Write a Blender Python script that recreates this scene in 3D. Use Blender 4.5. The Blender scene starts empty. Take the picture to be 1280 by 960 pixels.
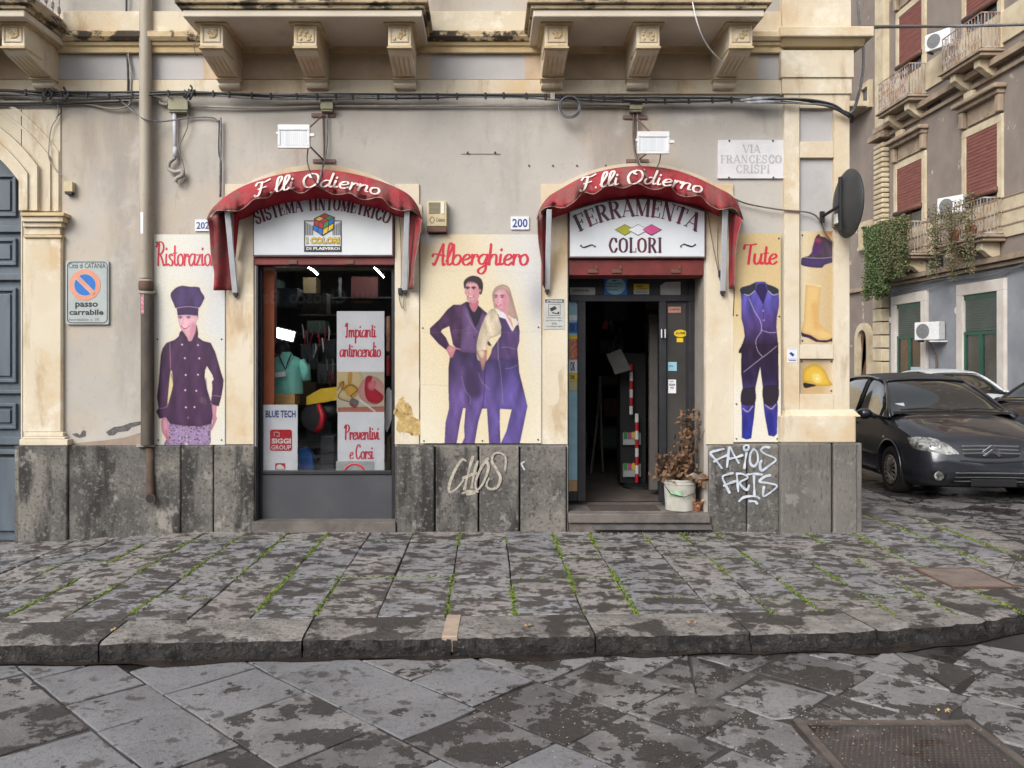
import bpy, bmesh, math, random
import numpy as np
from mathutils import Vector, Matrix
from mathutils.bvhtree import BVHTree
random.seed(7); qq = random.Random(5); rng = np.random.default_rng(5)
PI = math.pi
SC = bpy.context.scene; COL = SC.collection

# ---------------- camera, world, sun, exposure ----------------
F, CX, CY, D, H = 1050.0, 608.0, 452.0, 7.5, 1.51      # focal length in px of a 1280 wide frame, axis pixel, distance to facade, eye height
cam_d = bpy.data.cameras.new('camera'); cam = bpy.data.objects.new('camera', cam_d); COL.objects.link(cam)
cam.location = (0, -D, H); cam.rotation_euler = (PI/2, 0, 0)
cam_d.sensor_width = 36; cam_d.lens = 36*F/1280; cam_d.shift_x = (640-CX)/1280; cam_d.shift_y = -(480-CY)/1280
cam_d.clip_start = .05; cam_d.clip_end = 500
SC.camera = cam
world = bpy.data.worlds.new('World'); SC.world = world; world.use_nodes = True
wn = world.node_tree; bg = wn.nodes['Background']
sky = wn.nodes.new('ShaderNodeTexSky'); sky.sky_type = 'NISHITA'; sky.sun_disc = False
SUN_EL, SUN_AZ = math.radians(38), math.radians(215)     # azimuth clockwise from +Y: the sun stands behind the camera, a little to the left
sky.sun_elevation = SUN_EL; sky.sun_rotation = SUN_AZ
sky.air_density = 1.0; sky.dust_density = 4.0; sky.ozone_density = 1.0
hs = wn.nodes.new('ShaderNodeHueSaturation'); hs.inputs['Saturation'].default_value = .22
wn.links.new(sky.outputs[0], hs.inputs['Color']); wn.links.new(hs.outputs[0], bg.inputs[0]); bg.inputs[1].default_value = .15
sd = bpy.data.lights.new('sun', 'SUN'); sd.energy = 1.5; sd.angle = math.radians(40); sd.color = (1, .98, .95)
sun = bpy.data.objects.new('sun', sd); COL.objects.link(sun)
sdir = Vector((math.sin(SUN_AZ)*math.cos(SUN_EL), math.cos(SUN_AZ)*math.cos(SUN_EL), math.sin(SUN_EL)))
sun.rotation_euler = sdir.to_track_quat('Z', 'Y').to_euler(); sun.location = sdir*30
SC.view_settings.view_transform = 'Standard'; SC.view_settings.look = 'None'
SC.view_settings.exposure = 0.60; SC.view_settings.gamma = 1
SC.cycles.max_bounces = 6; SC.cycles.transparent_max_bounces = 8

# ---------------- helpers ----------------
def W(px, py, Y=0.0):
    z = D+Y
    return ((px-CX)*z/F, Y, H-(py-CY)*z/F)
def WX(px, Y=0.0): return (px-CX)*(D+Y)/F
def WZ(py, Y=0.0): return H-(py-CY)*(D+Y)/F
def lin1(c):
    c = c/255.0
    return c/12.92 if c <= .04045 else ((c+.055)/1.055)**2.4
def C(r, g, b, k=.8): return (lin1(r)*k, lin1(g)*k, lin1(b)*k)

def cr(pts, n=6, closed=False):
    """Catmull-Rom through 2-D or 3-D points"""
    if len(pts) < 3: return [tuple(p) for p in pts]
    P = [np.array(p, float) for p in pts]; out = []; N = len(P)
    for i in range(N if closed else N-1):
        p1, p2 = P[i], P[(i+1) % N]
        p0 = P[i-1] if (i > 0 or closed) else 2*p1-p2
        p3 = P[(i+2) % N] if (i+2 < N or closed) else 2*p2-p1
        for k in range(n):
            t = k/n
            out.append(tuple(.5*((2*p1)+(-p0+p2)*t+(2*p0-5*p1+4*p2-p3)*t*t+(-p0+3*p1-3*p2+p3)*t**3)))
    if not closed: out.append(tuple(P[-1]))
    return out

class MB:
    def __init__(s): s.v = []; s.f = []; s.m = []; s.cm = 0
    def add(s, vs, fs):
        b = len(s.v); s.v += [tuple(map(float, p)) for p in vs]
        for f in fs: s.f.append(tuple(b+i for i in f)); s.m.append(s.cm)
        return s
    def box(s, x0, x1, y0, y1, z0, z1):
        x0, x1 = sorted((x0, x1)); y0, y1 = sorted((y0, y1)); z0, z1 = sorted((z0, z1))
        return s.add([(x0,y0,z0),(x1,y0,z0),(x1,y1,z0),(x0,y1,z0),(x0,y0,z1),(x1,y0,z1),(x1,y1,z1),(x0,y1,z1)],
                     [(3,2,1,0),(4,5,6,7),(0,1,5,4),(1,2,6,5),(2,3,7,6),(3,0,4,7)])
    def pbox(s, a, b, c, d, y0, y1, Y=None):
        """box from photo pixels a..b, c..d read at depth Y (default the front y0)"""
        Y = y0 if Y is None else Y
        return s.box(WX(a, Y), WX(b, Y), y0, y1, WZ(c, Y), WZ(d, Y))
    def prism(s, poly, y0, y1):
        n = len(poly)
        ar = sum(poly[i][0]*poly[(i+1) % n][1]-poly[(i+1) % n][0]*poly[i][1] for i in range(n))
        if ar < 0: poly = poly[::-1]
        vs = [(p[0], y0, p[1]) for p in poly]+[(p[0], y1, p[1]) for p in poly]
        return s.add(vs, [tuple(range(n)), tuple(range(2*n-1, n-1, -1))]+[((i+1) % n, i, n+i, n+(i+1) % n) for i in range(n)])
    def prismx(s, poly, x0, x1):
        """poly in (y,z) swept along x"""
        n = len(poly)
        ar = sum(poly[i][0]*poly[(i+1) % n][1]-poly[(i+1) % n][0]*poly[i][1] for i in range(n))
        if ar < 0: poly = poly[::-1]
        vs = [(x0, p[0], p[1]) for p in poly]+[(x1, p[0], p[1]) for p in poly]
        return s.add(vs, [tuple(range(n-1, -1, -1)), tuple(range(n, 2*n))]+[(i, (i+1) % n, n+(i+1) % n, n+i) for i in range(n)])
    def slab(s, poly, z0, z1, ch=.006):
        """poly (x,y) with chamfered top"""
        n = len(poly)
        ar = sum(poly[i][0]*poly[(i+1) % n][1]-poly[(i+1) % n][0]*poly[i][1] for i in range(n))
        if ar < 0: poly = poly[::-1]
        cx = sum(p[0] for p in poly)/n; cy = sum(p[1] for p in poly)/n
        ins = []
        for p in poly:
            dx, dy = cx-p[0], cy-p[1]; l = math.hypot(dx, dy) or 1
            ins.append((p[0]+dx/l*ch*1.6, p[1]+dy/l*ch*1.6))
        vs = [(p[0], p[1], z0) for p in poly]+[(p[0], p[1], z1-ch) for p in poly]+[(p[0], p[1], z1) for p in ins]
        fs = [(i, (i+1) % n, n+(i+1) % n, n+i) for i in range(n)]+[(n+i, n+(i+1) % n, 2*n+(i+1) % n, 2*n+i) for i in range(n)]
        return s.add(vs, fs+[tuple(range(2*n, 3*n))])
    def tube(s, pts, r, n=8, closed=False):
        P = [Vector(p) for p in pts]; N = len(P); vs = []; fs = []
        up = Vector((.13, .31, .94))
        for i, p in enumerate(P):
            if closed: t = P[(i+1) % N]-P[i-1]
            else: t = P[min(i+1, N-1)]-P[max(i-1, 0)]
            if t.length < 1e-9: t = Vector((0, 0, 1))
            t.normalize(); u = up-t*up.dot(t)
            if u.length < .05: u = Vector((1, 0, 0))-t*t.x
            u.normalize(); up = u; w = t.cross(u)
            rr = r[i] if isinstance(r, (list, tuple)) else r
            for k in range(n):
                a = 2*PI*k/n; vs.append(p+u*rr*math.cos(a)+w*rr*math.sin(a))
        for i in range(N if closed else N-1):
            j = (i+1) % N
            for k in range(n):
                l = (k+1) % n; fs.append((i*n+k, j*n+k, j*n+l, i*n+l))
        if not closed: fs += [tuple(range(n)), tuple(range(N*n-1, (N-1)*n-1, -1))]
        return s.add(vs, fs)
    def lathe(s, prof, o=(0, 0, 0), ax='z', n=20, sx=1, sy=1):
        vs = []; fs = []
        for r, h in prof:
            for k in range(n):
                a = 2*PI*k/n; c, q = r*math.cos(a)*sx, r*math.sin(a)*sy
                p = {'z': (c, q, h), 'y': (c, h, q), 'x': (h, c, q)}[ax]
                vs.append((p[0]+o[0], p[1]+o[1], p[2]+o[2]))
        for i in range(len(prof)-1):
            for k in range(n):
                l = (k+1) % n; fs.append((i*n+k, i*n+l, (i+1)*n+l, (i+1)*n+k))
        fs += [tuple(range(n))[::-1], tuple(range((len(prof)-1)*n, len(prof)*n))]
        return s.add(vs, fs)
    def grid(s, G, closed=False):
        n, m = len(G), len(G[0]); vs = [p for r in G for p in r]
        fs = [(i*m+j, i*m+(j+1) % m, (i+1)*m+(j+1) % m, (i+1)*m+j) for i in range(n-1) for j in range(m if closed else m-1)]
        return s.add(vs, fs)
    def rot(s, ax, ang, o, start=0):
        R = Matrix.Rotation(ang, 3, ax); o = Vector(o)
        for i in range(start, len(s.v)): s.v[i] = tuple(R @ (Vector(s.v[i])-o)+o)
        return s

WM = {}
def wmat(p): return WM.get(p.name, Matrix.Identity(4))
def obj(name, mb, mats, parent=None, smooth=False, bevel=0, local=False, angle=None, seg=2):
    me = bpy.data.meshes.new(name); me.from_pydata(mb.v, [], mb.f)
    if not isinstance(mats, (list, tuple)): mats = [mats]
    for m in mats: me.materials.append(m)
    if len(mats) > 1: me.polygons.foreach_set('material_index', mb.m)
    if smooth: me.polygons.foreach_set('use_smooth', [True]*len(me.polygons))
    if smooth and angle: me.set_sharp_from_angle(angle=math.radians(angle))
    me.update()
    o = bpy.data.objects.new(name, me); COL.objects.link(o)
    if bevel:
        b = o.modifiers.new('bevel', 'BEVEL'); b.width = bevel; b.segments = seg; b.limit_method = 'ANGLE'; b.angle_limit = math.radians(40)
    if parent: put(o, parent, local)
    return o
def put(o, parent, local=False):
    o.parent = parent
    if not local: o.matrix_parent_inverse = wmat(parent).inverted()
    if local: pass
def thing(name, label, cat, loc=(0, 0, 0), group=None, rotz=0, kind=None):
    o = bpy.data.objects.new(name, None); COL.objects.link(o); o.location = loc; o.rotation_euler = (0, 0, rotz)
    WM[o.name] = Matrix.Translation(loc) @ Matrix.Rotation(rotz, 4, 'Z')
    return tag(o, label, cat, group, kind)
def tag(o, label, cat, group=None, kind=None):
    if label: o['label'] = label
    if cat: o['category'] = cat
    if group: o['group'] = group
    if kind: o['kind'] = kind
    return o
def copy_tree(o, parent=None):
    c = o.copy(); COL.objects.link(c)
    if parent is not None: c.parent = parent
    for ch in [x for x in COL.objects if x.parent == o]: copy_tree(ch, c)
    return c

# ---------------- materials ----------------
def node(nt, t, **kw):
    n = nt.nodes.new(t)
    for k, v in kw.items():
        if hasattr(n, k): setattr(n, k, v)
        else: n.inputs[k].default_value = v
    return n
MATS = {}
def M(name, c1, c2=None, sc=3.0, rough=.8, bump=0., bsc=60., stains=(), metal=0., str3=(1, 1, 1), coat=0., emis=0., r2=None, spec=.5, attr=None, det=6, bdist=.01, rnd=False, fade=0.):
    """procedural material: two tones by noise, optional stain layers (colour, scale, low, high, strength, stretch, roughness)"""
    if name in MATS: return MATS[name]
    m = bpy.data.materials.new(name); m.use_nodes = True; nt = m.node_tree; L = nt.links.new
    b = nt.nodes['Principled BSDF']
    g = node(nt, 'ShaderNodeNewGeometry'); POS = g.outputs['Position']
    if rnd:
        oi = node(nt, 'ShaderNodeObjectInfo'); ml = node(nt, 'ShaderNodeMath', operation='MULTIPLY'); ml.inputs[1].default_value = 83.; L(oi.outputs['Random'], ml.inputs[0])
        va = node(nt, 'ShaderNodeVectorMath', operation='ADD'); L(POS, va.inputs[0]); L(ml.outputs[0], va.inputs[1]); POS = va.outputs[0]
    def noise(scale, st, detail=det, ro=.6, off=0):
        mp = node(nt, 'ShaderNodeMapping'); mp.inputs['Scale'].default_value = st; mp.inputs['Location'].default_value = (off, off*.7, off*1.3)
        L(POS, mp.inputs['Vector'])
        n = node(nt, 'ShaderNodeTexNoise'); n.inputs['Scale'].default_value = scale; n.inputs['Detail'].default_value = detail; n.inputs['Roughness'].default_value = ro
        L(mp.outputs[0], n.inputs['Vector']); return n.outputs['Fac']
    def ramp(f, lo, hi):
        r = node(nt, 'ShaderNodeMapRange'); r.inputs['From Min'].default_value = lo; r.inputs['From Max'].default_value = hi
        r.interpolation_type = 'SMOOTHSTEP'; L(f, r.inputs['Value']); return r.outputs[0]
    def mix(f, a, bb):
        x = node(nt, 'ShaderNodeMix', data_type='RGBA')
        if isinstance(f, (float, int)): x.inputs[0].default_value = f
        else: L(f, x.inputs[0])
        for k, q in ((6, a), (7, bb)):
            if isinstance(q, tuple): x.inputs[k].default_value = (*q[:3], 1)
            else: L(q, x.inputs[k])
        return x.outputs[2]
    col = tuple(c1); rsock = None
    if attr:
        a = node(nt, 'ShaderNodeAttribute'); a.attribute_name = attr; col = a.outputs['Color']
    if c2 is not None:
        col = mix(ramp(noise(sc, str3), .32, .68), col, tuple(c2))
    ro = rough
    for i, s_ in enumerate(stains):
        sc_, lo, hi, st = s_[1:5]; stv = s_[5] if len(s_) > 5 and s_[5] else (1, 1, 1); rr = s_[6] if len(s_) > 6 else None
        f = ramp(noise(sc_, stv, 10, .66, 3.1*(i+1)), lo, hi)
        mm = node(nt, 'ShaderNodeMath', operation='MULTIPLY'); mm.inputs[1].default_value = st; L(f, mm.inputs[0])
        col = mix(mm.outputs[0], col, tuple(s_[0]))
        if rr is not None:
            x = node(nt, 'ShaderNodeMix', data_type='FLOAT'); L(mm.outputs[0], x.inputs[0])
            if rsock is None: x.inputs[2].default_value = ro
            else: L(rsock, x.inputs[2])
            x.inputs[3].default_value = rr; rsock = x.outputs[0]
    if isinstance(col, tuple): b.inputs['Base Color'].default_value = (*col, 1)
    else: L(col, b.inputs['Base Color'])
    if rsock is None: b.inputs['Roughness'].default_value = ro
    else: L(rsock, b.inputs['Roughness'])
    b.inputs['Metallic'].default_value = metal; b.inputs['Specular IOR Level'].default_value = spec
    if coat: b.inputs['Coat Weight'].default_value = coat; b.inputs['Coat Roughness'].default_value = .05
    if bump:
        bp = node(nt, 'ShaderNodeBump'); bp.inputs['Strength'].default_value = bump; bp.inputs['Distance'].default_value = bdist
        L(noise(bsc, str3, 8, .65, 9), bp.inputs['Height']); L(bp.outputs[0], b.inputs['Normal'])
    if emis:
        b.inputs['Emission Strength'].default_value = emis
        if isinstance(col, tuple): b.inputs['Emission Color'].default_value = (*col, 1)
        else: L(col, b.inputs['Emission Color'])
    if fade:      # worn paint: small bare spots where the surface behind shows
        lo = 1-fade; mp = ramp(noise(70, (1, 1, 1), 8, .7, 21), lo-.12, lo+.06); iv = node(nt, 'ShaderNodeMath', operation='SUBTRACT'); iv.inputs[0].default_value = 1.; L(mp, iv.inputs[1]); L(iv.outputs[0], b.inputs['Alpha'])
    MATS[name] = m; return m
def glass_mat(name, ior=1.9, tint=(1, 1, 1)):
    m = bpy.data.materials.new(name); m.use_nodes = True; nt = m.node_tree; nt.nodes.clear(); L = nt.links.new
    o = node(nt, 'ShaderNodeOutputMaterial'); mx = node(nt, 'ShaderNodeMixShader'); t = node(nt, 'ShaderNodeBsdfTransparent'); g = node(nt, 'ShaderNodeBsdfGlossy')
    t.inputs[0].default_value = (*tint, 1); g.inputs['Roughness'].default_value = .015
    f = node(nt, 'ShaderNodeFresnel'); f.inputs['IOR'].default_value = ior
    L(f.outputs[0], mx.inputs[0]); L(t.outputs[0], mx.inputs[1]); L(g.outputs[0], mx.inputs[2]); L(mx.outputs[0], o.inputs[0])
    return m

grime = C(70, 60, 50)
STUCCO = M('grey_stucco', C(178, 173, 165), C(192, 186, 177), .9, .92, .25, 45, bdist=.004, stains=[(C(198, 180, 158), .7, .47, .66, .6), (C(146, 138, 130), 1.1, .50, .68, .55, (1.5, 1, .4)), (C(160, 128, 100), 1.7, .62, .74, .5, (1.6, 1, .35)), (C(204, 199, 195), 2.2, .54, .70, .5), (C(120, 110, 102), 6, .60, .74, .4, (1, 1, .3)), (C(150, 143, 138), 26, .56, .70, .3)])
STUCCO2 = M('grey_panel', C(180, 177, 176), C(192, 188, 186), 1.4, .92, .2, 45, bdist=.004, stains=[(C(150, 140, 130), 3, .55, .8, .4)])
CREAM = M('cream_plaster', C(214, 200, 174), C(222, 211, 190), 1.5, .9, .5, 40, bdist=.004, stains=[(C(204, 172, 126), 1.3, .47, .66, .65), (C(172, 146, 112), 4, .53, .68, .55, (1.4, 1, .35)), (C(140, 124, 108), 2.2, .60, .74, .5, (1.5, 1, .3)), (C(238, 230, 214), 2.6, .56, .68, .6), (C(150, 128, 100), 38, .64, .74, .45)])
CREAM_DK = M('weathered_stone_trim', C(214, 192, 150), C(190, 165, 122), 2.2, .92, .5, 30, bdist=.006, stains=[(C(140, 112, 78), 5, .52, .72, .5, (1, 1, .5)), (C(60, 50, 42), 7, .64, .74, .5)])
SLABM = M('balcony_slab_stone', C(196, 178, 145), C(160, 142, 112), 3, .93, .6, 28, bdist=.008, stains=[(C(38, 33, 30), 4.5, .50, .60, .9, (1, 1, 2.2)), (C(120, 96, 66), 8, .55, .7, .5)])
LEDGE = M('mossy_ledge_stone', C(214, 194, 160), C(186, 160, 120), 4, .93, .6, 28, bdist=.008, stains=[(C(40, 32, 26), 3.2, .50, .56, .93, (1, 1, 1.5)), (C(120, 76, 40), 9, .58, .7, .6)])
SOFFIT = M('balcony_soffit', C(226, 216, 198), C(206, 194, 174), 1.4, .93, .2, 40, bdist=.004, stains=[(C(118, 100, 78), 2, .55, .75, .5)])
LAVA = M('lava_stone_plinth', C(98, 95, 92), C(78, 76, 73), 2.2, .9, .8, 60, bdist=.006, rnd=True, stains=[(C(134, 128, 120), 1.8, .44, .62, .8, (1, 1, .7)), (C(40, 38, 36), 1.9, .50, .62, .9, (1.5, 1, .35)), (C(150, 146, 139), 26, .54, .64, .5), (C(38, 36, 34), 36, .53, .62, .6), (C(168, 162, 154), 5, .58, .66, .6, (1, 1, .6)), (C(132, 112, 90), 2, .62, .76, .45)])
LAVA_L = M('pale_lava_plinth', C(124, 119, 113), C(102, 99, 95), 2.2, .9, .8, 70, bdist=.006, rnd=True, stains=[(C(138, 130, 122), 2.1, .52, .72, .7), (C(52, 48, 46), 1.9, .58, .70, .8, (1.3, 1, .3)), (C(150, 144, 138), 40, .55, .65, .4, (1, 1, .3)), (C(56, 52, 50), 44, .55, .64, .5, (1, 1, .3)), (C(160, 154, 148), 6, .58, .66, .5)])
STEPM = M('worn_step_stone', C(118, 110, 104), C(88, 83, 80), 5, .85, .5, 40, bdist=.004, stains=[(C(58, 54, 52), 8, .55, .7, .5)])
PAVE = [M('paving_slab_%s' % n, c1, c2, 2.2, .72, .9, 60, bdist=.004, rnd=True, stains=[(C(158, 153, 148), 7, .56, .72, .5), (C(56, 52, 50), 5.6, .51, .535, .9, (1, 1.2, 1), .42), (C(64, 58, 55), 15, .54, .565, .85, (1, 1.3, 1), .45), (C(108, 74, 52), 1.1, .66, .74, .3), (C(84, 78, 74), 50, .52, .62, .45), (C(160, 156, 152), 34, .60, .68, .4)])
        for n, c1, c2 in (('grey', C(150, 148, 148), C(128, 126, 127)), ('warm', C(154, 149, 146), C(132, 127, 125)), ('cool', C(144, 144, 147), C(124, 124, 128)))]
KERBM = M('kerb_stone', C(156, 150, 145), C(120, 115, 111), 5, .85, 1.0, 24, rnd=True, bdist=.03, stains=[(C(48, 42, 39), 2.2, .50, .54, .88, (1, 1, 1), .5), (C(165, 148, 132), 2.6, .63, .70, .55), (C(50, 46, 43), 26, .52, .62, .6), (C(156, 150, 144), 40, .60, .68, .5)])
ROADS = [M('road_stone_%s' % n, c1, c2, 2, .5, 1.0, 80, bdist=.006, rnd=True, stains=[(C(146, 142, 139), 5, .56, .72, .5), (C(52, 49, 48), w_*1.8, lo, lo+.02, .9, (1, 1, 1), .16), (C(66, 60, 57), 9, .58, .60, .7, (1, 1, 1), .3), (C(82, 79, 78), 40, .52, .62, .5), (C(182, 178, 174), 56, .62, .70, .5)])
         for n, c1, c2, w_, lo in (('smooth', C(138, 138, 141), C(120, 120, 123), 1.9, .625), ('grey', C(144, 142, 142), C(120, 118, 118), 2.1, .53), ('wet', C(122, 119, 119), C(98, 95, 95), 1.4, .48), ('worn', C(142, 139, 138), C(88, 85, 84), 3.6, .50))]
SOIL = M('dark_joint_soil', C(46, 43, 38), C(32, 30, 28), 14, .95, .6, 60)
ASPH = M('wet_patched_road', C(72, 69, 68), C(50, 47, 46), 2.4, .55, 1.0, 90, bdist=.006, stains=[(C(110, 107, 106), 4, .56, .7, .6), (C(40, 35, 33), 1.1, .48, .52, .9, (1, 1, 1), .13), (C(150, 148, 146), 80, .66, .72, .6)])
ROADFAR = M('street_surface', C(98, 96, 97), C(80, 78, 78), 1.3, .6, .5, 40, bdist=.006, stains=[(C(50, 47, 46), .7, .50, .54, .9, (1, 1, 1), .25), (C(120, 118, 118), 3, .58, .7, .5)])
MOSS = M('bright_moss', C(124, 142, 54), C(86, 106, 38), 30, .9)
RUST = M('rusty_iron', C(104, 78, 60), C(78, 60, 48), 8, .8, .4, 60, stains=[(C(128, 84, 56), 14, .55, .7, .6)])
IRON = M('dark_cast_iron_pipe', C(92, 82, 72), C(70, 62, 56), 12, .75, .5, 60, str3=(1, 1, .3), bdist=.004)
PIPE = M('beige_painted_pipe', C(178, 168, 152), C(160, 150, 134), 5, .6, .1, 40, str3=(1, 1, .3), bdist=.003, stains=[(C(120, 105, 88), 9, .62, .74, .5)])
PLAST = M('grey_conduit', C(170, 164, 155), C(150, 143, 134), 12, .6)
BLACKC = M('black_cable', C(38, 38, 40), C(58, 58, 60), 30, .6)
GREYC = M('grey_cable', C(128, 128, 130), C(100, 100, 102), 30, .6)
BROWNC = M('brown_cable', C(90, 72, 64), C(120, 104, 92), 20, .7)
WHITEM = M('white_enamel', C(232, 232, 232), C(218, 218, 218), 12, .45, stains=[(C(170, 164, 155), 16, .62, .78, .3)])
WHITEP = M('white_board', C(232, 234, 238), C(220, 223, 230), 6, .5)
SIGNW = M('backlit_sign_acrylic', C(212, 217, 222), C(226, 229, 230), 1.7, .35, stains=[(C(150, 148, 145), 4, .62, .78, .4)])
MARBLE = M('street_name_marble', C(226, 224, 225), C(212, 210, 212), 5, .6, .15, 50, stains=[(C(150, 130, 110), 10, .66, .76, .4)])
MAROON = M('maroon_shutter_paint', C(128, 52, 48), C(104, 42, 40), 6, .6, .1, 40, stains=[(C(60, 34, 32), 12, .6, .72, .5)])
DKFRAME = M('anthracite_aluminium', C(60, 60, 64), C(50, 50, 54), 6, .4, metal=.3)
KICK = M('grey_kick_panel', C(84, 84, 88), C(74, 74, 79), 2.2, .5, .05, 60, metal=.2, stains=[(C(112, 110, 110), 6, .66, .76, .4), (C(56, 54, 54), 3, .6, .75, .4, (1, 1, .4))])
BLACKM = M('black_matt', C(28, 28, 30), C(22, 22, 24), 6, .6)
DKROOM = M('dark_interior', C(92, 88, 84), C(64, 62, 62), 2, .8)
FLOORM = M('shop_floor_tiles', C(112, 102, 96), C(90, 83, 79), 4, .4)
GATEW = M('blue_grey_gate_paint', C(96, 108, 118), C(80, 90, 100), 5, .55, .2, 40, str3=(1, 1, .2), bdist=.003, stains=[(C(62, 68, 76), 7, .58, .74, .5, (1, 1, .3)), (C(138, 144, 150), 22, .68, .76, .4)])
REDF = M('red_awning_fabric', C(168, 52, 60), C(146, 44, 52), 5, .85, .5, 26, bdist=.02, stains=[(C(128, 86, 80), 3.4, .44, .60, .85), (C(186, 104, 104), 8, .56, .70, .5), (C(92, 60, 56), 14, .60, .74, .6), (C(150, 60, 64), 160, .5, .6, .3)])
REDF2 = M('red_awning_lining', C(186, 18, 42), C(150, 12, 34), 5, .75, .25, 22, bdist=.01, stains=[(C(110, 30, 36), 6, .6, .75, .4)])
SEAM = M('pale_awning_piping', C(190, 160, 144), C(150, 116, 106), 14, .8)
ALU = M('white_aluminium_arm', C(206, 208, 212), C(190, 192, 198), 8, .45, metal=.1)
GRAF = M('white_spray_paint', C(216, 222, 230), C(176, 184, 196), 22, .8, fade=.22)
GRAF2 = M('cream_spray_paint', C(196, 188, 172), C(150, 142, 130), 30, .8, fade=.24)
REDINK = M('red_print', C(212, 40, 66), C(200, 34, 60), 10, .5)
WHINK = M('white_print', C(240, 226, 218), C(222, 206, 200), 10, .7, fade=.10)
MARINK = M('maroon_print', C(112, 32, 54), C(56, 32, 56), 9, .45, str3=(1, 1, .3))
BLKINK = M('black_print', C(34, 34, 38), C(44, 44, 48), 10, .5)
BLUINK = M('blue_print', C(36, 62, 140), C(30, 56, 130), 10, .5)
GRYINK = M('engraved_letter_grey', C(190, 185, 183), C(178, 172, 170), 10, .8)  # even grey of the plaque letters
BLUSIGN = M('blue_sign_paint', C(24, 110, 196), C(20, 100, 186), 10, .45)
ORSIGN = M('faded_orange_sign_paint', C(226, 150, 120), C(216, 138, 110), 10, .45)
GREYSIGN = M('grey_sign_plate', C(176, 184, 182), C(164, 172, 170), 8, .45)
REDP = M('red_plastic', C(196, 28, 44), C(180, 24, 40), 10, .45)
YELP = M('yellow_plastic', C(236, 200, 40), C(224, 186, 30), 10, .45)
GRNP = M('green_plastic', C(60, 150, 70), C(50, 136, 60), 10, .45)
PINKP = M('pink_print', C(206, 80, 140), C(196, 70, 130), 10, .45)
OLIVE = M('olive_print', C(168, 168, 40), C(158, 158, 30), 10, .45)
TURQ = M('turquoise_cloth', C(150, 226, 210), C(120, 206, 190), 8, .9, .3, 14)
SKYB = M('pale_blue_print', C(160, 200, 214), C(140, 184, 200), 8, .5)
BEIGEP = M('beige_plastic', C(206, 190, 150), C(190, 174, 136), 8, .5)
BROWNP = M('brown_plastic', C(110, 70, 56), C(96, 62, 50), 8, .6)
ORWALL = M('orange_brown_board', C(176, 92, 56), C(160, 84, 50), 4, .7)
TUBEM = M('lit_tube', (1, 1, 1), None, emis=160)
SCRM = M('lit_screen', (.9, .97, 1), None, emis=9)
GLASS = glass_mat('shop_glass', 2.3)
PRINT = M('poster_print', (1, 1, 1), None, rough=.35, attr='Col', stains=[(C(206, 190, 160), 3, .62, .8, .25), (C(235, 232, 228), 12, .68, .78, .25)])
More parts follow.
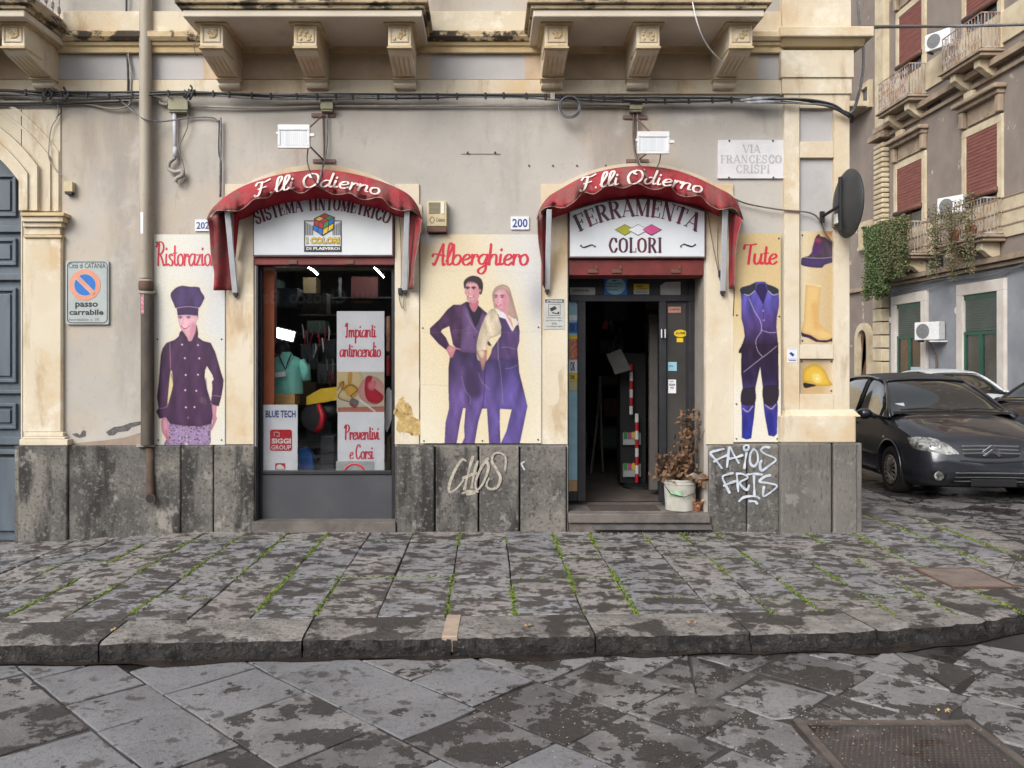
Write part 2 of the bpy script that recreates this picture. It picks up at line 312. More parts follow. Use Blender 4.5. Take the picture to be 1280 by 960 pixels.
# ---------------- lettering ----------------
SCR = {
'a': (1.0, [[(.85,.95),(.5,1.0),(.15,.7),(.1,.3),(.3,.0),(.6,.15),(.85,.6),(.88,.95)], [(.9,1.0),(.82,.4),(.9,.04),(1.1,.15)]]),
'b': (.95, [[(.1,1.95),(.15,1.0),(.12,.3),(.35,0),(.7,.15),(.85,.6),(.65,.95),(.35,.85),(.15,.55)]]),
'c': (.85, [[(.8,.8),(.6,1.0),(.25,.85),(.1,.45),(.25,.08),(.55,0),(.85,.2)]]),
'd': (1.05, [[(.8,.9),(.5,1.0),(.18,.75),(.1,.3),(.3,0),(.6,.15),(.82,.6)], [(.9,2.05),(.84,1.0),(.82,.3),(.92,.03),(1.1,.15)]]),
'e': (.85, [[(.15,.45),(.5,.55),(.75,.75),(.6,1.0),(.3,.9),(.1,.5),(.2,.1),(.5,0),(.85,.25)]]),
'g': (1.0, [[(.85,.95),(.5,1.0),(.15,.7),(.12,.35),(.35,.08),(.65,.2),(.85,.7)], [(.9,1.0),(.85,.2),(.8,-.5),(.5,-.85),(.15,-.7),(.2,-.4),(.6,-.15),(1.05,.15)]]),
'h': (1.02, [[(.17,2.0),(.15,1.0),(.12,0)], [(.14,.5),(.4,.95),(.7,.95),(.78,.6),(.76,.15),(.9,0),(1.08,.15)]]),
'i': (.42, [[(.15,1.0),(.12,.4),(.2,.03),(.45,.15)], [(.15,1.38),(.2,1.52)]]),
'l': (.55, [[(.05,.3),(.35,1.1),(.52,1.8),(.38,2.1),(.2,1.8),(.15,.9),(.2,.1),(.4,0),(.62,.2)]]),
'm': (1.24, [[(.1,1.0),(.13,.6),(.1,0)], [(.12,.6),(.35,.98),(.55,.9),(.55,.5),(.53,0)], [(.55,.6),(.78,.98),(1.0,.9),(1.0,.5),(1.02,.08),(1.25,.12)]]),
'n': (.92, [[(.1,1.0),(.13,.6),(.1,0)], [(.12,.6),(.4,.98),(.68,.9),(.7,.5),(.72,.1),(.95,.12)]]),
'o': (.88, [[(.5,1.0),(.15,.8),(.1,.35),(.35,0),(.7,.15),(.8,.6),(.6,.97),(.42,.99)]]),
'p': (.9, [[(.15,1.05),(.15,0),(.12,-.85)], [(.15,.6),(.45,1.0),(.8,.75),(.75,.25),(.45,0),(.18,.15)]]),
'r': (.65, [[(.12,1.0),(.15,.6),(.12,0)], [(.14,.5),(.35,.95),(.6,.95),(.62,.75)]]),
's': (.66, [[(.6,.85),(.4,1.0),(.15,.85),(.25,.6),(.55,.4),(.55,.1),(.3,0),(.05,.12)]]),
't': (.55, [[(.25,1.7),(.22,.8),(.22,.2),(.4,0),(.6,.15)], [(0,1.05),(.5,1.1)]]),
'u': (.95, [[(.12,1.0),(.1,.3),(.3,0),(.6,.2),(.72,.6)], [(.77,1.0),(.72,.3),(.85,.02),(1.0,.15)]]),
'v': (.72, [[(.08,1.0),(.2,.5),(.35,.05),(.6,.5),(.65,1.0)]]),
'z': (.75, [[(.1,.92),(.65,.95)], [(.65,.95),(.1,.05)], [(.1,.05),(.72,.06)]]),
'F': (1.12, [[(.55,1.9),(.45,1.0),(.3,.2),(.05,0),(-.05,.25)], [(0,1.6),(.2,1.95),(.7,1.8),(1.2,2.05)], [(.2,1.0),(.9,1.1)]]),
'O': (1.5, [[(.75,2.0),(.3,1.7),(.12,1.0),(.35,.15),(.8,.0),(1.25,.5),(1.35,1.2),(1.1,1.85),(.7,1.95),(.55,1.6),(.8,1.4)]]),
'R': (1.2, [[(.38,1.9),(.3,1.0),(.25,0)], [(0,1.6),(.3,2.0),(.8,2.0),(1.0,1.55),(.75,1.1),(.35,1.0)], [(.5,1.0),(.8,.5),(1.0,0),(1.2,.1)]]),
'A': (1.2, [[(0,.15),(.15,0),(.5,1.0),(.85,2.0)], [(.87,2.0),(.88,1.0),(.95,0),(1.15,.1)], [(-.1,.8),(.1,1.05),(1.1,.85)]]),
'T': (1.0, [[(0,1.5),(.1,1.9),(.5,1.9),(1.2,2.0)], [(.65,1.9),(.6,1.0),(.55,.0)]]),
'I': (.62, [[(.0,1.5),(.1,1.85),(.4,2.0)], [(.35,2.0),(.3,1.0),(.25,0),(.0,.1)]]),
'P': (1.05, [[(.38,1.9),(.3,1.0),(.25,0)], [(0,1.6),(.3,2.0),(.8,2.0),(1.0,1.55),(.75,1.1),(.35,1.0)]]),
'C': (1.05, [[(.95,1.6),(.8,1.95),(.4,1.8),(.12,1.0),(.3,.1),(.65,0),(.98,.4)]]),
'.': (.4, [[(.1,.03),(.16,.1)]]), ' ': (.5, [])}
K, T_ = .17, .055
def _s(x, w=.3): return [('b', x-w/2, .02, x+w/2, .02, .05)]
def _t(x, w=.3): return [('b', x-w/2, .98, x+w/2, .98, .05)]
SER = {
'A': (.76, [('b',.06,0,.38,1,T_), ('b',.38,1,.7,0,K), ('b',.17,.33,.58,.33,T_)]+_s(.07,.22)+_s(.69,.28)),
'C': (.70, [('c',[(.62,.72),(.48,.97),(.28,.93),(.11,.5),(.28,.07),(.48,.03),(.64,.28)]), ('b',.63,.98,.63,.68,T_)]),
'E': (.60, [('b',.15,0,.15,1,K), ('b',.03,.97,.55,.97,T_), ('b',.15,.5,.42,.5,T_), ('b',.03,.03,.56,.03,T_), ('b',.55,.99,.55,.72,T_), ('b',.56,.01,.56,.3,T_), ('b',.42,.62,.42,.38,T_)]),
'F': (.56, [('b',.15,0,.15,1,K), ('b',.03,.97,.53,.97,T_), ('b',.15,.5,.4,.5,T_), ('b',.53,.99,.53,.72,T_), ('b',.4,.62,.4,.38,T_)]+_s(.15)),
'I': (.34, [('b',.17,0,.17,1,K)]+_s(.17)+_t(.17)),
'L': (.56, [('b',.15,0,.15,1,K), ('b',.03,.03,.53,.03,T_), ('b',.53,.01,.53,.3,T_)]+_t(.15)),
'M': (.92, [('b',.12,0,.12,1,T_), ('b',.14,1,.44,.05,K), ('b',.44,.05,.74,1,T_), ('b',.78,1,.78,0,K)]+_s(.12,.22)+_s(.78,.28)),
'N': (.76, [('b',.12,0,.12,1,T_), ('b',.14,1,.6,0,K), ('b',.62,0,.62,1,T_)]+_s(.12,.22)+_t(.62,.22)),
'O': (.74, [('c',[(.37,.98),(.15,.83),(.1,.5),(.15,.17),(.37,.02),(.59,.17),(.64,.5),(.59,.83),(.37,.98)])]),
'P': (.62, [('b',.15,0,.15,1,K), ('c',[(.15,.97),(.42,.95),(.54,.75),(.42,.5),(.15,.47)])]+_s(.15)+_t(.12,.2)),
'R': (.70, [('b',.15,0,.15,1,K), ('c',[(.15,.97),(.42,.95),(.54,.75),(.42,.52),(.15,.5)]), ('b',.34,.5,.6,0,K)]+_s(.15)+_s(.62,.2)+_t(.12,.2)),
'S': (.60, [('c',[(.5,.76),(.4,.97),(.2,.95),(.1,.74),(.18,.56),(.42,.44),(.5,.24),(.38,.03),(.18,.03),(.06,.26)],.12,.13), ('b',.52,.98,.52,.7,T_), ('b',.05,.02,.05,.3,T_)]),
'T': (.64, [('b',.32,0,.32,1,K), ('b',.02,.97,.62,.97,T_), ('b',.03,.99,.03,.72,T_), ('b',.61,.99,.61,.72,T_)]+_s(.32)),
'V': (.72, [('b',.06,1,.38,0,K), ('b',.38,0,.68,1,T_)]+_t(.06,.26)+_t(.68,.2)), ' ': (.4, [])}

def ribbon(mb, pts, wf, mp, d0, smooth=5):
    """flat stroke: pts 2-D, wf(dx,dy,t)->width, mp(x,y,depth)->3-D; depth grows along the stroke so crossings never share a plane"""
    P = cr(pts, smooth) if len(pts) > 2 else [tuple(pts[0]), tuple(pts[1])]
    n = len(P); Lp = []; Rp = []
    for i, p in enumerate(P):
        a = P[max(i-1, 0)]; b = P[min(i+1, n-1)]
        dx, dy = b[0]-a[0], b[1]-a[1]; l = math.hypot(dx, dy) or 1e-9; dx /= l; dy /= l
        w = wf(dx, dy, i/(n-1))/2; e = w*.55 if i in (0, n-1) else 0
        ex, ey = (-dx*e, -dy*e) if i == 0 else ((dx*e, dy*e) if i == n-1 else (0, 0))
        k = .62 if e else 1
        Lp.append((p[0]-dy*w*k+ex, p[1]+dx*w*k+ey)); Rp.append((p[0]+dy*w*k+ex, p[1]-dx*w*k+ey))
        if i == 0: Lp.append((p[0]-dy*w, p[1]+dx*w)); Rp.append((p[0]+dy*w, p[1]-dx*w))
        if i == n-1:
            Lp.insert(-1, (p[0]-dy*w, p[1]+dx*w)); Rp.insert(-1, (p[0]+dy*w, p[1]-dx*w))
    N = len(Lp); vs = []
    for i in range(N):
        dd = d0+.0005*i/N
        vs += [mp(*Lp[i], dd), mp(*Rp[i], dd)]
    mb.add(vs, [(2*i, 2*i+1, 2*i+3, 2*i+2) for i in range(N-1)])

def script_text(mb, text, mp, size, sx=1., slant=0., thin=.09, thick=.26, gap=0.):
    """size = x-height; mp(x,y,depth) with x,y in the units of size"""
    x = 0; k = 0
    for ch in text:
        adv, strokes = SCR[ch]
        for st in strokes:
            pts = [((x+p[0])*size*sx+slant*p[1]*size, p[1]*size) for p in st]
            ribbon(mb, pts, lambda dx, dy, t: size*(thin+(thick-thin)*abs(dy)**.8), mp, .0006*(k % 3), 5); k += 1
        x += adv+gap
    return x*size*sx
def script_len(text, size, sx=1., gap=0.): return sum(SCR[c][0]+gap for c in text)*size*sx
def serif_text(mb, text, mp, size, sx=1., gap=.06):
    x = 0; k = 0
    for ch in text:
        adv, parts = SER[ch]
        for q in parts:
            if q[0] == 'b':
                _, x0, y0, x1, y1, w = q
                pts = [((x+x0)*size*sx, y0*size), ((x+x1)*size*sx, y1*size)]
                ww = w*size
                ribbon(mb, pts, lambda dx, dy, t, ww=ww: ww, mp, .0006*(k % 5))
            else:
                tn, tk = (q[2], q[3]) if len(q) > 2 else (T_, K)
                pts = [((x+p[0])*size*sx, p[1]*size) for p in q[1]]
                ribbon(mb, pts, lambda dx, dy, t: size*(tn+(tk-tn)*abs(dy)), mp, .0006*(k % 5))
            k += 1
        x += adv+gap
    return x*size*sx
def serif_len(text, size, sx=1., gap=.06): return sum(SER[c][0]+gap for c in text)*size*sx

FONTC = {}
def sans(mb, text, x0, x1, z0, z1, Y, fat=0., mp=None):
    """built-in sans lettering stretched into a world rectangle on the plane Y"""
    key = (text, fat)
    if key not in FONTC:
        cu = bpy.data.curves.new('lettering_source', 'FONT'); cu.body = text; cu.size = 1; cu.offset = fat; cu.resolution_u = 2
        o = bpy.data.objects.new('lettering_source', cu); COL.objects.link(o)
        dg = bpy.context.evaluated_depsgraph_get(); dg.update()
        me = bpy.data.meshes.new_from_object(o.evaluated_get(dg))
        V = [tuple(v.co) for v in me.vertices]; Fc = [tuple(p.vertices) for p in me.polygons]
        bpy.data.objects.remove(o); bpy.data.curves.remove(cu); bpy.data.meshes.remove(me)
        FONTC[key] = (V, Fc)
    V, Fc = FONTC[key]
    if not V: return
    a0, a1 = min(v[0] for v in V), max(v[0] for v in V); b0, b1 = min(v[1] for v in V), max(v[1] for v in V)
    sxx = (x1-x0)/(a1-a0); szz = (z1-z0)/max(b1-b0, 1e-6)
    mb.add([(x0+(v[0]-a0)*sxx, Y, z0+(v[1]-b0)*szz) for v in V], Fc)
def psans(mb, text, px0, px1, py0, py1, Y, fat=0.):
    sans(mb, text, WX(px0, Y), WX(px1, Y), WZ(py1, Y), WZ(py0, Y), Y, fat)
def flat_map(px, py, Y):
    """map for text whose baseline starts at photo pixel (px,py) on plane Y"""
    x0, _, z0 = W(px, py, Y)
    return lambda x, y, d: (x0+x, Y-d, z0+y)

# ---------------- raster prints as coloured grids ----------------
class Canvas:
    def __init__(s, x0, y0, x1, y1, res=3.2):
        s.x0, s.y0, s.x1, s.y1, s.r = x0, y0, x1, y1, res
        s.w = int((x1-x0)*res); s.h = int((y1-y0)*res)
        s.X, s.Y = np.meshgrid(x0+(np.arange(s.w)+.5)/res, y0+(np.arange(s.h)+.5)/res)
        s.a = np.ones((s.h, s.w, 3))
    def mask(s, poly, smooth=True):
        P = cr(poly, 4, True) if smooth else poly
        m = np.zeros((s.h, s.w), bool); n = len(P)
        for i in range(n):
            xa, ya = P[i]; xb, yb = P[(i+1) % n]
            if ya == yb: continue
            c = ((ya > s.Y) != (yb > s.Y)) & (s.X < (xb-xa)*(s.Y-ya)/(yb-ya)+xa); m ^= c
        return m.astype(float)
    def blur(s, m, r):
        k = max(1, int(r*s.r))
        for ax in (0, 1):
            for _ in range(3):
                p = np.pad(m, [(k, k) if a == ax else (0, 0) for a in (0, 1)], mode='edge')
                c = np.cumsum(p, ax); c = np.insert(c, 0, 0, ax)
                m = (np.take(c, np.arange(2*k+1, c.shape[ax]), ax)-np.take(c, np.arange(0, c.shape[ax]-2*k-1), ax))/(2*k+1)
        return m
    def paint(s, m, col):
        col = np.array(col, float)/255 if not isinstance(col, np.ndarray) else col
        s.a = s.a*(1-m[..., None])+col*m[..., None]
    def poly(s, p, col, smooth=True, soft=0, shade=.25):
        m = s.mask(p, smooth); b = s.blur(m, soft) if soft else m
        s.paint(b, col)
        if shade:
            e = s.blur(m, 2.2)*m; s.a *= (1-shade*(1-e)*m)[..., None]
        return m
    def line(s, p, w, col, op=1.):
        P = cr(p, 6) if len(p) > 2 else p; d = np.full((s.h, s.w), 1e9)
        for (xa, ya), (xb, yb) in zip(P[:-1], P[1:]):
            L2 = (xb-xa)**2+(yb-ya)**2+1e-9; t = np.clip(((s.X-xa)*(xb-xa)+(s.Y-ya)*(yb-ya))/L2, 0, 1)
            d = np.minimum(d, np.hypot(s.X-xa-t*(xb-xa), s.Y-ya-t*(yb-ya)))
        s.paint(np.clip((w/2-d)*s.r+.5, 0, 1)*op, col)
    def dot(s, x, y, r, col, op=1., ry=None):
        ry = ry or r; d = np.hypot((s.X-x)/r, (s.Y-y)/ry); s.paint(np.clip((1-d)*r*s.r*.8+.5, 0, 1)*op, col)
    def fold(s, m, amp=.12, scale=6, seed=1, st=(1, .35)):
        """cloth-like soft light and dark"""
        r = np.random.default_rng(seed); f = np.zeros_like(m)
        for o in range(3):
            q = scale*2**o
            for _ in range(5):
                ang = r.uniform(-.5, .5); ph = r.uniform(0, 6.28); k = q/60*r.uniform(.6, 1.6)
                f += np.sin((s.X*math.cos(ang)+s.Y*math.sin(ang)*st[1])*k*2+ph+1.5*np.sin(s.Y*k*.6+ph))/2**o
        f /= 4; s.a *= (1+amp*f*m)[..., None]
    def build(s, name, Y, parent, mat):
        a = np.clip(s.a, 0, 1); k = 2
        h, w = s.h//k, s.w//k
        a = a[:h*k, :w*k].reshape(h, k, w, k, 3).mean((1, 3))
        gr = a.mean(-1, keepdims=True); a = gr+(a-gr)*.84; q_ = np.random.default_rng(w)
        b_ = a.copy(); b_[1:-1, 1:-1] = (a[1:-1, 1:-1]*4+a[:-2, 1:-1]+a[2:, 1:-1]+a[1:-1, :-2]+a[1:-1, 2:])/8; a = b_
        a = np.clip(a*(1+q_.normal(0, .022, (h, w, 1)))+q_.normal(0, .008, (h, w, 3)), 0, 1)
        a = np.where(a <= .04045, a/12.92, ((a+.055)/1.055)**2.4)*.70
        xs = [WX(v, Y) for v in np.linspace(s.x0, s.x1, w+1)]; zs = [WZ(v, Y) for v in np.linspace(s.y0, s.y1, h+1)]
        XX, ZZ = np.meshgrid(xs, zs); co = np.stack([XX, np.full_like(XX, Y), ZZ], -1).reshape(-1, 3)
        me = bpy.data.meshes.new(name); nf = w*h
        me.vertices.add(len(co)); me.vertices.foreach_set('co', co.ravel())
        i = np.arange(h)[:, None]*(w+1)+np.arange(w)[None, :]
        q = np.stack([i+w+1, i+w+2, i+1, i], -1).reshape(-1)
        me.loops.add(nf*4); me.loops.foreach_set('vertex_index', q.astype(np.int32))
        me.polygons.add(nf); me.polygons.foreach_set('loop_start', np.arange(nf, dtype=np.int32)*4)
        me.update(calc_edges=True)
        at = me.attributes.new('Col', 'FLOAT_COLOR', 'FACE')
        at.data.foreach_set('color', np.concatenate([a.reshape(-1, 3), np.ones((nf, 1))], 1).ravel().astype(np.float32))
        me.materials.append(mat)
        o = bpy.data.objects.new(name, me); COL.objects.link(o); put(o, parent); return o
def tr(pts, ox, oy, s): return [(ox+p[0]/s, oy+p[1]/s) for p in pts]
# ================= SETTING: ground =================
def gz(x, y=0):
    return -.056*max(0, min(-2.5-x, 6))*(1 if y > -2.6 else .25)
KL = [(-9, -3.06), (-2.59, -3.02), (-.03, -2.9), (1.78, -2.82), (2.5, -2.72), (3.17, -2.5), (3.75, -2.1), (4.2, -1.5), (4.42, -.8), (4.5, 0), (4.5, 40)]   # outer kerb line
KC = []
for i in range(len(KL)-1):
    KC.append(KL[i])
KC = [KL[0], KL[1]]+cr(KL[1:10], 3)[1:]+[KL[10]]
def inner_line(off):
    out = []
    for i, p in enumerate(KC):
        a = KC[max(i-1, 0)]; b = KC[min(i+1, len(KC)-1)]
        dx, dy = b[0]-a[0], b[1]-a[1]; l = math.hypot(dx, dy)
        w = off*(1 if p[1] < -1.6 else .75)
        out.append((p[0]-dy/l*w, p[1]+dx/l*w))
    return out
KI = inner_line(.40)
def clip(poly, a, b):
    """keep the part of poly left of a->b"""
    out = []; n = len(poly)
    def sd(p): return (b[0]-a[0])*(p[1]-a[1])-(b[1]-a[1])*(p[0]-a[0])
    for i in range(n):
        p, q = poly[i], poly[(i+1) % n]; sp, sq = sd(p), sd(q)
        if sp >= 0: out.append(p)
        if (sp > 0 > sq) or (sp < 0 < sq):
            t = sp/(sp-sq); out.append((p[0]+(q[0]-p[0])*t, p[1]+(q[1]-p[1])*t))
    return out
def area(p): return abs(sum(p[i][0]*p[(i+1) % len(p)][1]-p[(i+1) % len(p)][0]*p[i][1] for i in range(len(p))))/2

mb = MB(); mb.add([(-70, -70, -.135), (90, -70, -.135), (90, 120, -.135), (-70, 120, -.135)], [(0, 1, 2, 3)])
ground = tag(obj('street', mb, ROADFAR), 'worn grey street surface reaching past the buildings', None, kind='structure')
mb = MB(); mb.add([(-7, -8, -.109), (12, -8, -.109), (12, 3, -.109), (-7, 3, -.109)], [(0, 1, 2, 3)])
road = tag(obj('road', mb, ASPH), 'wet stone paved road in front of the kerb', None, kind='structure')
def drop(mb):
    mb.v = [(x, y, z+gz(x, y)) for x, y, z in mb.v]; return mb
# pavement bed
mb = MB(); P = [(x, y) for x, y in inner_line(.06)]
P = P+[(3.0, 40), (3.0, .3), (-9, .3)]
n = len(P); mb.add([(x, y, -.012) for x, y in P]+[(x, y, -.14) for x, y in P], [tuple(range(n))]+[((i+1) % n, i, n+i, n+(i+1) % n) for i in range(n)])
bm_ = MB(); 
pavement = tag(obj('pavement', drop(mb), SOIL), 'grey stone slab pavement with mossy joints', None, kind='structure')

colx = [-1.39, -1.02, -.646, -.235, .17, .58, .90, 1.37, 1.71, 2.02]
x = -1.39
rr = random.Random(3)
while x > -6.5: x -= rr.uniform(.34, .41); colx.insert(0, x)
x = 2.02
while x < 4.6: x += rr.uniform(.36, .44); colx.append(x)
rowy = [-.02, -.42, -1.02, -1.62, -2.14, -2.62]
joints = []
def rough(poly, a=.003, k=3):
    out = []
    for i in range(len(poly)):
        p, r_ = poly[i], poly[(i+1) % len(poly)]; L = math.hypot(r_[0]-p[0], r_[1]-p[1]); kk = k if L > .12 else 1
        for j in range(kk): out.append((p[0]+(r_[0]-p[0])*j/kk+rr.uniform(-a, a), p[1]+(r_[1]-p[1])*j/kk+rr.uniform(-a, a)))
    return out
def make_slab(poly, parent, name, mat, z0, z1, ch=.006, minarea=.012):
    for i in range(len(KI)-1):
        if poly: poly = clip(poly, KI[i], KI[i+1])
    if len(poly) < 3 or area(poly) < minarea: return
    mb = MB().slab(rough(poly), z0, z1, ch*.6); return obj(name, drop(mb), mat, parent)
for i in range(len(colx)-1):
    a, b = colx[i], colx[i+1]; off = rr.uniform(-.06, .06)
    rows = [rowy[0]]+[y+rr.uniform(-.035, .035) for y in rowy[1:]]
    if rr.random() < .25: rows.insert(2, rows[1]-.3)
    y_top = -.02
    for j in range(len(rows)-1):
        g = .005; sk = rr.uniform(-.012, .012)
        h_ = .008; poly = [(a+g+sk*.3, rows[j+1]+h_), (b-g+sk*.4, rows[j+1]+h_), (b-g, rows[j]-h_), (a+g, rows[j]-h_)]
        make_slab(poly, pavement, 'paving_slab', rr.choice(PAVE), -.03, rr.uniform(-.004, .003))
    joints.append((a, rows))
# slabs of the side street pavement and its corner
cols2 = [3.36, 3.74, 4.12]+[4.5]
for i in range(3):
    y = .0
    while y < 9:
        h = rr.uniform(.5, .75)
        poly = [(cols2[i]+.005, y+.005), (cols2[i+1]-.005, y+.005), (cols2[i+1]-.005, y+h-.005), (cols2[i]+.005, y+h-.005)]
        make_slab(poly, pavement, 'paving_slab', rr.choice(PAVE), -.03, rr.uniform(-.004, .003)); y += h
fill_ = [p for p in KI if p[0] > 2.4 and p[1] < .4]; fill_ = fill_+[(4.0, .4), (2.4, .0)]; fm = MB(); nf_ = len(fill_); fm.add([(x, y, -.007) for x, y in fill_], [tuple(range(nf_))]); obj('corner_mortar', fm, PAVE[1], pavement)
# kerb stones
KERBF = M('dark_chiselled_kerb_face', C(66, 62, 59), C(42, 39, 37), 7, .85, 1.0, 30, bdist=.04, stains=[(C(28, 25, 24), 14, .48, .58, .8), (C(112, 106, 100), 36, .56, .64, .6)])  # street face of the kerb, coloured darker than the stone tops
kj = [-5.3, -4.2, -3.2, -2.08, -1.0, -.19, .6, 1.47, 2.2]
kerb = thing('kerb', None, None, kind='structure'); kerb['label'] = 'rough lava stone kerb of long blocks'
def lerp_line(line, x):
    for (a, b) in zip(line[:-1], line[1:]):
        if a[0] <= x <= b[0]: t = (x-a[0])/(b[0]-a[0]+1e-9); return a[1]+(b[1]-a[1])*t
    return line[-1][1]
def kerb_stone(pts_out, pts_in, seed):
    q = random.Random(seed); n = len(pts_out); rows = []
    for k in range(n):
        o, i = pts_out[k], pts_in[k]
        if k == 0 or k == n-1:
            e = .006 if k == 0 else -.006
        dx, dy = o[0]-i[0], o[1]-i[1]; l = math.hypot(dx, dy); dx /= l; dy /= l
        j = lambda s: q.uniform(-s, s)
        j1, j2, j3 = j(.011), j(.019), j(.016)
        rows.append([(i[0], i[1], -.05), (i[0]+dx*.005, i[1]+dy*.005, -.002+j(.002)), (i[0]+dx*(l*.5), i[1]+dy*l*.5, .002+j(.003)), (o[0]-dx*.03, o[1]-dy*.03, .001+j(.003)), (o[0]-dx*(.008+j1), o[1]-dy*(.008+j1), -.008+j(.004)),
                     (o[0]+dx*j2, o[1]+dy*j2, -.045+j(.006)), (o[0]+dx*j3, o[1]+dy*j3, -.085+j(.006)), (o[0]-dx*.01, o[1]-dy*.01, -.125)])
    mb = MB().grid(rows)
    m = len(rows[0]); b = len(mb.v)-len(rows)*m
    mb.f.append(tuple(range(b+m-1, b-1, -1))); mb.m.append(0)
    mb.f.append(tuple(range(b+(n-1)*m, b+n*m))); mb.m.append(0)
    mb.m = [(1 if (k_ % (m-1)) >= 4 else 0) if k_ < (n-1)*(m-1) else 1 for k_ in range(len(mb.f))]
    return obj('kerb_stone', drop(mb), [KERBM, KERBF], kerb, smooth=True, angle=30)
def res(line, t0, t1, n):
    L = [0]
    for a, b in zip(line[:-1], line[1:]): L.append(L[-1]+math.hypot(b[0]-a[0], b[1]-a[1]))
    out = []
    for k in range(n):
        s = t0+(t1-t0)*k/(n-1)
        for i in range(len(L)-1):
            if L[i] <= s <= L[i+1]+1e-9:
                t = (s-L[i])/(L[i+1]-L[i]); out.append((line[i][0]+(line[i+1][0]-line[i][0])*t, line[i][1]+(line[i+1][1]-line[i][1])*t, i+t)); break
    return out
Lk = [0]
for a, b in zip(KC[:-1], KC[1:]): Lk.append(Lk[-1]+math.hypot(b[0]-a[0], b[1]-a[1]))
def s_at_x(x):
    for i in range(len(KC)-1):
        if KC[i][0] <= x <= KC[i+1][0]: return Lk[i]+(Lk[i+1]-Lk[i])*(x-KC[i][0])/(KC[i+1][0]-KC[i][0]+1e-9)
stops = [s_at_x(x) for x in kj]; s = stops[-1]+.75
s_end = stops[-1]+13
while s < s_end: stops.append(s); s += rr.uniform(.7, 1.1)
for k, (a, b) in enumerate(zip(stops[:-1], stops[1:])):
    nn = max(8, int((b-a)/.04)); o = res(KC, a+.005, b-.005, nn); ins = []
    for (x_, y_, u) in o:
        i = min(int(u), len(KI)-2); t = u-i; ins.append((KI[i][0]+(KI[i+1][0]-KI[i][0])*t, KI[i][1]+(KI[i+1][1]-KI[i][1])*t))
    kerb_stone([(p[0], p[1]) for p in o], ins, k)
# mortar wedge and pale repair on the kerb
mb = MB().slab([(-.245, -2.90), (-.16, -2.90), (-.15, -2.5), (-.235, -2.5)], -.08, .006)
obj('mortar_joint', mb, M('pale_mortar', C(180, 160, 142), C(160, 142, 126), 12, .9, .4, 60), kerb)

# road stones laid on the diagonal
bands = [-9.9, -9.2, -8.6, -8.0, -7.4, -6.75, -6.15, -5.54, -5.0, -4.28, -3.64, -3.0, -2.4, -1.75, -1.1, -.5, .1, .75, 1.4, 2.0, 2.65, 3.3, 3.9, 4.5, 5.1, 5.7, 6.3, 6.9, 7.5, 8.1, 8.8]
MAN = (1.36, 2.20, -4.62, -3.70)          # hole for the cover x0,x1,y0,y1
OUTW = [(x, y) for x, y in inner_line(-.03)]
def outside(poly):
    cx = sum(p[0] for p in poly)/len(poly); cy = sum(p[1] for p in poly)/len(poly)
    best = min(range(len(OUTW)-1), key=lambda i: math.hypot((OUTW[i][0]+OUTW[i+1][0])/2-cx, (OUTW[i][1]+OUTW[i+1][1])/2-cy) if math.hypot(OUTW[i+1][0]-OUTW[i][0], OUTW[i+1][1]-OUTW[i][1]) < 3 else abs(cy-(OUTW[i][1] if OUTW[i][1] < -2.6 else 1e3))+ (0 if OUTW[i][0] <= cx <= OUTW[i+1][0] else 9))
    for i in (best-1, best, best+1):
        if 0 <= i < len(OUTW)-1 and poly: poly = clip(poly, OUTW[i+1], OUTW[i])
    return poly
nst = 0
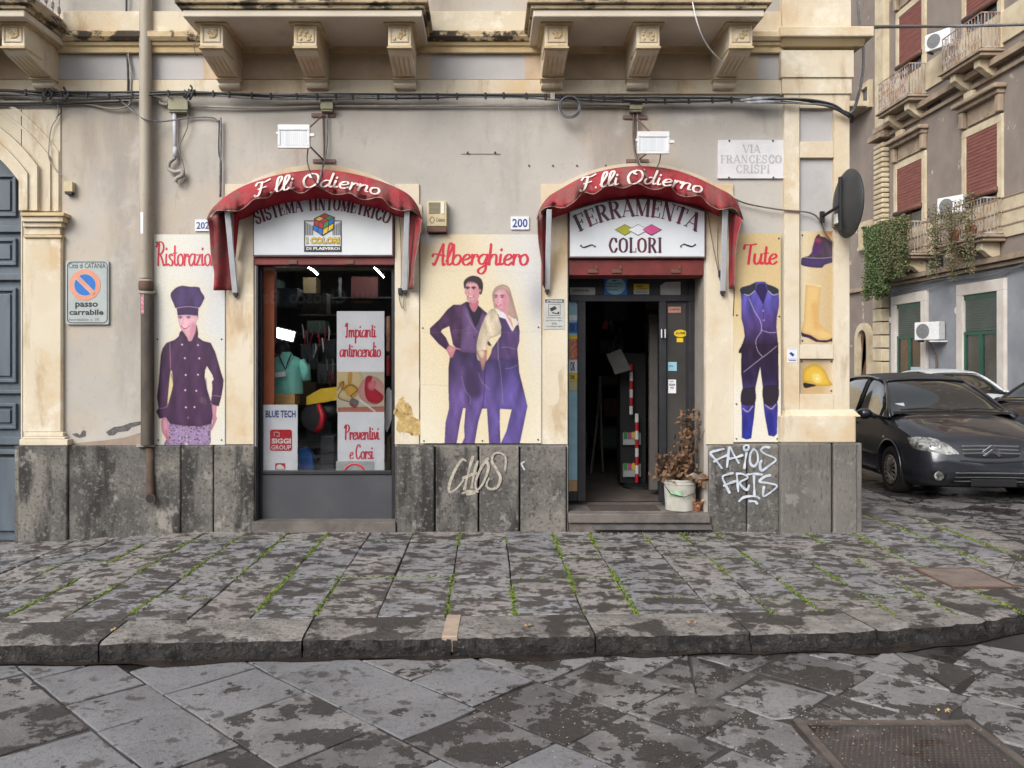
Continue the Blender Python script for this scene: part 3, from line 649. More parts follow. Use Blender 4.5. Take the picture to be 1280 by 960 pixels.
for k in range(len(bands)-1):
    s0, s1 = bands[k]+.009, bands[k+1]-.009; t = -3.0+rr.uniform(0, .5)
    while t < 15:
        dt = rr.uniform(.5, .82); t0, t1 = t+.008, t+dt-.008; t += dt
        sk = rr.uniform(-.03, .03)
        quad = [((s0+t0)/2, (s0-t0)/2), ((s1+t0+sk)/2, (s1-t0-sk)/2), ((s1+t1+sk)/2, (s1-t1-sk)/2), ((s0+t1)/2, (s0-t1)/2)]
        cx = sum(p[0] for p in quad)/4; cy = sum(p[1] for p in quad)/4
        if not (-4.8 < cx < 8.2 and -4.75 < cy < (-2.6 if cx < 3.2 else 2.6)): continue
        if cx > 4 and cy > -1.2 and cx > 6.6: continue
        polys = [quad]
        if cx > .9 or rr.random() < .12:      # broken stones
            a = rr.uniform(0, PI); c0 = (cx+rr.uniform(-.08, .08), cy+rr.uniform(-.08, .08)); d = (math.cos(a), math.sin(a))
            if rr.random() < .42:
                e = .012
                A1 = clip(quad, (c0[0]-d[1]*e, c0[1]+d[0]*e), (c0[0]-d[1]*e+d[0], c0[1]+d[0]*e+d[1]))
                A2 = clip(quad, (c0[0]+d[1]*e+d[0], c0[1]-d[0]*e+d[1]), (c0[0]+d[1]*e, c0[1]-d[0]*e))
                polys = [A1, A2]
        for poly in polys:
            if len(poly) < 3: continue
            if cx > 1.0:
                poly = [(p[0]+rr.uniform(-.025, .025), p[1]+rr.uniform(-.025, .025)) for p in poly]
                if rr.random() < .07: continue
            poly = outside(poly)
            if len(poly) < 3 or area(poly) < .02: continue
            xs = [p[0] for p in poly]; ys = [p[1] for p in poly]
            if max(xs) > MAN[0] and min(xs) < MAN[1] and max(ys) > MAN[2] and min(ys) < MAN[3]:
                # cut the stone back from the cover
                best = []
                for cand in (clip(poly, (MAN[0], 0), (MAN[0], 1)), clip(poly, (MAN[1], 1), (MAN[1], 0)), clip(poly, (MAN[0], MAN[3]), (MAN[1], MAN[3]))):
                    if len(cand) > 2 and area(cand) > (area(best) if best else .015): best = cand
                if not best: continue
                poly = best
            if nst >= 299: continue
            w = ROADS[0] if (cx < -.6 and rr.random() < .85) else (rr.choice(ROADS[:3]) if cx < .6 else rr.choice(ROADS[1:]+[ROADS[3]]))
            if -.3 < cx < .6 and -3.6 < cy < -3.2: w = ROADS[0]
            zt = -.102+rr.uniform(-.002, .002) if cx < .9 else -.102+rr.uniform(-.003, .003)
            mb = MB().slab(rough(poly, .005 if cx < .9 else .009), -.13, zt, .0025 if cx < .9 else .006); tx, ty = rr.uniform(-.005, .005), rr.uniform(-.005, .005); mb.v = [(x, y, z_ if z_ < -.125 else z_+(x-cx)*tx+(y-cy)*ty) for x, y, z_ in mb.v]
            obj('paving_stone', mb, w, road); nst += 1
print('road stones', nst)

# metal access cover in the road
mc = thing('access_cover', 'rusty brown square steel cover set in the wet road', 'manhole cover', (1.78, -4.15, -.11))
fr = MB()
for a in ((1.38, 1.42, -4.62, -3.72), (2.14, 2.18, -4.62, -3.72)): fr.box(a[0], a[1], a[2], a[3], -.125, -.1)
fr.box(1.422, 2.138, -3.76, -3.722, -.125, -.101)
obj('frame', fr, M('worn_cover_frame', C(104, 94, 88), C(78, 70, 66), 9, .6, .4, 60), mc)
COVM = M('cover_rust', C(76, 60, 52), C(62, 50, 44), 7, .5, .5, 60, stains=[(C(44, 37, 34), 4, .52, .62, .8, (1, 1, 1), .35), (C(120, 92, 74), 18, .64, .74, .5)])
pl = MB().box(1.428, 2.132, -4.6, -3.766, -.125, -.110)
plate = obj('plate', pl, COVM, mc)
tr_ = MB()
for i in range(30):
    for j in range(34):
        x = 1.445+i*.0232+(j % 2)*.0116; y = -3.785-j*.0235
        if x > 2.12: continue
        if -4.28 < y < -4.20 and 1.66 < x < 1.92: continue
        tr_.add([(x-.006, y-.004, -.11), (x+.006, y-.004, -.11), (x+.006, y+.004, -.11), (x-.006, y+.004, -.11), (x, y-.002, -.1045), (x, y+.002, -.1045)], [(0, 1, 4), (1, 2, 5, 4), (2, 3, 5), (3, 0, 4, 5)])
tag(obj('raised_studs', tr_, M('cover_studs', C(104, 84, 72), C(76, 62, 54), 9, .5), mc), None, None, kind='stuff')
pc = thing('utility_cover', 'small reddish concrete cover set in the pavement by the corner', 'utility cover', (3.32, -1.62, 0))
mb = MB().box(3.13, 3.53, -1.87, -1.39, -.02, .006)
obj('slab', mb, M('reddish_concrete', C(134, 118, 110), C(112, 100, 95), 8, .85, .8, 60, stains=[(C(96, 84, 78), 40, .55, .65, .7)]), pc, bevel=.004)
mb = MB()
for a in ((3.10, 3.125, -1.9, -1.36), (3.535, 3.56, -1.9, -1.36)): mb.box(*a, -.02, .005)
mb.box(3.127, 3.533, -1.385, -1.362, -.02, .0045); mb.box(3.127, 3.533, -1.9, -1.875, -.02, .0045)
obj('rim', mb, RUST, pc)

# moss in the pavement joints
mm = MB(); q = random.Random(11)
def tuft(x, y, s):
    for _ in range(3):
        a = q.uniform(0, 2*PI); l = s*q.uniform(.5, 1.2); w = l*.5; z = gz(x, y)+.001
        cx, cy = x+q.gauss(0, .006), y+q.gauss(0, .008)
        dx, dy = math.cos(a), math.sin(a); h = l*q.uniform(.2, .75)
        mm.add([(cx-dx*l*.5, cy-dy*l*.5, z), (cx-dy*w*.5, cy+dx*w*.5, z+h), (cx+dx*l*.5, cy+dy*l*.5, z+h*.5), (cx+dy*w*.5, cy-dx*w*.5, z)], [(0, 1, 2), (0, 2, 3)])
for ci, (xj, rows) in enumerate(joints):
    strong = q.random() < .5
    for j in range(len(rows)-1):
        ya, yb = rows[j], rows[j+1]
        if q.random() < (.92 if strong else .5) and -3.6 < xj < 3.4:
            c = q.uniform(yb, ya); hl = q.uniform(.1, .4)
            for _ in range(int(hl*q.uniform(200, 520))):
                y = c+q.gauss(0, hl*.5)
                if -2.5 < y < -.1: tuft(xj+q.gauss(0, .006+.008*q.random()), y, q.uniform(.004, .017))
        if q.random() < .6 and j and xj < 3.2:
            b = joints[ci+1][0] if ci+1 < len(joints) else xj+.4
            for _ in range(q.randint(12, 60)): tuft(q.uniform(xj, b), rows[j]+q.gauss(0, .01), q.uniform(.006, .014))
for _ in range(500): tuft(3.74+q.gauss(0, .01), q.uniform(-1.2, .8)+q.gauss(0, .1), q.uniform(.008, .017))
for _ in range(400): tuft(4.12+q.gauss(0, .012), -.2+q.gauss(0, .5), q.uniform(.008, .017))
tag(obj('joint_moss', mm, MOSS), 'bright green moss growing along the pavement joints', 'moss', kind='stuff')
# dark wet gutter along the kerb
gm_ = MB(); GL_ = [p for p in res(KC, 3.0, Lk[-1]-37, 90)]
row = []
for k, (x, y, u) in enumerate(GL_):
    i = min(int(u), len(KC)-2); dx, dy = KC[i+1][0]-KC[i][0], KC[i+1][1]-KC[i][1]; l = math.hypot(dx, dy); nx, ny = dy/l, -dx/l
    w = .045+.03*math.sin(k*.55)+.03*math.sin(k*1.7+2)+q.uniform(-.015, .015)
    row.append([(x-nx*.03, y-ny*.03, -.0985), (x+nx*max(.02, w), y+ny*max(.02, w), -.0985)])
gm_.grid(row)
tag(obj('gutter_water', gm_, M('wet_gutter_dirt', C(60, 52, 47), C(44, 39, 36), 7, .22, .4, 60)), 'dark wet gutter running along the foot of the kerb', None, kind='structure')
# crumbs at the foot of the wall and small litter
mm = MB()
for _ in range(900):
    x = q.uniform(-3.5, 3.3); y = -.07-abs(q.gauss(0, .04)); s = q.uniform(.002, .008); z = gz(x)
    mm.add([(x-s, y-s, z), (x+s, y-s*.6, z), (x+s*.5, y+s, z), (x, y, z+s*1.1)], [(0, 1, 3), (1, 2, 3), (2, 0, 3)])
for _ in range(1100):
    x = q.gauss(1.1, .8); y = -3.75+q.gauss(0, .33); s = q.uniform(.0015, .005)
    if y > -3.0: continue
    mm.add([(x-s, y-s, -.1), (x+s, y-s*.6, -.1), (x+s*.5, y+s, -.1), (x, y, -.1+s)], [(0, 1, 3), (1, 2, 3), (2, 0, 3)])
tag(obj('grit', mm, M('pale_grit', C(178, 168, 156), C(120, 108, 98), 40, .9)), 'pale grit and plaster crumbs scattered on the stones', 'grit', kind='stuff')
LEAFM = M('dead_leaf', C(200, 176, 130), C(160, 120, 80), 20, .8)
for k, (px, py, lab) in enumerate(((861, 778, 'crumpled cream leaf lying on the kerb below the shop door'), (658, 782, 'pale dead leaf on the kerb below the posters'), (141, 788, 'small orange leaf on the left part of the kerb'), (1180, 888, 'pale leaf lying on the rusty cover frame'))):
    zd = (1.505 if py < 850 else 1.61)*F/(py-CY); x, y = (px-CX)*zd/F, zd-D; z0 = .003 if py < 850 else -.1
    mb = MB()
    for _ in range(4):
        a = q.uniform(0, 6.3); s = .016; ox, oy = x+q.gauss(0, .018), y+q.gauss(0, .012)
        mb.add([(ox-s*math.cos(a), oy-s*math.sin(a), z0), (ox+s*.5*math.sin(a), oy-s*.5*math.cos(a), z0+.012), (ox+s*math.cos(a), oy+s*math.sin(a), z0+.003), (ox-s*.5*math.sin(a), oy+s*.5*math.cos(a), z0+.009)], [(0, 1, 2, 3)])
    tag(obj('dead_leaf', mb, LEAFM), lab, 'leaf', 'dead leaves on the stones')

# ================= CORNER BUILDING =================
XR = WX(1072)           # right corner of the plinth
bld = thing('corner_building', 'grey stucco corner building with cream trim above a dark lava stone plinth', 'building', (0, 0, 0))
TOP = 6.4; LEFT = -7.0
XW = WX(1062)
wall = MB()
wall.box(LEFT, WX(-280), 0, .5, -.3, TOP)
wall.box(WX(-280)+.0005, WX(28), .0, .5, WZ(140), TOP)
wall.box(WX(28)+.0005, WX(320), .0, .5, -.3, TOP)
wall.box(WX(320)+.0005, WX(494), .0, .5, WZ(270), TOP)
wall.box(WX(494)+.0005, WX(710), .0, .5, -.3, TOP)
wall.box(WX(710)+.0005, WX(880), .0, .5, WZ(262), TOP)
wall.box(WX(880)+.0005, XW, .0, .5, -.3, TOP)
obj('wall', wall, STUCCO, bld)
sw = MB().box(XW-.5, XW-.002, .5005, 14, -.3, TOP)
obj('side_wall', sw, STUCCO, bld)
rf = MB().box(LEFT, XW-.02, .02, 14, TOP+.0005, TOP+.2)
obj('upper_floor_slab', rf, STUCCO2, bld)

# plinth stones (parts)
def plinth(a, b, top=556, bot=None, mat=LAVA, y=-.055, bulge=0):
    x0, x1 = WX(a, y)+.0015, WX(b, y)-.0015
    mb = MB(); z0 = -.25; z1 = WZ(top, y)
    n = 10; m = 8; G = []
    seed = q.uniform(0, 99)
    poly = []
    mb.box(x0, x1, y, .0, z0, z1)
    return obj('plinth_stone', mb, mat, bld, bevel=.016, seg=3)
for a_, b_ in ((28.5, 318), (494.5, 708.5), (885, 1060)): obj('plinth_backing', MB().box(WX(a_), WX(b_), -.012, -.001, -.25, WZ(558)), SOIL, bld)
for a, b, m in ((22, 84, LAVA), (85, 225.5, LAVA), (226, 266.5, LAVA), (267, 318, LAVA), (495, 543, LAVA), (544.5, 597.5, LAVA), (599, 649, LAVA), (650.5, 708, LAVA), (886, 933.5, LAVA), (934.5, 974.5, LAVA)):
    plinth(a, b, 557, mat=m, y=-.05-q.uniform(0, .012)-(.03 if a < 30 else 0))
for a, b in ((976, 1040), (1042, 1072)):
    plinth(a, b, 554, mat=LAVA_L, y=-.11)
mb = MB().box(XW-.0, XR-.003, -.095, 14, -.25, WZ(554, -.1)); obj('plinth_return', mb, LAVA_L, bld, bevel=.01)
for i in range(8): plinth(-300-i*0-0 if False else -520+i*30, -491+i*30, 557)

# cream trim on the facade, all 12-30 mm proud of the stucco
CR = MB(); e = .004
def strip(a, b, c, d, y=-.015, mb=CR): mb.pbox(a, b, c, d, y, .02)
obs = []
def trim(name, a, b, c, d, y=-.015, mat=CREAM, bev=.003):
    mb = MB().pbox(a, b, c, d, y, .01); return obj(name, mb, mat, bld, bevel=bev)
trim('string_band', -280, 977, 99.5, 117, -.03)
trim('grey_frieze_panel', -280, 976.5, 68.5, 99, -.006, STUCCO2, 0)
for a_, b_ in ((-270, 74), (254, 538), (656, 948)): trim('soffit_frieze', a_, b_, 62, 98.8, -.010, M('tan_frieze_plaster', C(208, 188, 164), C(192, 168, 142), 2, .9, .3, 40, stains=[(C(164, 138, 112), 2.4, .52, .72, .5)]), 0)
trim('upper_band', -280, 977, 14, 43, -.06, CREAM)
# projecting ledge profile
def cornice(name, x0, x1, prof, mat, ends=True):
    """prof list of (y,z) from bottom at wall to top at wall"""
    mb = MB().prismx(prof, x0, x1); return obj(name, mb, mat, bld)
z = lambda p, y=0: WZ(p, y)
cornice('string_ledge', WX(-280), WX(976), [(.01, z(68)), (-.05, z(68)), (-.055, z(62)), (-.075, z(60)), (-.085, z(56.5)), (.01, z(56.5))], CREAM_DK)
cornice('ledge_stone', WX(-280), WX(974), [(.01, z(56)), (-.10, z(56)), (-.125, z(52)), (-.125, z(46)), (-.10, z(43.5)), (.01, z(43.5))], LEDGE)
# shop surrounds
for a, b in ((281, 317), (493.5, 524), (676, 709.5), (882.5, 917)):
    trim('shop_surround', a, b, 230, 555.5, -.018)
def arch_band(px0, px1, pyb, pyt, wpx, y0, mat, name='arch_band', y1=.01):
    """segmental arch band between px0..px1, springing at pyb, crown at pyt"""
    cx = (px0+px1)/2; h = pyb-pyt; w = (px1-px0)/2; R = (w*w+h*h)/(2*h); cy = pyt+R; n = 28
    mb = MB(); a0 = math.asin(w/R); O = []; I = []
    for k in range(n+1):
        a = -a0+2*a0*k/n; O.append((WX(cx+R*math.sin(a)), WZ(cy-R*math.cos(a)))); I.append((WX(cx+(R-wpx)*math.sin(a)), WZ(cy-(R-wpx)*math.cos(a))))
    for k in range(n): mb.prism([O[k], O[k+1], I[k+1], I[k]], y0, y1)
    bm = bmesh.new(); return obj(name, mb, mat, bld)
arch_band(268, 528, 262, 206.5, 26, -.02, CREAM)
arch_band(675, 922, 250, 204.5, 26, -.021, CREAM)
trim('arch_foot', 517, 527.5, 256, 291, -.019)
# corner pilaster
for nm, a in (('pilaster_strip', (980.5, 999.5, 117.5, 512)), ('pilaster_strip', (1042.5, 1062, 117.5, 512))): trim(nm, *a, -.045)
for c_, d_ in ((117.5, 135), (177, 197), (430.5, 448.5), (492.5, 512)): trim('pilaster_rail', 999.8, 1042.2, c_, d_, -.044)
trim('pilaster_field', 999.8, 1042.2, 135.3, 492.3, -.008, STUCCO2, 0)
trim('pilaster_base', 975.5, 1070, 520, 553.5, -.10, CREAM, .012)
mb = MB(); x0, x1 = WX(979), WX(1064); X0, X1 = WX(975.5), WX(1070)
zz0, zz1 = WZ(519.7), WZ(511.5)
mb.add([(X0, -.1, zz0), (X1, -.1, zz0), (X1, .01, zz0), (X0, .01, zz0), (x0, -.046, zz1), (x1, -.046, zz1), (x1, .01, zz1), (x0, .01, zz1)], [(0, 1, 5, 4), (1, 2, 6, 5), (3, 0, 4, 7), (4, 5, 6, 7)])
obj('pilaster_base_slope', mb, CREAM, bld)
trim('pilaster_band', 977.5, 1065, 97.5, 117, -.06, CREAM, .004)
trim('pilaster_band', 976.5, 1067.5, 62.5, 96.5, -.075, CREAM, .004)
mb = MB().pbox(968, 1083, 41, 54, -.16, .01, 0); obj('pilaster_cap', mb, M('cracked_pale_cap', C(226, 212, 190), C(206, 184, 148), 3, .9, .6, 30, stains=[(C(96, 82, 66), 6, .62, .7, .6)]), bld, bevel=.012)
mb = MB().prismx([(.01, z(62)), (-.08, z(62)), (-.13, z(54.3)), (.01, z(54.3))], WX(972), WX(1074)); obj('pilaster_cap_moulding', mb, CREAM_DK, bld)
trim('pilaster_block', 978, 1064, -40, 40.6, -.07, CREAM, .004)
# return of trim on the side wall
for c_, d_, pr in ((41, 54, .15), (62.5, 96.5, .03), (97.5, 117, .02), (520, 553.5, .06)):
    mb = MB().box(XW-.001, XW+pr, .0105, 14, WZ(d_), WZ(c_)); obj('side_band', mb, CREAM, bld)
# peeled plaster patch left of the couple poster and damage near the drain
PEEL = M('exposed_tuff', C(214, 188, 130), C(176, 144, 88), 24, .95, 1.0, 50, stains=[(C(96, 66, 36), 16, .55, .65, .8)])
mb = MB(); base = tr([(730, 60), (690, 140), (712, 175), (700, 230), (760, 250), (820, 260), (822, 180), (790, 165), (770, 115), (745, 85)], 320, 480, 4)
base = [(a+q.uniform(-1.5, 1.5), b+q.uniform(-1.5, 1.5)) for a, b in cr(base, 4, True)]; pts = [(WX(a, -.02), WZ(b, -.02)) for a, b in base]; mb.prism(pts, -.0195, -.01); obj('peeled_plaster', mb, PEEL, bld)
mb = MB(); base = tr([(530, 240), (570, 215), (610, 210), (650, 195), (716, 183), (716, 200), (660, 215), (640, 235), (590, 240), (570, 255), (545, 258)], 0, 480, 4)
mb.prism([(WX(a), WZ(b)) for a, b in base], -.002, .003); obj('plaster_crack', mb, M('cracked_plaster_grey', C(112, 110, 110), C(86, 84, 84), 26, .95, .8, 60), bld)  # flat grey shape for the cracked plaster
mb = MB(); base = tr([(360, 250), (385, 245), (400, 255), (415, 230), (430, 235), (430, 260), (400, 270), (375, 262)], 0, 480, 4)
mb.prism([(WX(a), WZ(b)) for a, b in base], -.002, .003); obj('plaster_crack', mb, MATS['cracked_plaster_grey'], bld)
mb = MB(); base = tr([(345, 318), (350, 300), (430, 290), (520, 282), (620, 268), (715, 240), (716, 318)], 0, 480, 4)
mb.prism([(WX(a), WZ(b)) for a, b in base], -.0015, .003); obj('plaster_repair', mb, M('tan_render', C(170, 150, 134), C(150, 134, 122), 6, .95, .4, 50), bld)
for px0, pz0, px1, pz1 in ((715, 480, 745, 520), (676.5, 345, 708, 400)):
    pass
PALE = M('pale_plaster_patch', C(220, 209, 188), C(214, 200, 176), 5, .9, .2, 50)
for pts in ([(500, 475), (510, 462), (523, 460), (523, 500), (512, 505), (500, 498)], [(680, 446), (701, 442), (702, 462), (697, 470), (700, 498), (690, 506), (681, 500), (684, 470)], [(889, 452), (900, 440), (908, 428), (914, 424), (912, 452), (902, 470), (906, 492), (896, 520), (889, 516), (892, 480)]):
    mb = MB(); mb.prism([(WX(a, -.02), WZ(b, -.02)) for a, b in [(u+q.uniform(-1.2, 1.2), v+q.uniform(-1.2, 1.2)) for u, v in cr(pts, 2, True)]], -.0192, -.01); obj('plaster_patch', mb, PALE, bld)

# gate bay on the left
GX0, GX1 = WX(-280), WX(27)
gate = MB(); gy = .14
gate.box(GX0, GX1+.0, gy, gy+.05, -.2, WZ(150)); g_ = obj('gate', gate, GATEW, bld)
def gpanel(a, b, c, d):
    y = gy
    mb = MB()
    A, B = WX(a, y), WX(b, y); Z0, Z1 = WZ(d, y), WZ(c, y); w = .03
    mb.box(A, B, y-.03, y+.0, Z1-w, Z1); mb.box(A, B, y-.03, y, Z0, Z0+w)
    mb.box(A, A+w, y-.031, y, Z0+w, Z1-w); mb.box(B-w, B, y-.031, y, Z0+w, Z1-w)
    mb.box(A+w*1.9, B-w*1.9, y-.018, y, Z0+w*1.9, Z1-w*1.9)
    return mb
for a, b in ((-60, 22), (-150, -70), (-240, -160)):
    for c, d in ((218, 271), (298, 332), (360, 478), (504, 536)):
        obj('gate_panel', gpanel(a, b, c, d), GATEW, g_, bevel=.005)
    mb = MB().pbox(a-3, b+2, 572, 664, gy-.03, gy); obj('gate_panel', mb, GATEW, g_, bevel=.006)
for c, d, p in ((282, 290, .04), (342, 350, .045), (488, 492, .04), (546, 556, .05), (562, 568, .055)):
    mb = MB().pbox(-270, 27, c, d, gy-p, gy); obj('gate_rail', mb, GATEW, g_, bevel=.005)
mb = MB().box(GX0, GX1-.0, -.05, .6, -.25, gz(-4.2)-.03); obj('gate_threshold', mb, LAVA, bld)
# arch of the gate
ACX, ACY = -126, 335
def ring(r0, r1, y0, mat, name, y1=.01):
    def path(r):
        xv = 27.3+(r-187)*.78; a1 = math.asin(min(1, (xv-ACX)/r)); P = [(ACX+r*math.sin(a), ACY-r*math.cos(a)) for a in np.linspace(-a1, a1, 40)]
        return P+[(xv, 264)], xv
    A, B = path(r0)[0], path(r1)[0]; mb = MB()
    for k in range(len(A)-1): mb.prism([(WX(p[0]), WZ(p[1])) for p in (B[k], B[k+1], A[k+1], A[k])], y0, y1)
    return obj(name, mb, mat, bld)
fld = MB(); xs = np.linspace(-280, 27, 31)
for a, b in zip(xs[:-1], xs[1:]):
    ya, yb = [ACY-math.sqrt(max(187**2-(v-ACX)**2, 1)) for v in (a, b)]
    fld.prism([(WX(a), WZ(137)), (WX(b), WZ(137)), (WX(b), WZ(yb)), (WX(a), WZ(ya))], -.012, .14)
obj('arch_field', fld, CREAM, bld)
trim('gate_pilaster_upper', 27.2, 75.5, 137, 264, -.013)
ring(187, 197, -.05, CREAM, 'arch_moulding'); ring(197.2, 202, -.065, CREAM, 'arch_moulding'); ring(202.2, 213, -.045, CREAM, 'arch_moulding'); ring(213.2, 217, -.058, CREAM, 'arch_moulding'); ring(232, 235, -.03, CREAM, 'arch_moulding'); ring(244, 248, -.025, CREAM, 'arch_moulding')
trim('gate_pilaster', 30.5, 76, 296.5, 540, -.045, CREAM, .006); trim('gate_pilaster_core', 28.5, 78, 297, 541, -.035, CREAM, .006)
for a, b, c, d, y, m in ((25, 80, 265.5, 270, -.12, CREAM_DK), (26.5, 78.5, 270.3, 277, -.10, CREAM), (28, 77, 277.3, 283.5, -.075, CREAM), (30.5, 75, 283.8, 293.5, -.05, CREAM), (29, 77, 293.8, 297, -.065, CREAM_DK)): trim('pilaster_capital', a, b, c, d, y, m, .006)
for a, b, c, d, y in ((30, 79, 540.5, 546, -.055), (27.5, 81, 546.3, 549, -.075), (24, 84.5, 549.3, 557, -.09)): trim('pilaster_foot', a, b, c, d, y, CREAM, .007)
mb = MB().box(WX(22), WX(28.3), -.045, .14, -.25, WZ(557)); obj('gate_jamb_stone', mb, LAVA, bld)
mb = MB().box(WX(27.0), WX(28.4), -.01, .14, WZ(556.5), WZ(214)); obj('gate_jamb', mb, CREAM, bld)

# balconies
def bracket(x0, x1):
    d = .57; pr = [(.02, 4.302), (-d, 4.302), (-d, 4.105), (-d+.03, 4.09), (-d+.05, 4.06), (-.12, 4.03-.0), (-.10, 4.0), (-.105, 3.975), (-.085, 3.955), (-.07, 3.93), (.02, 3.92)]
    # slanted underside with a shallow S
    pr = [(.02, 4.302), (-d, 4.302), (-d, 4.115), (-d+.02, 4.10), (-d+.02, 4.085), (-d+.07, 4.06), (-.36, 4.035), (-.2, 4.01), (-.13, 4.0), (-.13, 3.975), (-.10, 3.965), (-.105, 3.945), (-.085, 3.925), (.02, 3.918)]
    return MB().prismx(pr, x0, x1)
def balcony(x0, x1, brs, d=.72, lab=None):
    b = bpy.data.objects.new('balcony', None); COL.objects.link(b); put(b, bld)
    if lab: b['label'] = lab
    for nm, dd, z0, z1, m in (('slab', d, 4.36, 4.395, SLABM), ('soffit', d-.02, 4.303, 4.3595, SOFFIT), ('slab_edge', d+.03, 4.3955, 4.43, SLABM), ('slab_top', d+.0, 4.4305, 4.50, SLABM)):
        mb = MB().box(x0+(.02 if nm == 'soffit' else 0)-(.03 if nm == 'slab_edge' else 0), x1-(.02 if nm == 'soffit' else 0)+(.03 if nm == 'slab_edge' else 0), -dd, .01, z0, z1)
        obj(nm, mb, m, b, bevel=.008)
    for k, x in enumerate(brs):
        br = obj('bracket', bracket(x, x+.19), CREAM, b, bevel=.006)
        cap = MB().box(x-.035, x+.225, -.60, .01, 4.286, 4.3025); obj('bracket_cap', cap, CREAM_DK, b, bevel=.004)
        fp = MB()
        for (u0, u1, v0, v1) in ((.02, .17, 4.262, 4.27), (.02, .17, 4.145, 4.153), (.02, .028, 4.153, 4.262), (.162, .17, 4.153, 4.262)): fp.box(x+u0, x+u1, -.577, -.569, v0, v1)
        rr_ = random.Random(k)
        for _ in range(12):
            cx, cz = x+.095+rr_.uniform(-.045, .045), 4.207+rr_.uniform(-.038, .038); fp.lathe([(.016, 0), (.010, -.007), (.001, -.009)], (cx, -.5705, cz), 'y', 8)
        obj('bracket_panel', fp, CREAM_DK, b)
        fl = MB()
        for u in (.035, .075, .115, .155):     # flutes of the slanted underside
            fl.tube([(x+u, -.49, 4.066), (x+u, -.36, 4.036), (x+u, -.2, 4.012)], .009, 6)
        obj('flutes', fl, CREAM_DK, b)
        for zc in (4.10, 3.99): obj('bracket_moulding', MB().box(x-.008, x+.198, -.583 if zc > 4.05 else -.15, -.3 if zc > 4.05 else .0, zc-.008, zc+.008), CREAM_DK, b, bevel=.003)
    RAILW = M('pale_rusted_railing', C(190, 192, 196), C(150, 120, 104), 14, .6)
    n = int((x1-x0-.06)/.11); d2 = d-.06
    rl = MB()
    for zz in (4.53, 5.36): rl.tube([(x0+.04, 0, zz), (x0+.04, -d2, zz), (x1-.04, -d2, zz), (x1-.04, 0, zz)], .013, 6)
    obj('handrail', rl, RAILW, b)
    for k in range(n+1):
        x = x0+.04+(x1-x0-.08)*k/n; obj('baluster', MB().tube([(x, -d2, 4.5), (x, -d2, 5.36)], .008, 5), RAILW, b)
    for xx in (x0+.04, x1-.04):
        for k in range(1, 6):
            y = -d2*k/6; obj('baluster', MB().tube([(xx, y, 4.5), (xx, y, 5.36)], .008, 5), RAILW, b)
            c = MB(); c.tube([(xx, y+.025*math.cos(a), 4.6+.03*math.sin(a)) for a in np.linspace(0, 6.28, 9)[:-1]], .006, 5, True); obj('scroll', c, RAILW, b)
    return b
balcony(-2.48, -.50, (-2.363, -1.59, -.812), lab='left shop balcony on three stone brackets')
balcony(.36, 2.27, (.483, 1.24, 2.006), lab='right shop balcony on three stone brackets')
balcony(-5.6, -3.72, (-4.0, -4.8, -5.5), lab='balcony above the arched gate')
# upper windows under the top of the frame are out of sight; dark blinds stand behind the balconies
for x0, x1 in ((-2.0, -1.0), (.85, 1.8), (-5.1, -4.2)):
    obj('balcony_door', MB().box(x0, x1, -.02, .0, 4.5, 6.3), GATEW, bld)
# ================= SHOP WINDOW AND DOOR (parts of the building) =================
YG = .10
win = bpy.data.objects.new('shop_window', None); COL.objects.link(win); put(win, bld); win['label'] = 'shop window with a grey kick panel under the left awning'
fr = MB()
fr.pbox(322.5, 327.5, 326, 652, YG-.03, YG+.03); fr.pbox(489.5, 494, 326, 652, YG-.03, YG+.03)
fr.pbox(327.7, 489.3, 329, 333, YG-.03, YG+.03); fr.pbox(327.7, 489.3, 588.5, 593, YG-.035, YG+.03)
obj('frame', fr, DKFRAME, win, bevel=.003)
obj('pane', MB().box(WX(327.5, YG), WX(489.5, YG), YG, YG+.0, WZ(589, YG), WZ(332.5, YG)), GLASS, win)
obj('kick_panel', MB().pbox(327, 490, 593.3, 651, YG-.02, YG+.03), KICK, win, bevel=.004)
obj('sill', MB().pbox(315, 494.5, 652.5, 668, -.08, YG+.1, -.08), STEPM, win, bevel=.006)
obj('shutter_housing', MB().pbox(318, 493.5, 319, 331, -.02, YG+.1), MAROON, win, bevel=.004)
for i, px in enumerate((366, 437)): obj('shutter_stop', MB().pbox(px-5, px+5, 325, 330, -.032, -.021), BROWNP, win)
rv = MB()
rv.box(WX(320), WX(322.3, 0), .0005, .5, -.2, WZ(262)); rv.box(WX(494)-.0, WX(494)+.001, .0, .5, -.2, WZ(262))
obj('reveal', rv, DKFRAME, win)
# display room behind the window
room = MB(); RX0, RX1 = WX(320)-.9, WX(710)+.0
disp = MB().box(WX(320)-.0, WX(494), YG+.04, 1.3, WZ(596, YG)-.02, WZ(594.5, YG)); obj('display_floor', disp, DKROOM, win)
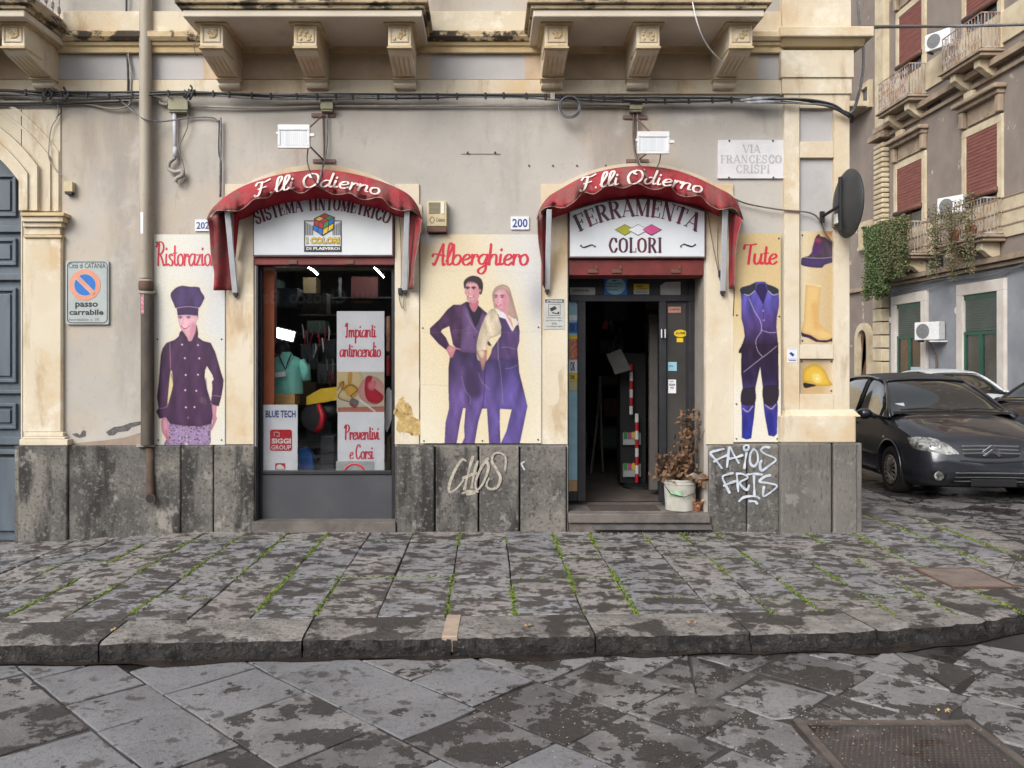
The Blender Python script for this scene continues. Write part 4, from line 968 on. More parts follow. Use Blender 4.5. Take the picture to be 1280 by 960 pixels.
# shop room shell as one part of the building
sh = MB()
sh.add([(-3.3, .505, 3.05), (3.2, .505, 3.05), (3.2, 7, 3.05), (-3.3, 7, 3.05)], [(0, 1, 2, 3)])
sh.add([(-3.3, 7, .17), (3.2, 7, .17), (3.2, 7, 3.05), (-3.3, 7, 3.05)], [(0, 1, 2, 3)])
sh.add([(-3.3, .505, .17), (-3.3, 7, .17), (-3.3, 7, 3.05), (-3.3, .505, 3.05)], [(0, 1, 2, 3)])
sh.add([(3.2, .505, .17), (3.2, 7, .17), (3.2, 7, 3.05), (3.2, .505, 3.05)], [(0, 1, 2, 3)])
obj('shop_room', sh, DKROOM, bld)
obj('shop_floor', MB().box(-3.3, 3.2, .5005, 7, .05, .172), FLOORM, bld)
obj('side_board', MB().box(WX(327.6, YG+.05), WX(328, .1)+.002, YG+.035, .62, WZ(590, .15), WZ(333, .15)), ORWALL, win)
mb = MB().box(WX(327.7, .16), WX(343, .16), .15, .17, WZ(560, .16), WZ(331, .16)); obj('inner_post', mb, ORWALL, win)

# door bay
YD = .34
bay = bpy.data.objects.new('shop_entrance', None); COL.objects.link(bay); put(bay, bld); bay['label'] = 'open shop entrance under the right awning'
rv = MB(); rv.box(WX(880)-.006, WX(880)-.001, .0, .5, .16, WZ(262)); obj('right_reveal', rv, M('grey_reveal_render', C(150, 142, 132), C(134, 126, 118), 4, .9, .2, 50, stains=[(C(80, 74, 70), 5, .58, .7, .6, (1, 1, .3))]), bay)
obj('left_reveal', MB().box(WX(710)+.001, WX(710)+.006, .0, .5, .16, WZ(262)), DKFRAME, bay)
fr = MB()
fr.pbox(722, 732, 374, 626.5, YD-.03, YD+.03); fr.pbox(824.5, 833, 374, 626.5, YD-.03, YD+.03)
fr.pbox(712, 868, 369, 377, YD-.035, YD+.03, YD); fr.pbox(861.5, 868.5, 343, 626.5, YD-.03, YD+.031)
obj('door_frame', fr, DKFRAME, bay, bevel=.004)
tw = obj('transom_panel', MB().pbox(710, 868, 339, 369, YD, YD+.02), M('dark_transom_glass', C(44, 44, 44), C(58, 58, 58), 2, .25), bay)
sl = obj('side_light', MB().pbox(711, 722, 377, 600, YD, YD+.01), SKYB, bay)
obj('side_light_base', MB().pbox(711, 722, 600.5, 614, YD-.01, YD+.01), M('tan_board', C(186, 152, 112), C(176, 140, 100), 6, .7), bay)
obj('side_light_foot', MB().pbox(711, 722, 614.5, 626, YD-.012, YD+.01), DKFRAME, bay)
lf = MB(); lf.pbox(833.3, 861.2, 377.5, 626.5, YD+.0, YD+.012)
obj('door_leaf', lf, M('tinted_leaf_glass', C(58, 57, 56), C(76, 73, 70), 1.2, .25, stains=[(C(112, 104, 94), .9, .55, .75, .6, (1, 1, .4))]), bay)
obj('leaf_stile', MB().pbox(858, 861.3, 377.5, 626, YD-.02, YD-.001), BLACKM, bay)
for px in (827, 831.5): obj('door_pull', MB().tube([W(px, 412, YD-.035), W(px, 412, YD-.06), W(px, 422, YD-.06), W(px, 422, YD-.035)], .006, 6), WHITEM, bay)
obj('threshold', MB().box(WX(710), WX(880), .0, YD+.2, -.1, .172), STEPM, bay, bevel=.006)
obj('door_step', MB().box(WX(710, -.06), WX(888, -.09), -.10, -.001, .085, .168), STEPM, bay, bevel=.01)
obj('step_riser', MB().box(WX(711), WX(886), -.07, -.001, -.1, .0845), STEPM, bay)
obj('metal_step_lip', MB().prismx([(-.13, .03), (-.135, .036), (-.07, .075), (-.07, .066)], WX(741, -.1), WX(889, -.1)), M('dull_zinc_strip', C(112, 108, 106), C(86, 84, 84), 8, .5, metal=.3), bay)
obj('shutter_roll', MB().prismx([(.0, z(322)), (-.015, z(326)), (.0, z(344)), (.06, z(346)), (.2, z(346)), (.2, z(322))], WX(711.5), WX(879)), MAROON, bay, bevel=.004)
for k, px in enumerate((741, 771, 845)):
    obj('shutter_stop', MB().pbox(px-6, px+6, 336.5, 341, -.014, -.001).pbox(px+3, px+6, 332, 336.3, -.02, -.001), BROWNP, bay)

tag(obj('door_mat', MB().box(WX(738, .05), WX(825, .05), .03, .30, .1725, .182), M('brown_door_mat', C(84, 72, 66), C(66, 56, 52), 40, .95, .8, 120)), 'dark brown mat lying on the shop threshold', 'door mat')

# ================= THINGS INSIDE =================
# lit tubes under the ceiling
for k, (a, b, c, d, Y, lab) in enumerate(((382, 331, 397.5, 343, 2.6, 'lit ceiling tube left of the two seen through the shop window'), (468, 334, 479.5, 346.5, 2.6, 'lit ceiling tube right of the two seen through the shop window'))):
    p0, p1 = Vector(W(a, b, Y)), Vector(W(c, d, Y-.9*0)); t = thing('tube_lamp', lab, 'lamp', p0, 'ceiling tubes in the shop')
    obj('tube', MB().tube([p0, p1], .009, 8), TUBEM, t); obj('batten', MB().tube([p0+Vector((0, 0, .035)), p1+Vector((0, 0, .035))], .02, 6), DKFRAME, t)
t = thing('monitor', 'tilted lit monitor glowing behind the left of the shop window', 'monitor', W(355, 418, 1.2))
c = Vector(W(355, 418, 1.2)); mb = MB().box(c.x-.098, c.x+.098, 1.2, 1.23, c.z-.05, c.z+.05).rot('Y', math.radians(14), c); obj('screen', mb, SCRM, t)
mb = MB().box(c.x-.125, c.x+.11, 1.2305, 1.26, c.z-.062, c.z+.062).rot('Y', math.radians(14), c); obj('casing', mb, DKFRAME, t)
obj('stand', MB().tube([(c.x-.03, 1.25, c.z-.05), (c.x-.05, 1.25, c.z-.5), (c.x-.05, 1.25, .17)], .02, 6), DKFRAME, t)
# cluttered stock close behind the glass
for k, (a, b, c, d, Y, col, lab) in enumerate(((376, 398, 430, 452, .9, (70, 80, 84), 'slate grey tool carton high behind the shop window'), (399, 419, 424, 447, 1.1, (60, 62, 66), 'dark carton beside the slate one behind the shop window'), (345, 372, 360, 384, 1.6, (58, 74, 84), 'blue grey crate near the ceiling behind the shop window'), (376, 408, 366, 392, 1.8, (84, 78, 70), 'brownish crate near the ceiling behind the shop window'), (396, 419, 455, 480, .8, (48, 50, 54), 'black packed kit just above the yellow case'), (483, 488, 395, 440, .5, (150, 110, 90), 'tan strip of packaging at the right edge of the shop window'), (483, 488, 445, 470, .5, (170, 50, 50), 'red packet at the right edge of the shop window'), (400, 418, 545, 588, .5, (40, 44, 50), 'dark case standing low behind the shop glass'), (484, 488, 545, 588, .4, (120, 100, 40), 'ochre tin low at the right edge of the window'))):
    tag(obj('stock_box', MB().pbox(a, b, c, d, Y, Y+.25), M('stock_%d' % k, C(*col), C(*[int(v*1.35) for v in col]), 9, .5), bevel=.01), lab, 'box', 'stock behind the shop window')
tr2 = thing('tool_rack', 'wire rack of small hanging tools behind the upper half of the shop window', 'tool rack', W(398, 470, .75))
obj('rack_wire', MB().tube([W(374, 394, .76), W(420, 394, .76)], .005, 5), DKFRAME, tr2)
for k in range(26):
    a, b = qq.uniform(378, 418) if False else 376+k*1.65, qq.__class__(k).uniform(395, 470); c0 = W(a, b, .75)
    o_ = obj('hanging_tool', MB().tube([c0, (c0[0]+.01, c0[1], c0[2]-.05), (c0[0]+.02*math.sin(k*2.1), c0[1], c0[2]-.14)], [.004, .009, .006], 5), (DKFRAME, WHITEM, BLACKM, REDP, GREYC)[k % 5], tr2)
# shirt bust
def P3(pts, Y): return [(WX(a, Y), WZ(b, Y)) for a, b in pts]
t = thing('shirt_bust', 'turquoise polo shirt on a headless bust above the narrow blue lettered board', 'mannequin', W(358, 500, .45))
prof = [(.02, 0), (.05, 0), (.062, .01)]
secs = []
cxs = WX(358, .45)
for py, hw, dp in ((492, 21, .08), (482, 21, .09), (470, 21, .10), (460, 22, .10), (452, 21, .09), (447, 15, .07), (444, 8, .05), (440, 6, .045)):
    zz = WZ(py, .45); hw = hw*.00757; secs.append([(cxs+hw*math.cos(a), .45+dp*math.sin(a), zz) for a in np.linspace(0, 2*PI, 21)[:-1]])
obj('shirt', MB().grid(secs, True), TURQ, t, smooth=True)
slv = MB(); slv.tube([W(375, 452, .45), W(381, 462, .44), W(383, 476, .42)], [.05, .052, .046], 10); slv.tube([W(341, 452, .45), W(336, 462, .44), W(334, 476, .42)], [.05, .052, .046], 10)
obj('sleeve', slv, TURQ, t, smooth=True)
lan = MB().tube([W(348, 443, .36), W(352, 452, .34), W(357, 462, .33), W(360, 452, .34), W(364, 443, .36)], .006, 6); obj('lanyard', lan, BLACKM, t)
obj('wood_plinth', MB().box(WX(334, .45), WX(372, .45), .33, .57, WZ(506, .45), WZ(492, .45)), M('plywood_block', C(212, 172, 112), C(196, 150, 92), 4, .7, str3=(1, 1, 8)), t)
obj('cuff_board', MB().box(WX(328, .3), WX(357, .3), .29, .3, WZ(472, .3), WZ(466, .3)).rot('Y', math.radians(-8), W(343, 469, .3)), WHITEP, t)
t = thing('head_form', 'dark helmeted head form under the lit monitor', 'mannequin head', W(352, 440, .6))
obj('head', MB().lathe([(.03, -.12), (.07, -.09), (.085, -.02), (.082, .05), (.05, .1), (.01, .115)], W(352, 441, .6), 'z', 16), BLACKM, t, smooth=True)
obj('visor', MB().tube([W(342, 442, .5), W(352, 446, .48), W(362, 440, .5)], .012, 6), M('orange_red_strap', C(190, 70, 50), C(170, 60, 44), 9, .6), t)
t = tag(obj('yellow_case', MB().prism(P3([(383, 506), (383, 496), (400, 486), (421, 484), (421, 500), (404, 503)], .5), .5, .8), YELP), 'yellow tool case standing behind the shop glass', 'tool case')
t = thing('disc_saw', 'black grinder with a red curved guard low behind the shop glass', 'power tool', W(395, 540, .5))
obj('guard', MB().tube([W(398, 505, .45), W(404, 520, .44), (W(402, 533, .44)), W(394, 541, .45)], [.02, .035, .035, .02], 8), REDP, t, smooth=True)
obj('disc', MB().lathe([(.13, 0), (.13, .015), (.02, .03)], W(393, 522, .52), 'y', 24), DKFRAME, t)
obj('body', MB().lathe([(.07, -.1), (.09, 0), (.07, .12)], W(412, 515, .6), 'x', 14), BLACKM, t, smooth=True)
t = tag(obj('blue_bag', MB().prism(P3([(374, 590), (374, 562), (381, 560), (390, 568), (393, 590)], .32), .30, .42), BLUSIGN), 'blue curved bag beside the narrow blue lettered board', 'bag')
t = tag(obj('white_glove', MB().prism(P3(cr([(483, 488), (487, 485), (492, 500), (490, 520), (484, 540), (481, 530), (482, 505)], 3, True), .2), .2, .24), WHITEM), 'pale glove hanging at the right edge of the shop window', 'glove')
# boxes and shelves in the dark room
qq = random.Random(5)
t = thing('shop_shelf', 'dark shelving with packed goods deep inside the shop window', 'shelf', (-1.9, 3.2, .17))
for k in range(5): obj('shelf_board', MB().box(-3.0, -.9, 3.0, 3.4, .5+k*.45, .52+k*.45), DKFRAME, t)
for xx in (-3.0, -1.9, -.9): obj('upright', MB().box(xx-.02, xx+.02, 3.41, 3.45, .17, 2.6), DKFRAME, t)
PAL = {'dull red': (92, 46, 42), 'grey': (90, 90, 92), 'dark blue': (60, 70, 90), 'ochre': (112, 98, 66), 'brown': (92, 74, 56), 'grey green': (70, 90, 80)}
LV = ['lowest', 'second lowest', 'middle', 'second highest', 'highest', 'topmost']
for lv in range(5):
    for u, (x0, pos) in enumerate(((-2.9, 'left end'), (-2.35, 'left half'), (-1.8, 'right half'), (-1.3, 'right end'))):
        cn = qq.choice(list(PAL)); x = x0+qq.uniform(0, .15); c_ = PAL[cn]; h = qq.uniform(.14, .32)
        tag(obj('boxed_goods', MB().box(x, x+qq.uniform(.16, .34), 3.02, 3.3, .521+lv*.45, .521+lv*.45+h), M('box_%d' % (c_[0]+c_[2]), C(*c_), None, rough=.7)), '%s box at the %s of the %s inner window shelf' % (cn, pos, LV[lv]), 'box', 'boxed goods on the inner shelves')
# window boards
def board(name, a, b, c, d, Y, label, cat='sign', mat=WHITEP, th=.012, group=None):
    t = thing(name, label, cat, W((a+b)/2, d, Y), group)
    obj('board', MB().pbox(a, b, c, d, Y, Y+th), mat, t, bevel=.002); return t
t = board('window_sign', 421, 480.5, 389, 465, .113, 'white window board reading Impianti antincendio in red script', 'sign')
mb = MB(); Y = .112
def scr(mb, text, pxa, pxb, pyb, xh, Y, thin=.1, thick=.28, slant=.0):
    """script text from pxa to pxb with baseline pixel pyb and x-height xh px"""
    size = xh*(D+Y)/F; w = (pxb-pxa)*(D+Y)/F; sx = w/script_len(text, size)
    script_text(mb, text, flat_map(pxa, pyb, Y), size, sx, slant, thin, thick)
scr(mb, 'Impianti', 432, 470, 421.5, 8.8, Y, .08, .215); scr(mb, 'antincendio', 424.5, 476, 446, 8.8, Y, .08, .215); obj('lettering', mb, REDINK, t)
t = board('window_sign', 422, 480.5, 515, 589, .113, 'white window board reading Preventivi e Corsi in red script', 'sign')
mb = MB(); scr(mb, 'Preventivi', 430.5, 474, 549.5, 9, Y, .08, .215); scr(mb, 'e', 437, 441.8, 573.5, 8, Y, .08, .215); scr(mb, 'Corsi', 444.5, 466.5, 573.5, 9, Y, .08, .215); obj('lettering', mb, REDINK, t)
t = board('window_sign', 420, 467, 576.5, 589, .1035, 'small grey card with a red ring at the foot of the window', 'sign', GREYSIGN, .006)
mb = MB(); ring_ = [(WX(443, .10)+.095*math.cos(a), .1025, WZ(593, .10)+.095*math.sin(a)) for a in np.linspace(.35, PI-.35, 14)]
mb.tube(ring_, .009, 6); obj('ring', mb, REDINK, t)
t = board('window_sign', 329, 372, 506, 589, .110, 'narrow white board with blue lettering above a red square logo', 'sign')
mb = MB(); psans(mb, 'BLUE TECH', 332, 369.5, 513, 522, .1085, .03); obj('lettering', mb, BLUINK, t)
def rrect(a, b, c, d, Y, r=3):
    P = []
    for cx, cy, a0 in ((b-r, c+r, -PI/2), (b-r, d-r, 0), (a+r, d-r, PI/2), (a+r, c+r, PI)):
        for k in range(5): an = a0+PI/2*k/4; P.append((cx+r*math.cos(an), cy+r*math.sin(an)))
    return P3(P, Y)
lg = obj('logo', MB().prism(rrect(337.5, 365, 537, 563.5, .1085), .107, .1095), REDP, t)
mb = MB(); psans(mb, 'SIGGI', 339.5, 363.5, 548, 554.5, .1065, .04); psans(mb, 'GROUP', 339, 363.7, 556.5, 562, .1065, .01)
mb.tube([W(343, 545, .1065), W(342.5, 540.5, .1065), W(346, 540, .1065), W(349, 541, .1065), W(349, 545.5, .1065), W(346, 545, .1065)], .0035, 5); obj('logo_lettering', mb, WHITEM, t)
obj('logo', MB().prism(rrect(344, 356.5, 579, 587, .1085, 1.5), .107, .1095), REDP, t)
obj('logo_animal', MB().prism(P3(cr([(346, 586), (346, 582), (350, 580.5), (354, 583), (355, 586)], 3, True), .1065), .1063, .1069), WHITEM, t)
# photo print between the boards, painted as a coloured grid
t = thing('photo_print', 'colour photo of a red helmet lamp and cables between the two red scripted boards', 'poster', W(450, 515, .15))
cv = Canvas(421, 465, 480.5, 515); cv.a[:] = np.array((206, 196, 170))/255
U = lambda p: tr(p, 320, 450, 6.4)
cv.poly(U([(640, 90), (830, 90), (850, 200), (760, 320), (640, 280)]), (222, 196, 140))
cv.poly(U([(655, 380), (1030, 370), (1030, 430), (650, 430)]), (206, 120, 100), False)
for p in ([(660, 190), (690, 170), (720, 210), (700, 250)], [(720, 200), (770, 190), (820, 230), (800, 290), (740, 290), (710, 240)], [(740, 100), (770, 100), (760, 190), (735, 190)]): cv.poly(U(p), (226, 168, 60))
for p in ([(650, 240), (700, 170), (690, 230), (660, 300), (760, 340)], [(700, 230), (760, 200), (810, 240), (760, 290), (820, 330)]): cv.line(U(p), .8, (50, 40, 36))
cv.poly(U([(880, 140), (940, 130), (1010, 180), (1030, 260), (980, 350), (900, 350), (830, 300), (820, 220)]), (214, 150, 140))
cv.poly(U([(880, 140), (930, 135), (920, 200), (1020, 290), (980, 345), (900, 330), (870, 260)]), (206, 24, 48), shade=.4)
cv.poly(U([(900, 180), (960, 170), (940, 240), (900, 230)]), (238, 120, 130), soft=.6)
cv.poly(U([(760, 310), (820, 330), (800, 380), (750, 360)]), (120, 116, 112)); cv.line(U([(830, 320), (950, 410)]), 2.0, (232, 228, 220)); cv.line(U([(760, 350), (790, 380)]), 2, (180, 30, 40))
cv.build('print', .113, t, PRINT)
obj('board', MB().pbox(421, 480.5, 465.3, 514.7, .1135, .126), WHITEP, t)
# inside the doorway
t = thing('step_ladder', 'pale folding ladder standing in the dark doorway', 'ladder', W(746, 591, 2.5))
for pts in ([(739, 591), (747, 520), (750, 470)], [(753.5, 590), (751.5, 530), (750, 470)]): obj('leg', MB().tube([W(a, b, 2.5) for a, b in pts], .014, 6), M('dull_aluminium', C(120, 118, 112), C(104, 100, 96), 8, .5, metal=.4), t)
for k in range(6): obj('rung', MB().box(WX(741.5+k*1.4, 2.5), WX(753-k*.3, 2.5), 2.48, 2.53, WZ(578-k*19, 2.5), WZ(579-k*19, 2.5)+.01), MATS['dull_aluminium'], t)
for nm, lab, a, b, c, d, Y, n in (('striped_pole', 'red and white striped pole hanging high in the doorway', 789, 789, 455, 518, 1.38, 6), ('striped_pole', 'red and white striped pole standing on the round base in the doorway', 796, 796, 517, 603, 1.35, 8)):
    t = thing(nm, lab, 'pole', W(a, d, Y), 'striped poles in the doorway')
    for k in range(n):
        z0 = WZ(d, Y)+(WZ(c, Y)-WZ(d, Y))*k/n; z1 = WZ(d, Y)+(WZ(c, Y)-WZ(d, Y))*(k+1)/n
        obj('band', MB().lathe([(.019, z0), (.019, z1-.0005)], (WX(a, Y), Y, 0), 'z', 12), (WHITEM, REDP)[(k+(n > 6)) % 2], t)
t = thing('display_stand', 'dark rotating stand with colourful cards on a round base in the doorway', 'display stand', W(795, 608, 1.5))
xx = WX(795, 1.5); obj('base', MB().lathe([(.17, .173), (.17, .2), (.1, .215)], (xx+.02, 1.42, 0), 'z', 24), BLACKM, t)
obj('column', MB().box(xx-.17, xx+.10, 1.48, 1.7, .215, 1.6), BLACKM, t)
for k, (a, b, c, d) in enumerate(((779, 801, 541, 556), (779, 801, 580, 596))):
    p_ = obj('card_rack', MB().pbox(a, b, c, d, 1.44, 1.475), GREYSIGN, t)
    for j in range(4): obj('card', MB().pbox(a+1+j*5.2, a+5+j*5.2, c-1+j % 2, c+7, 1.425, 1.437), (GRNP, PINKP, YELP, SKYB)[j], p_)
tag(obj('leaning_poster', MB().prism(P3([(758, 443), (776, 436), (789, 462), (769, 468)], 1.2), 1.2, 1.21), M('dull_poster_back', C(112, 112, 110), C(98, 98, 96), 5, .6)), 'tilted grey sheet hanging inside the doorway', 'poster')
tag(obj('open_leaf', MB().pbox(812, 822, 393, 612, .9, .96), M('grey_leaf_edge', C(104, 98, 94), C(88, 84, 80), 4, .5)), 'narrow grey upright panel just inside the doorway', 'panel')
t = thing('hanging_tools', 'cluster of silver tools and a red packet hanging in the dark doorway', 'hanging goods', W(768, 420, 1.8))
for k in range(46):
    a = qq.gauss(768, 5); b = qq.uniform(392, 450); c_ = W(a, b, 1.8+qq.uniform(-.1, .1)); s = qq.uniform(.01, .05)
    obj('tool', MB().tube([c_, (c_[0]+qq.gauss(0, .02), c_[1], c_[2]-s*1.8)], qq.uniform(.004, .014), 5), qq.choice([M('steel_tool', C(120, 120, 124), C(70, 70, 74), 20, .3, metal=.7), DKFRAME, BLACKM]), t)
obj('packet', MB().pbox(754, 760, 401, 411, 1.7, 1.72).rot('Y', .3, W(757, 406, 1.7)), REDP, t)
t = thing('stock_shelf', 'dark shelves of goods along the back of the doorway', 'shelf', (1.2, 3.5, .17))
for k in range(6): obj('shelf_board', MB().box(.9, 2.6, 3.6, 4.0, .35+k*.42, .37+k*.42), BLACKM, t)
for lv in range(6):
    for x0, pos in ((.95, 'left end'), (1.5, 'middle'), (2.1, 'right end')):
        cn = qq.choice(list(PAL)); x = x0+qq.uniform(0, .1); c_ = PAL[cn]
        tag(obj('boxed_goods', MB().box(x, x+qq.uniform(.2, .38), 3.62, 3.9, .371+lv*.42, .371+lv*.42+qq.uniform(.1, .3)), M('box_%d' % (c_[0]+c_[2]), C(*c_), None, rough=.7)), '%s box at the %s of the %s shelf behind the doorway' % (cn, pos, LV[lv]), 'box', 'boxed goods behind the doorway')

# bucket with dried plant
bx, by = WX(850, .1), .10
t = thing('paint_bucket', 'dirty white paint bucket holding a dried brown plant beside the door', 'bucket', (bx, by, .172))
bk = MB().lathe([(.122, .172), (.13, .176), (.145, .41), (.15, .412), (.15, .425), (.146, .428), (.15, .44), (.15, .455), (.14, .455), (.138, .40)], (bx, by, 0), 'z', 28)
obj('pail', bk, M('dirty_white_pail', C(206, 204, 196), C(176, 172, 160), 5, .5, stains=[(C(120, 110, 96), 7, .58, .7, .5)]), t, smooth=True, angle=30)
obj('label_print', MB().add([(bx+.143*math.cos(a), by+.143*math.sin(a), zz) for a in np.linspace(-2.5, -1.6, 8) for zz in (.31, .36)], [(2*i, 2*i+2, 2*i+3, 2*i+1) for i in range(7)]), M('green_label', C(110, 160, 120), C(170, 196, 170), 20, .5), t)
obj('bail', MB().tube([(bx-.15, by, .41), (bx-.11, by-.12, .33), (bx, by-.165, .31), (bx+.11, by-.12, .34), (bx+.15, by, .41)], .004, 6), BLACKM, t)
obj('soil', MB().lathe([(.01, .43), (.138, .43)], (bx, by, 0), 'z', 20), SOIL, t)
t = thing('dried_plant', 'withered brown potted plant with curled leaves in the white bucket', 'plant', (bx, by, .43))
DRY = M('dried_leaf_brown', C(134, 100, 72), C(92, 66, 48), 22, .9, stains=[(C(168, 140, 108), 30, .58, .7, .5)])
st = MB()
for k in range(9):
    a = qq.uniform(-.5, .9); h = qq.uniform(.25, .68); st.tube([(bx+qq.gauss(0, .03), by+qq.gauss(0, .03), .43), (bx+a*.1+qq.gauss(0, .02), by+qq.gauss(0, .03), .43+h*.5), (bx+a*.22, by+qq.gauss(0, .05), .43+h)], [.007, .005, .002], 5)
obj('stems', st, DRY, t)
lv = MB()
def leaf(mb, c, s, q=qq):
    d = Vector((q.gauss(0, 1), q.gauss(0, 1), q.gauss(-.3, 1))).normalized(); u = d.orthogonal().normalized(); u = Matrix.Rotation(q.uniform(0, 6.3), 3, d) @ u; n = d.cross(u)
    c = Vector(c); w = s*.3; k = q.uniform(-.3, .5)*s
    mb.add([c, c+d*s*.35+u*w+n*k*.4, c+d*s*.35-u*w+n*k*.4, c+d*s*.75+u*w*.7+n*k, c+d*s*.75-u*w*.7+n*k, c+d*s+n*k*1.6], [(0, 2, 1), (1, 2, 4, 3), (3, 4, 5)])
for _ in range(260):
    h = abs(qq.gauss(0, .12)); leaf(lv, (bx-.06+qq.gauss(0, .07), by-.03+qq.gauss(0, .05), .45+h*.9), qq.uniform(.03, .07))
for _ in range(230):
    h = qq.uniform(.05, .62); leaf(lv, (bx+.02+h*.13+qq.gauss(0, .045), by+qq.gauss(0, .04), .45+h), qq.uniform(.025, .06))
for _ in range(60): leaf(lv, (bx+.13+qq.gauss(0, .03), by-.08+qq.gauss(0, .03), .45+abs(qq.gauss(0, .03))), qq.uniform(.05, .09))
tag(obj('dry_foliage', lv, DRY, t), None, None, kind='stuff')
obj('large_leaf', MB().add([(bx+.02, by-.12, .49), (bx+.08, by-.17, .53), (bx+.16, by-.16, .50), (bx+.19, by-.13, .46), (bx+.10, by-.14, .47), (bx+.05, by-.13, .465)], [(0, 1, 2, 3, 4, 5)]), M('pale_dry_leaf', C(190, 180, 172), C(150, 130, 116), 20, .8), t)
px_ = WX(872, .02); t = thing('small_pot', 'small terracotta pot of dead leaves on the step beside the bucket', 'flower pot', (px_, .03, .172))
obj('pot', MB().lathe([(.035, .173), (.05, .235), (.056, .237), (.056, .25), (.046, .25)], (px_, .03, 0), 'z', 16), M('terracotta', C(150, 96, 66), C(130, 80, 56), 10, .8), t, smooth=True, angle=30)
lv = MB()
for _ in range(40): leaf(lv, (px_-.03+qq.gauss(0, .035), .02+qq.gauss(0, .025), .24+abs(qq.gauss(0, .02))), .04)
tag(obj('dry_foliage', lv, M('pale_litter', C(186, 150, 116), C(140, 100, 72), 24, .9), t), None, None, kind='stuff')

# stickers on the door
def sticker(a, b, c, d, Y, mat, label, lines=(), shape='r', ink=BLKINK):
    t = thing('sticker', label, 'sticker', W((a+b)/2, d, Y))
    if shape == 'r': obj('sheet', MB().pbox(a, b, c, d, Y-.003, Y-.001, Y), mat, t)
    elif shape == 'o':
        P = [((a+b)/2+(b-a)/2*math.cos(v), (c+d)/2+(d-c)/2*math.sin(v)) for v in np.linspace(0, 2*PI, 25)[:-1]]; obj('sheet', MB().prism(P3(P, Y), Y-.005, Y-.003), mat, t)
    else: obj('sheet', MB().prism(P3(shape, Y), Y-.003, Y-.001), mat, t)
    mb = MB()
    for (txt, u0, u1, v0, v1) in lines: psans(mb, txt, u0, u1, v0, v1, Y-.0065, .02)
    if lines: obj('print', mb, ink, t)
    return t
S = lambda x: 705+x/5.644; R_ = lambda y: 320+y/5.644
PAPER = M('paper', C(196, 196, 192), C(180, 180, 176), 9, .7); YD_ = YD
t = sticker(S(285), S(445), R_(145), R_(275), YD_, BLUSIGN, 'blue square sticker with a pale round notice above the door')
obj('disc', MB().prism(P3([(S(363)+12.6*math.cos(v), R_(212)+10.8*math.sin(v)) for v in np.linspace(0, 2*PI, 29)[:-1]], YD_), YD_-.005, YD_-.0035), SKYB, t)
mb = MB(); psans(mb, 'hai ?', S(340), S(382), R_(165), R_(180), YD_-.0065, .04); psans(mb, 'Problemi quotidiani', S(295), S(410), R_(190), R_(201), YD_-.0065, .03); psans(mb, 'Rivolgiti qui', S(290), S(378), R_(208), R_(220), YD_-.0065, .03); psans(mb, 'Con noi fai', S(300), S(375), R_(232), R_(243), YD_-.0065, .03)
obj('print', mb, BLKINK, t)
sticker(S(42), S(220), R_(222), R_(275), YD_, PAPER, 'long cream sticker with red print at the left above the door', [('ISCRITTA all Albo', S(62), S(175), R_(236), R_(250))], ink=MARINK)
sticker(S(492), S(600), R_(198), R_(240), YD_, YELP, 'yellow topped sticker in the middle above the door', [('SERVIZIO', S(510), S(560), R_(206), R_(222)), ('CHIUSO', S(515), S(585), R_(226), R_(236))])
sticker(S(492), S(600), R_(240.5), R_(270), YD_, PAPER, 'white strip below the yellow sticker above the door', [('vietato fumare', S(505), S(590), R_(248), R_(258))], ink=BLUINK)
sticker(0, 0, 0, R_(282), YD_, PAPER, 'grey notice sheet with a cut corner above the door', shape=[(S(680), R_(282)), (S(680), R_(208)), (S(715), R_(184)), (S(822), R_(182)), (S(822), R_(282))])
t = COL.objects[-1] if False else None
sticker(S(735), S(824), R_(358), R_(400), YD_, M('pink_sticker', C(206, 150, 130), C(196, 140, 120), 9, .6), 'faded pink sticker near the top of the door leaf', [('CARTE', S(745), S(815), R_(370), R_(384))], ink=MARINK)
sticker(S(775), S(866), R_(520), R_(572), YD_, YELP, 'yellow badge shaped sticker on the door leaf', [('ALLARME', S(788), S(856), R_(535), R_(552))], shape='o')
sticker(S(795), S(840), R_(578), R_(608), YD_, YELP, 'small yellow sticker just below the badge on the door leaf', shape='r')
sticker(S(735), S(795), R_(748), R_(810), YD_, SKYB, 'pale blue card on the door leaf below the yellow badge', [('carta', S(740), S(770), R_(770), R_(780))], ink=BLUINK)
sticker(S(735), S(790), R_(872), R_(968), YD_, WHITEP, 'white narrow notice on the door leaf, lowest of the stickers there', [('info', S(745), S(775), R_(880), R_(888)), ('024', S(742), S(782), R_(900), R_(915)), ('77', S(750), S(775), R_(925), R_(940))], ink=BLKINK)
for k, (c, d, m, lab) in enumerate(((381, 391.5, SKYB, 'pale blue sticker at the top of the side light'), (394, 400.5, WHITEP, 'white strip sticker high on the side light'), (403, 416, BLUSIGN, 'blue sticker with a white sign high on the side light'), (419, 423.5, YELP, 'thin yellow sticker on the side light'), (424, 449, M('comic_sticker', C(206, 160, 120), C(190, 60, 40), 60, .6), 'orange patterned sticker on the side light'), (450, 466, WHITEP, 'white sticker with black logos on the side light'), (467, 476, YELP, 'yellow sticker below the white one on the side light'), (477, 488, M('pale_yellow_paper', C(206, 204, 160), C(196, 190, 140), 9, .6), 'pale yellow sticker lowest on the side light'))):
    sticker(711.4, 721.6, c, d, YD_-.001, m, lab, [('OK', 713, 719, c+2, d-2)] if k in (2, 5, 6) else ())
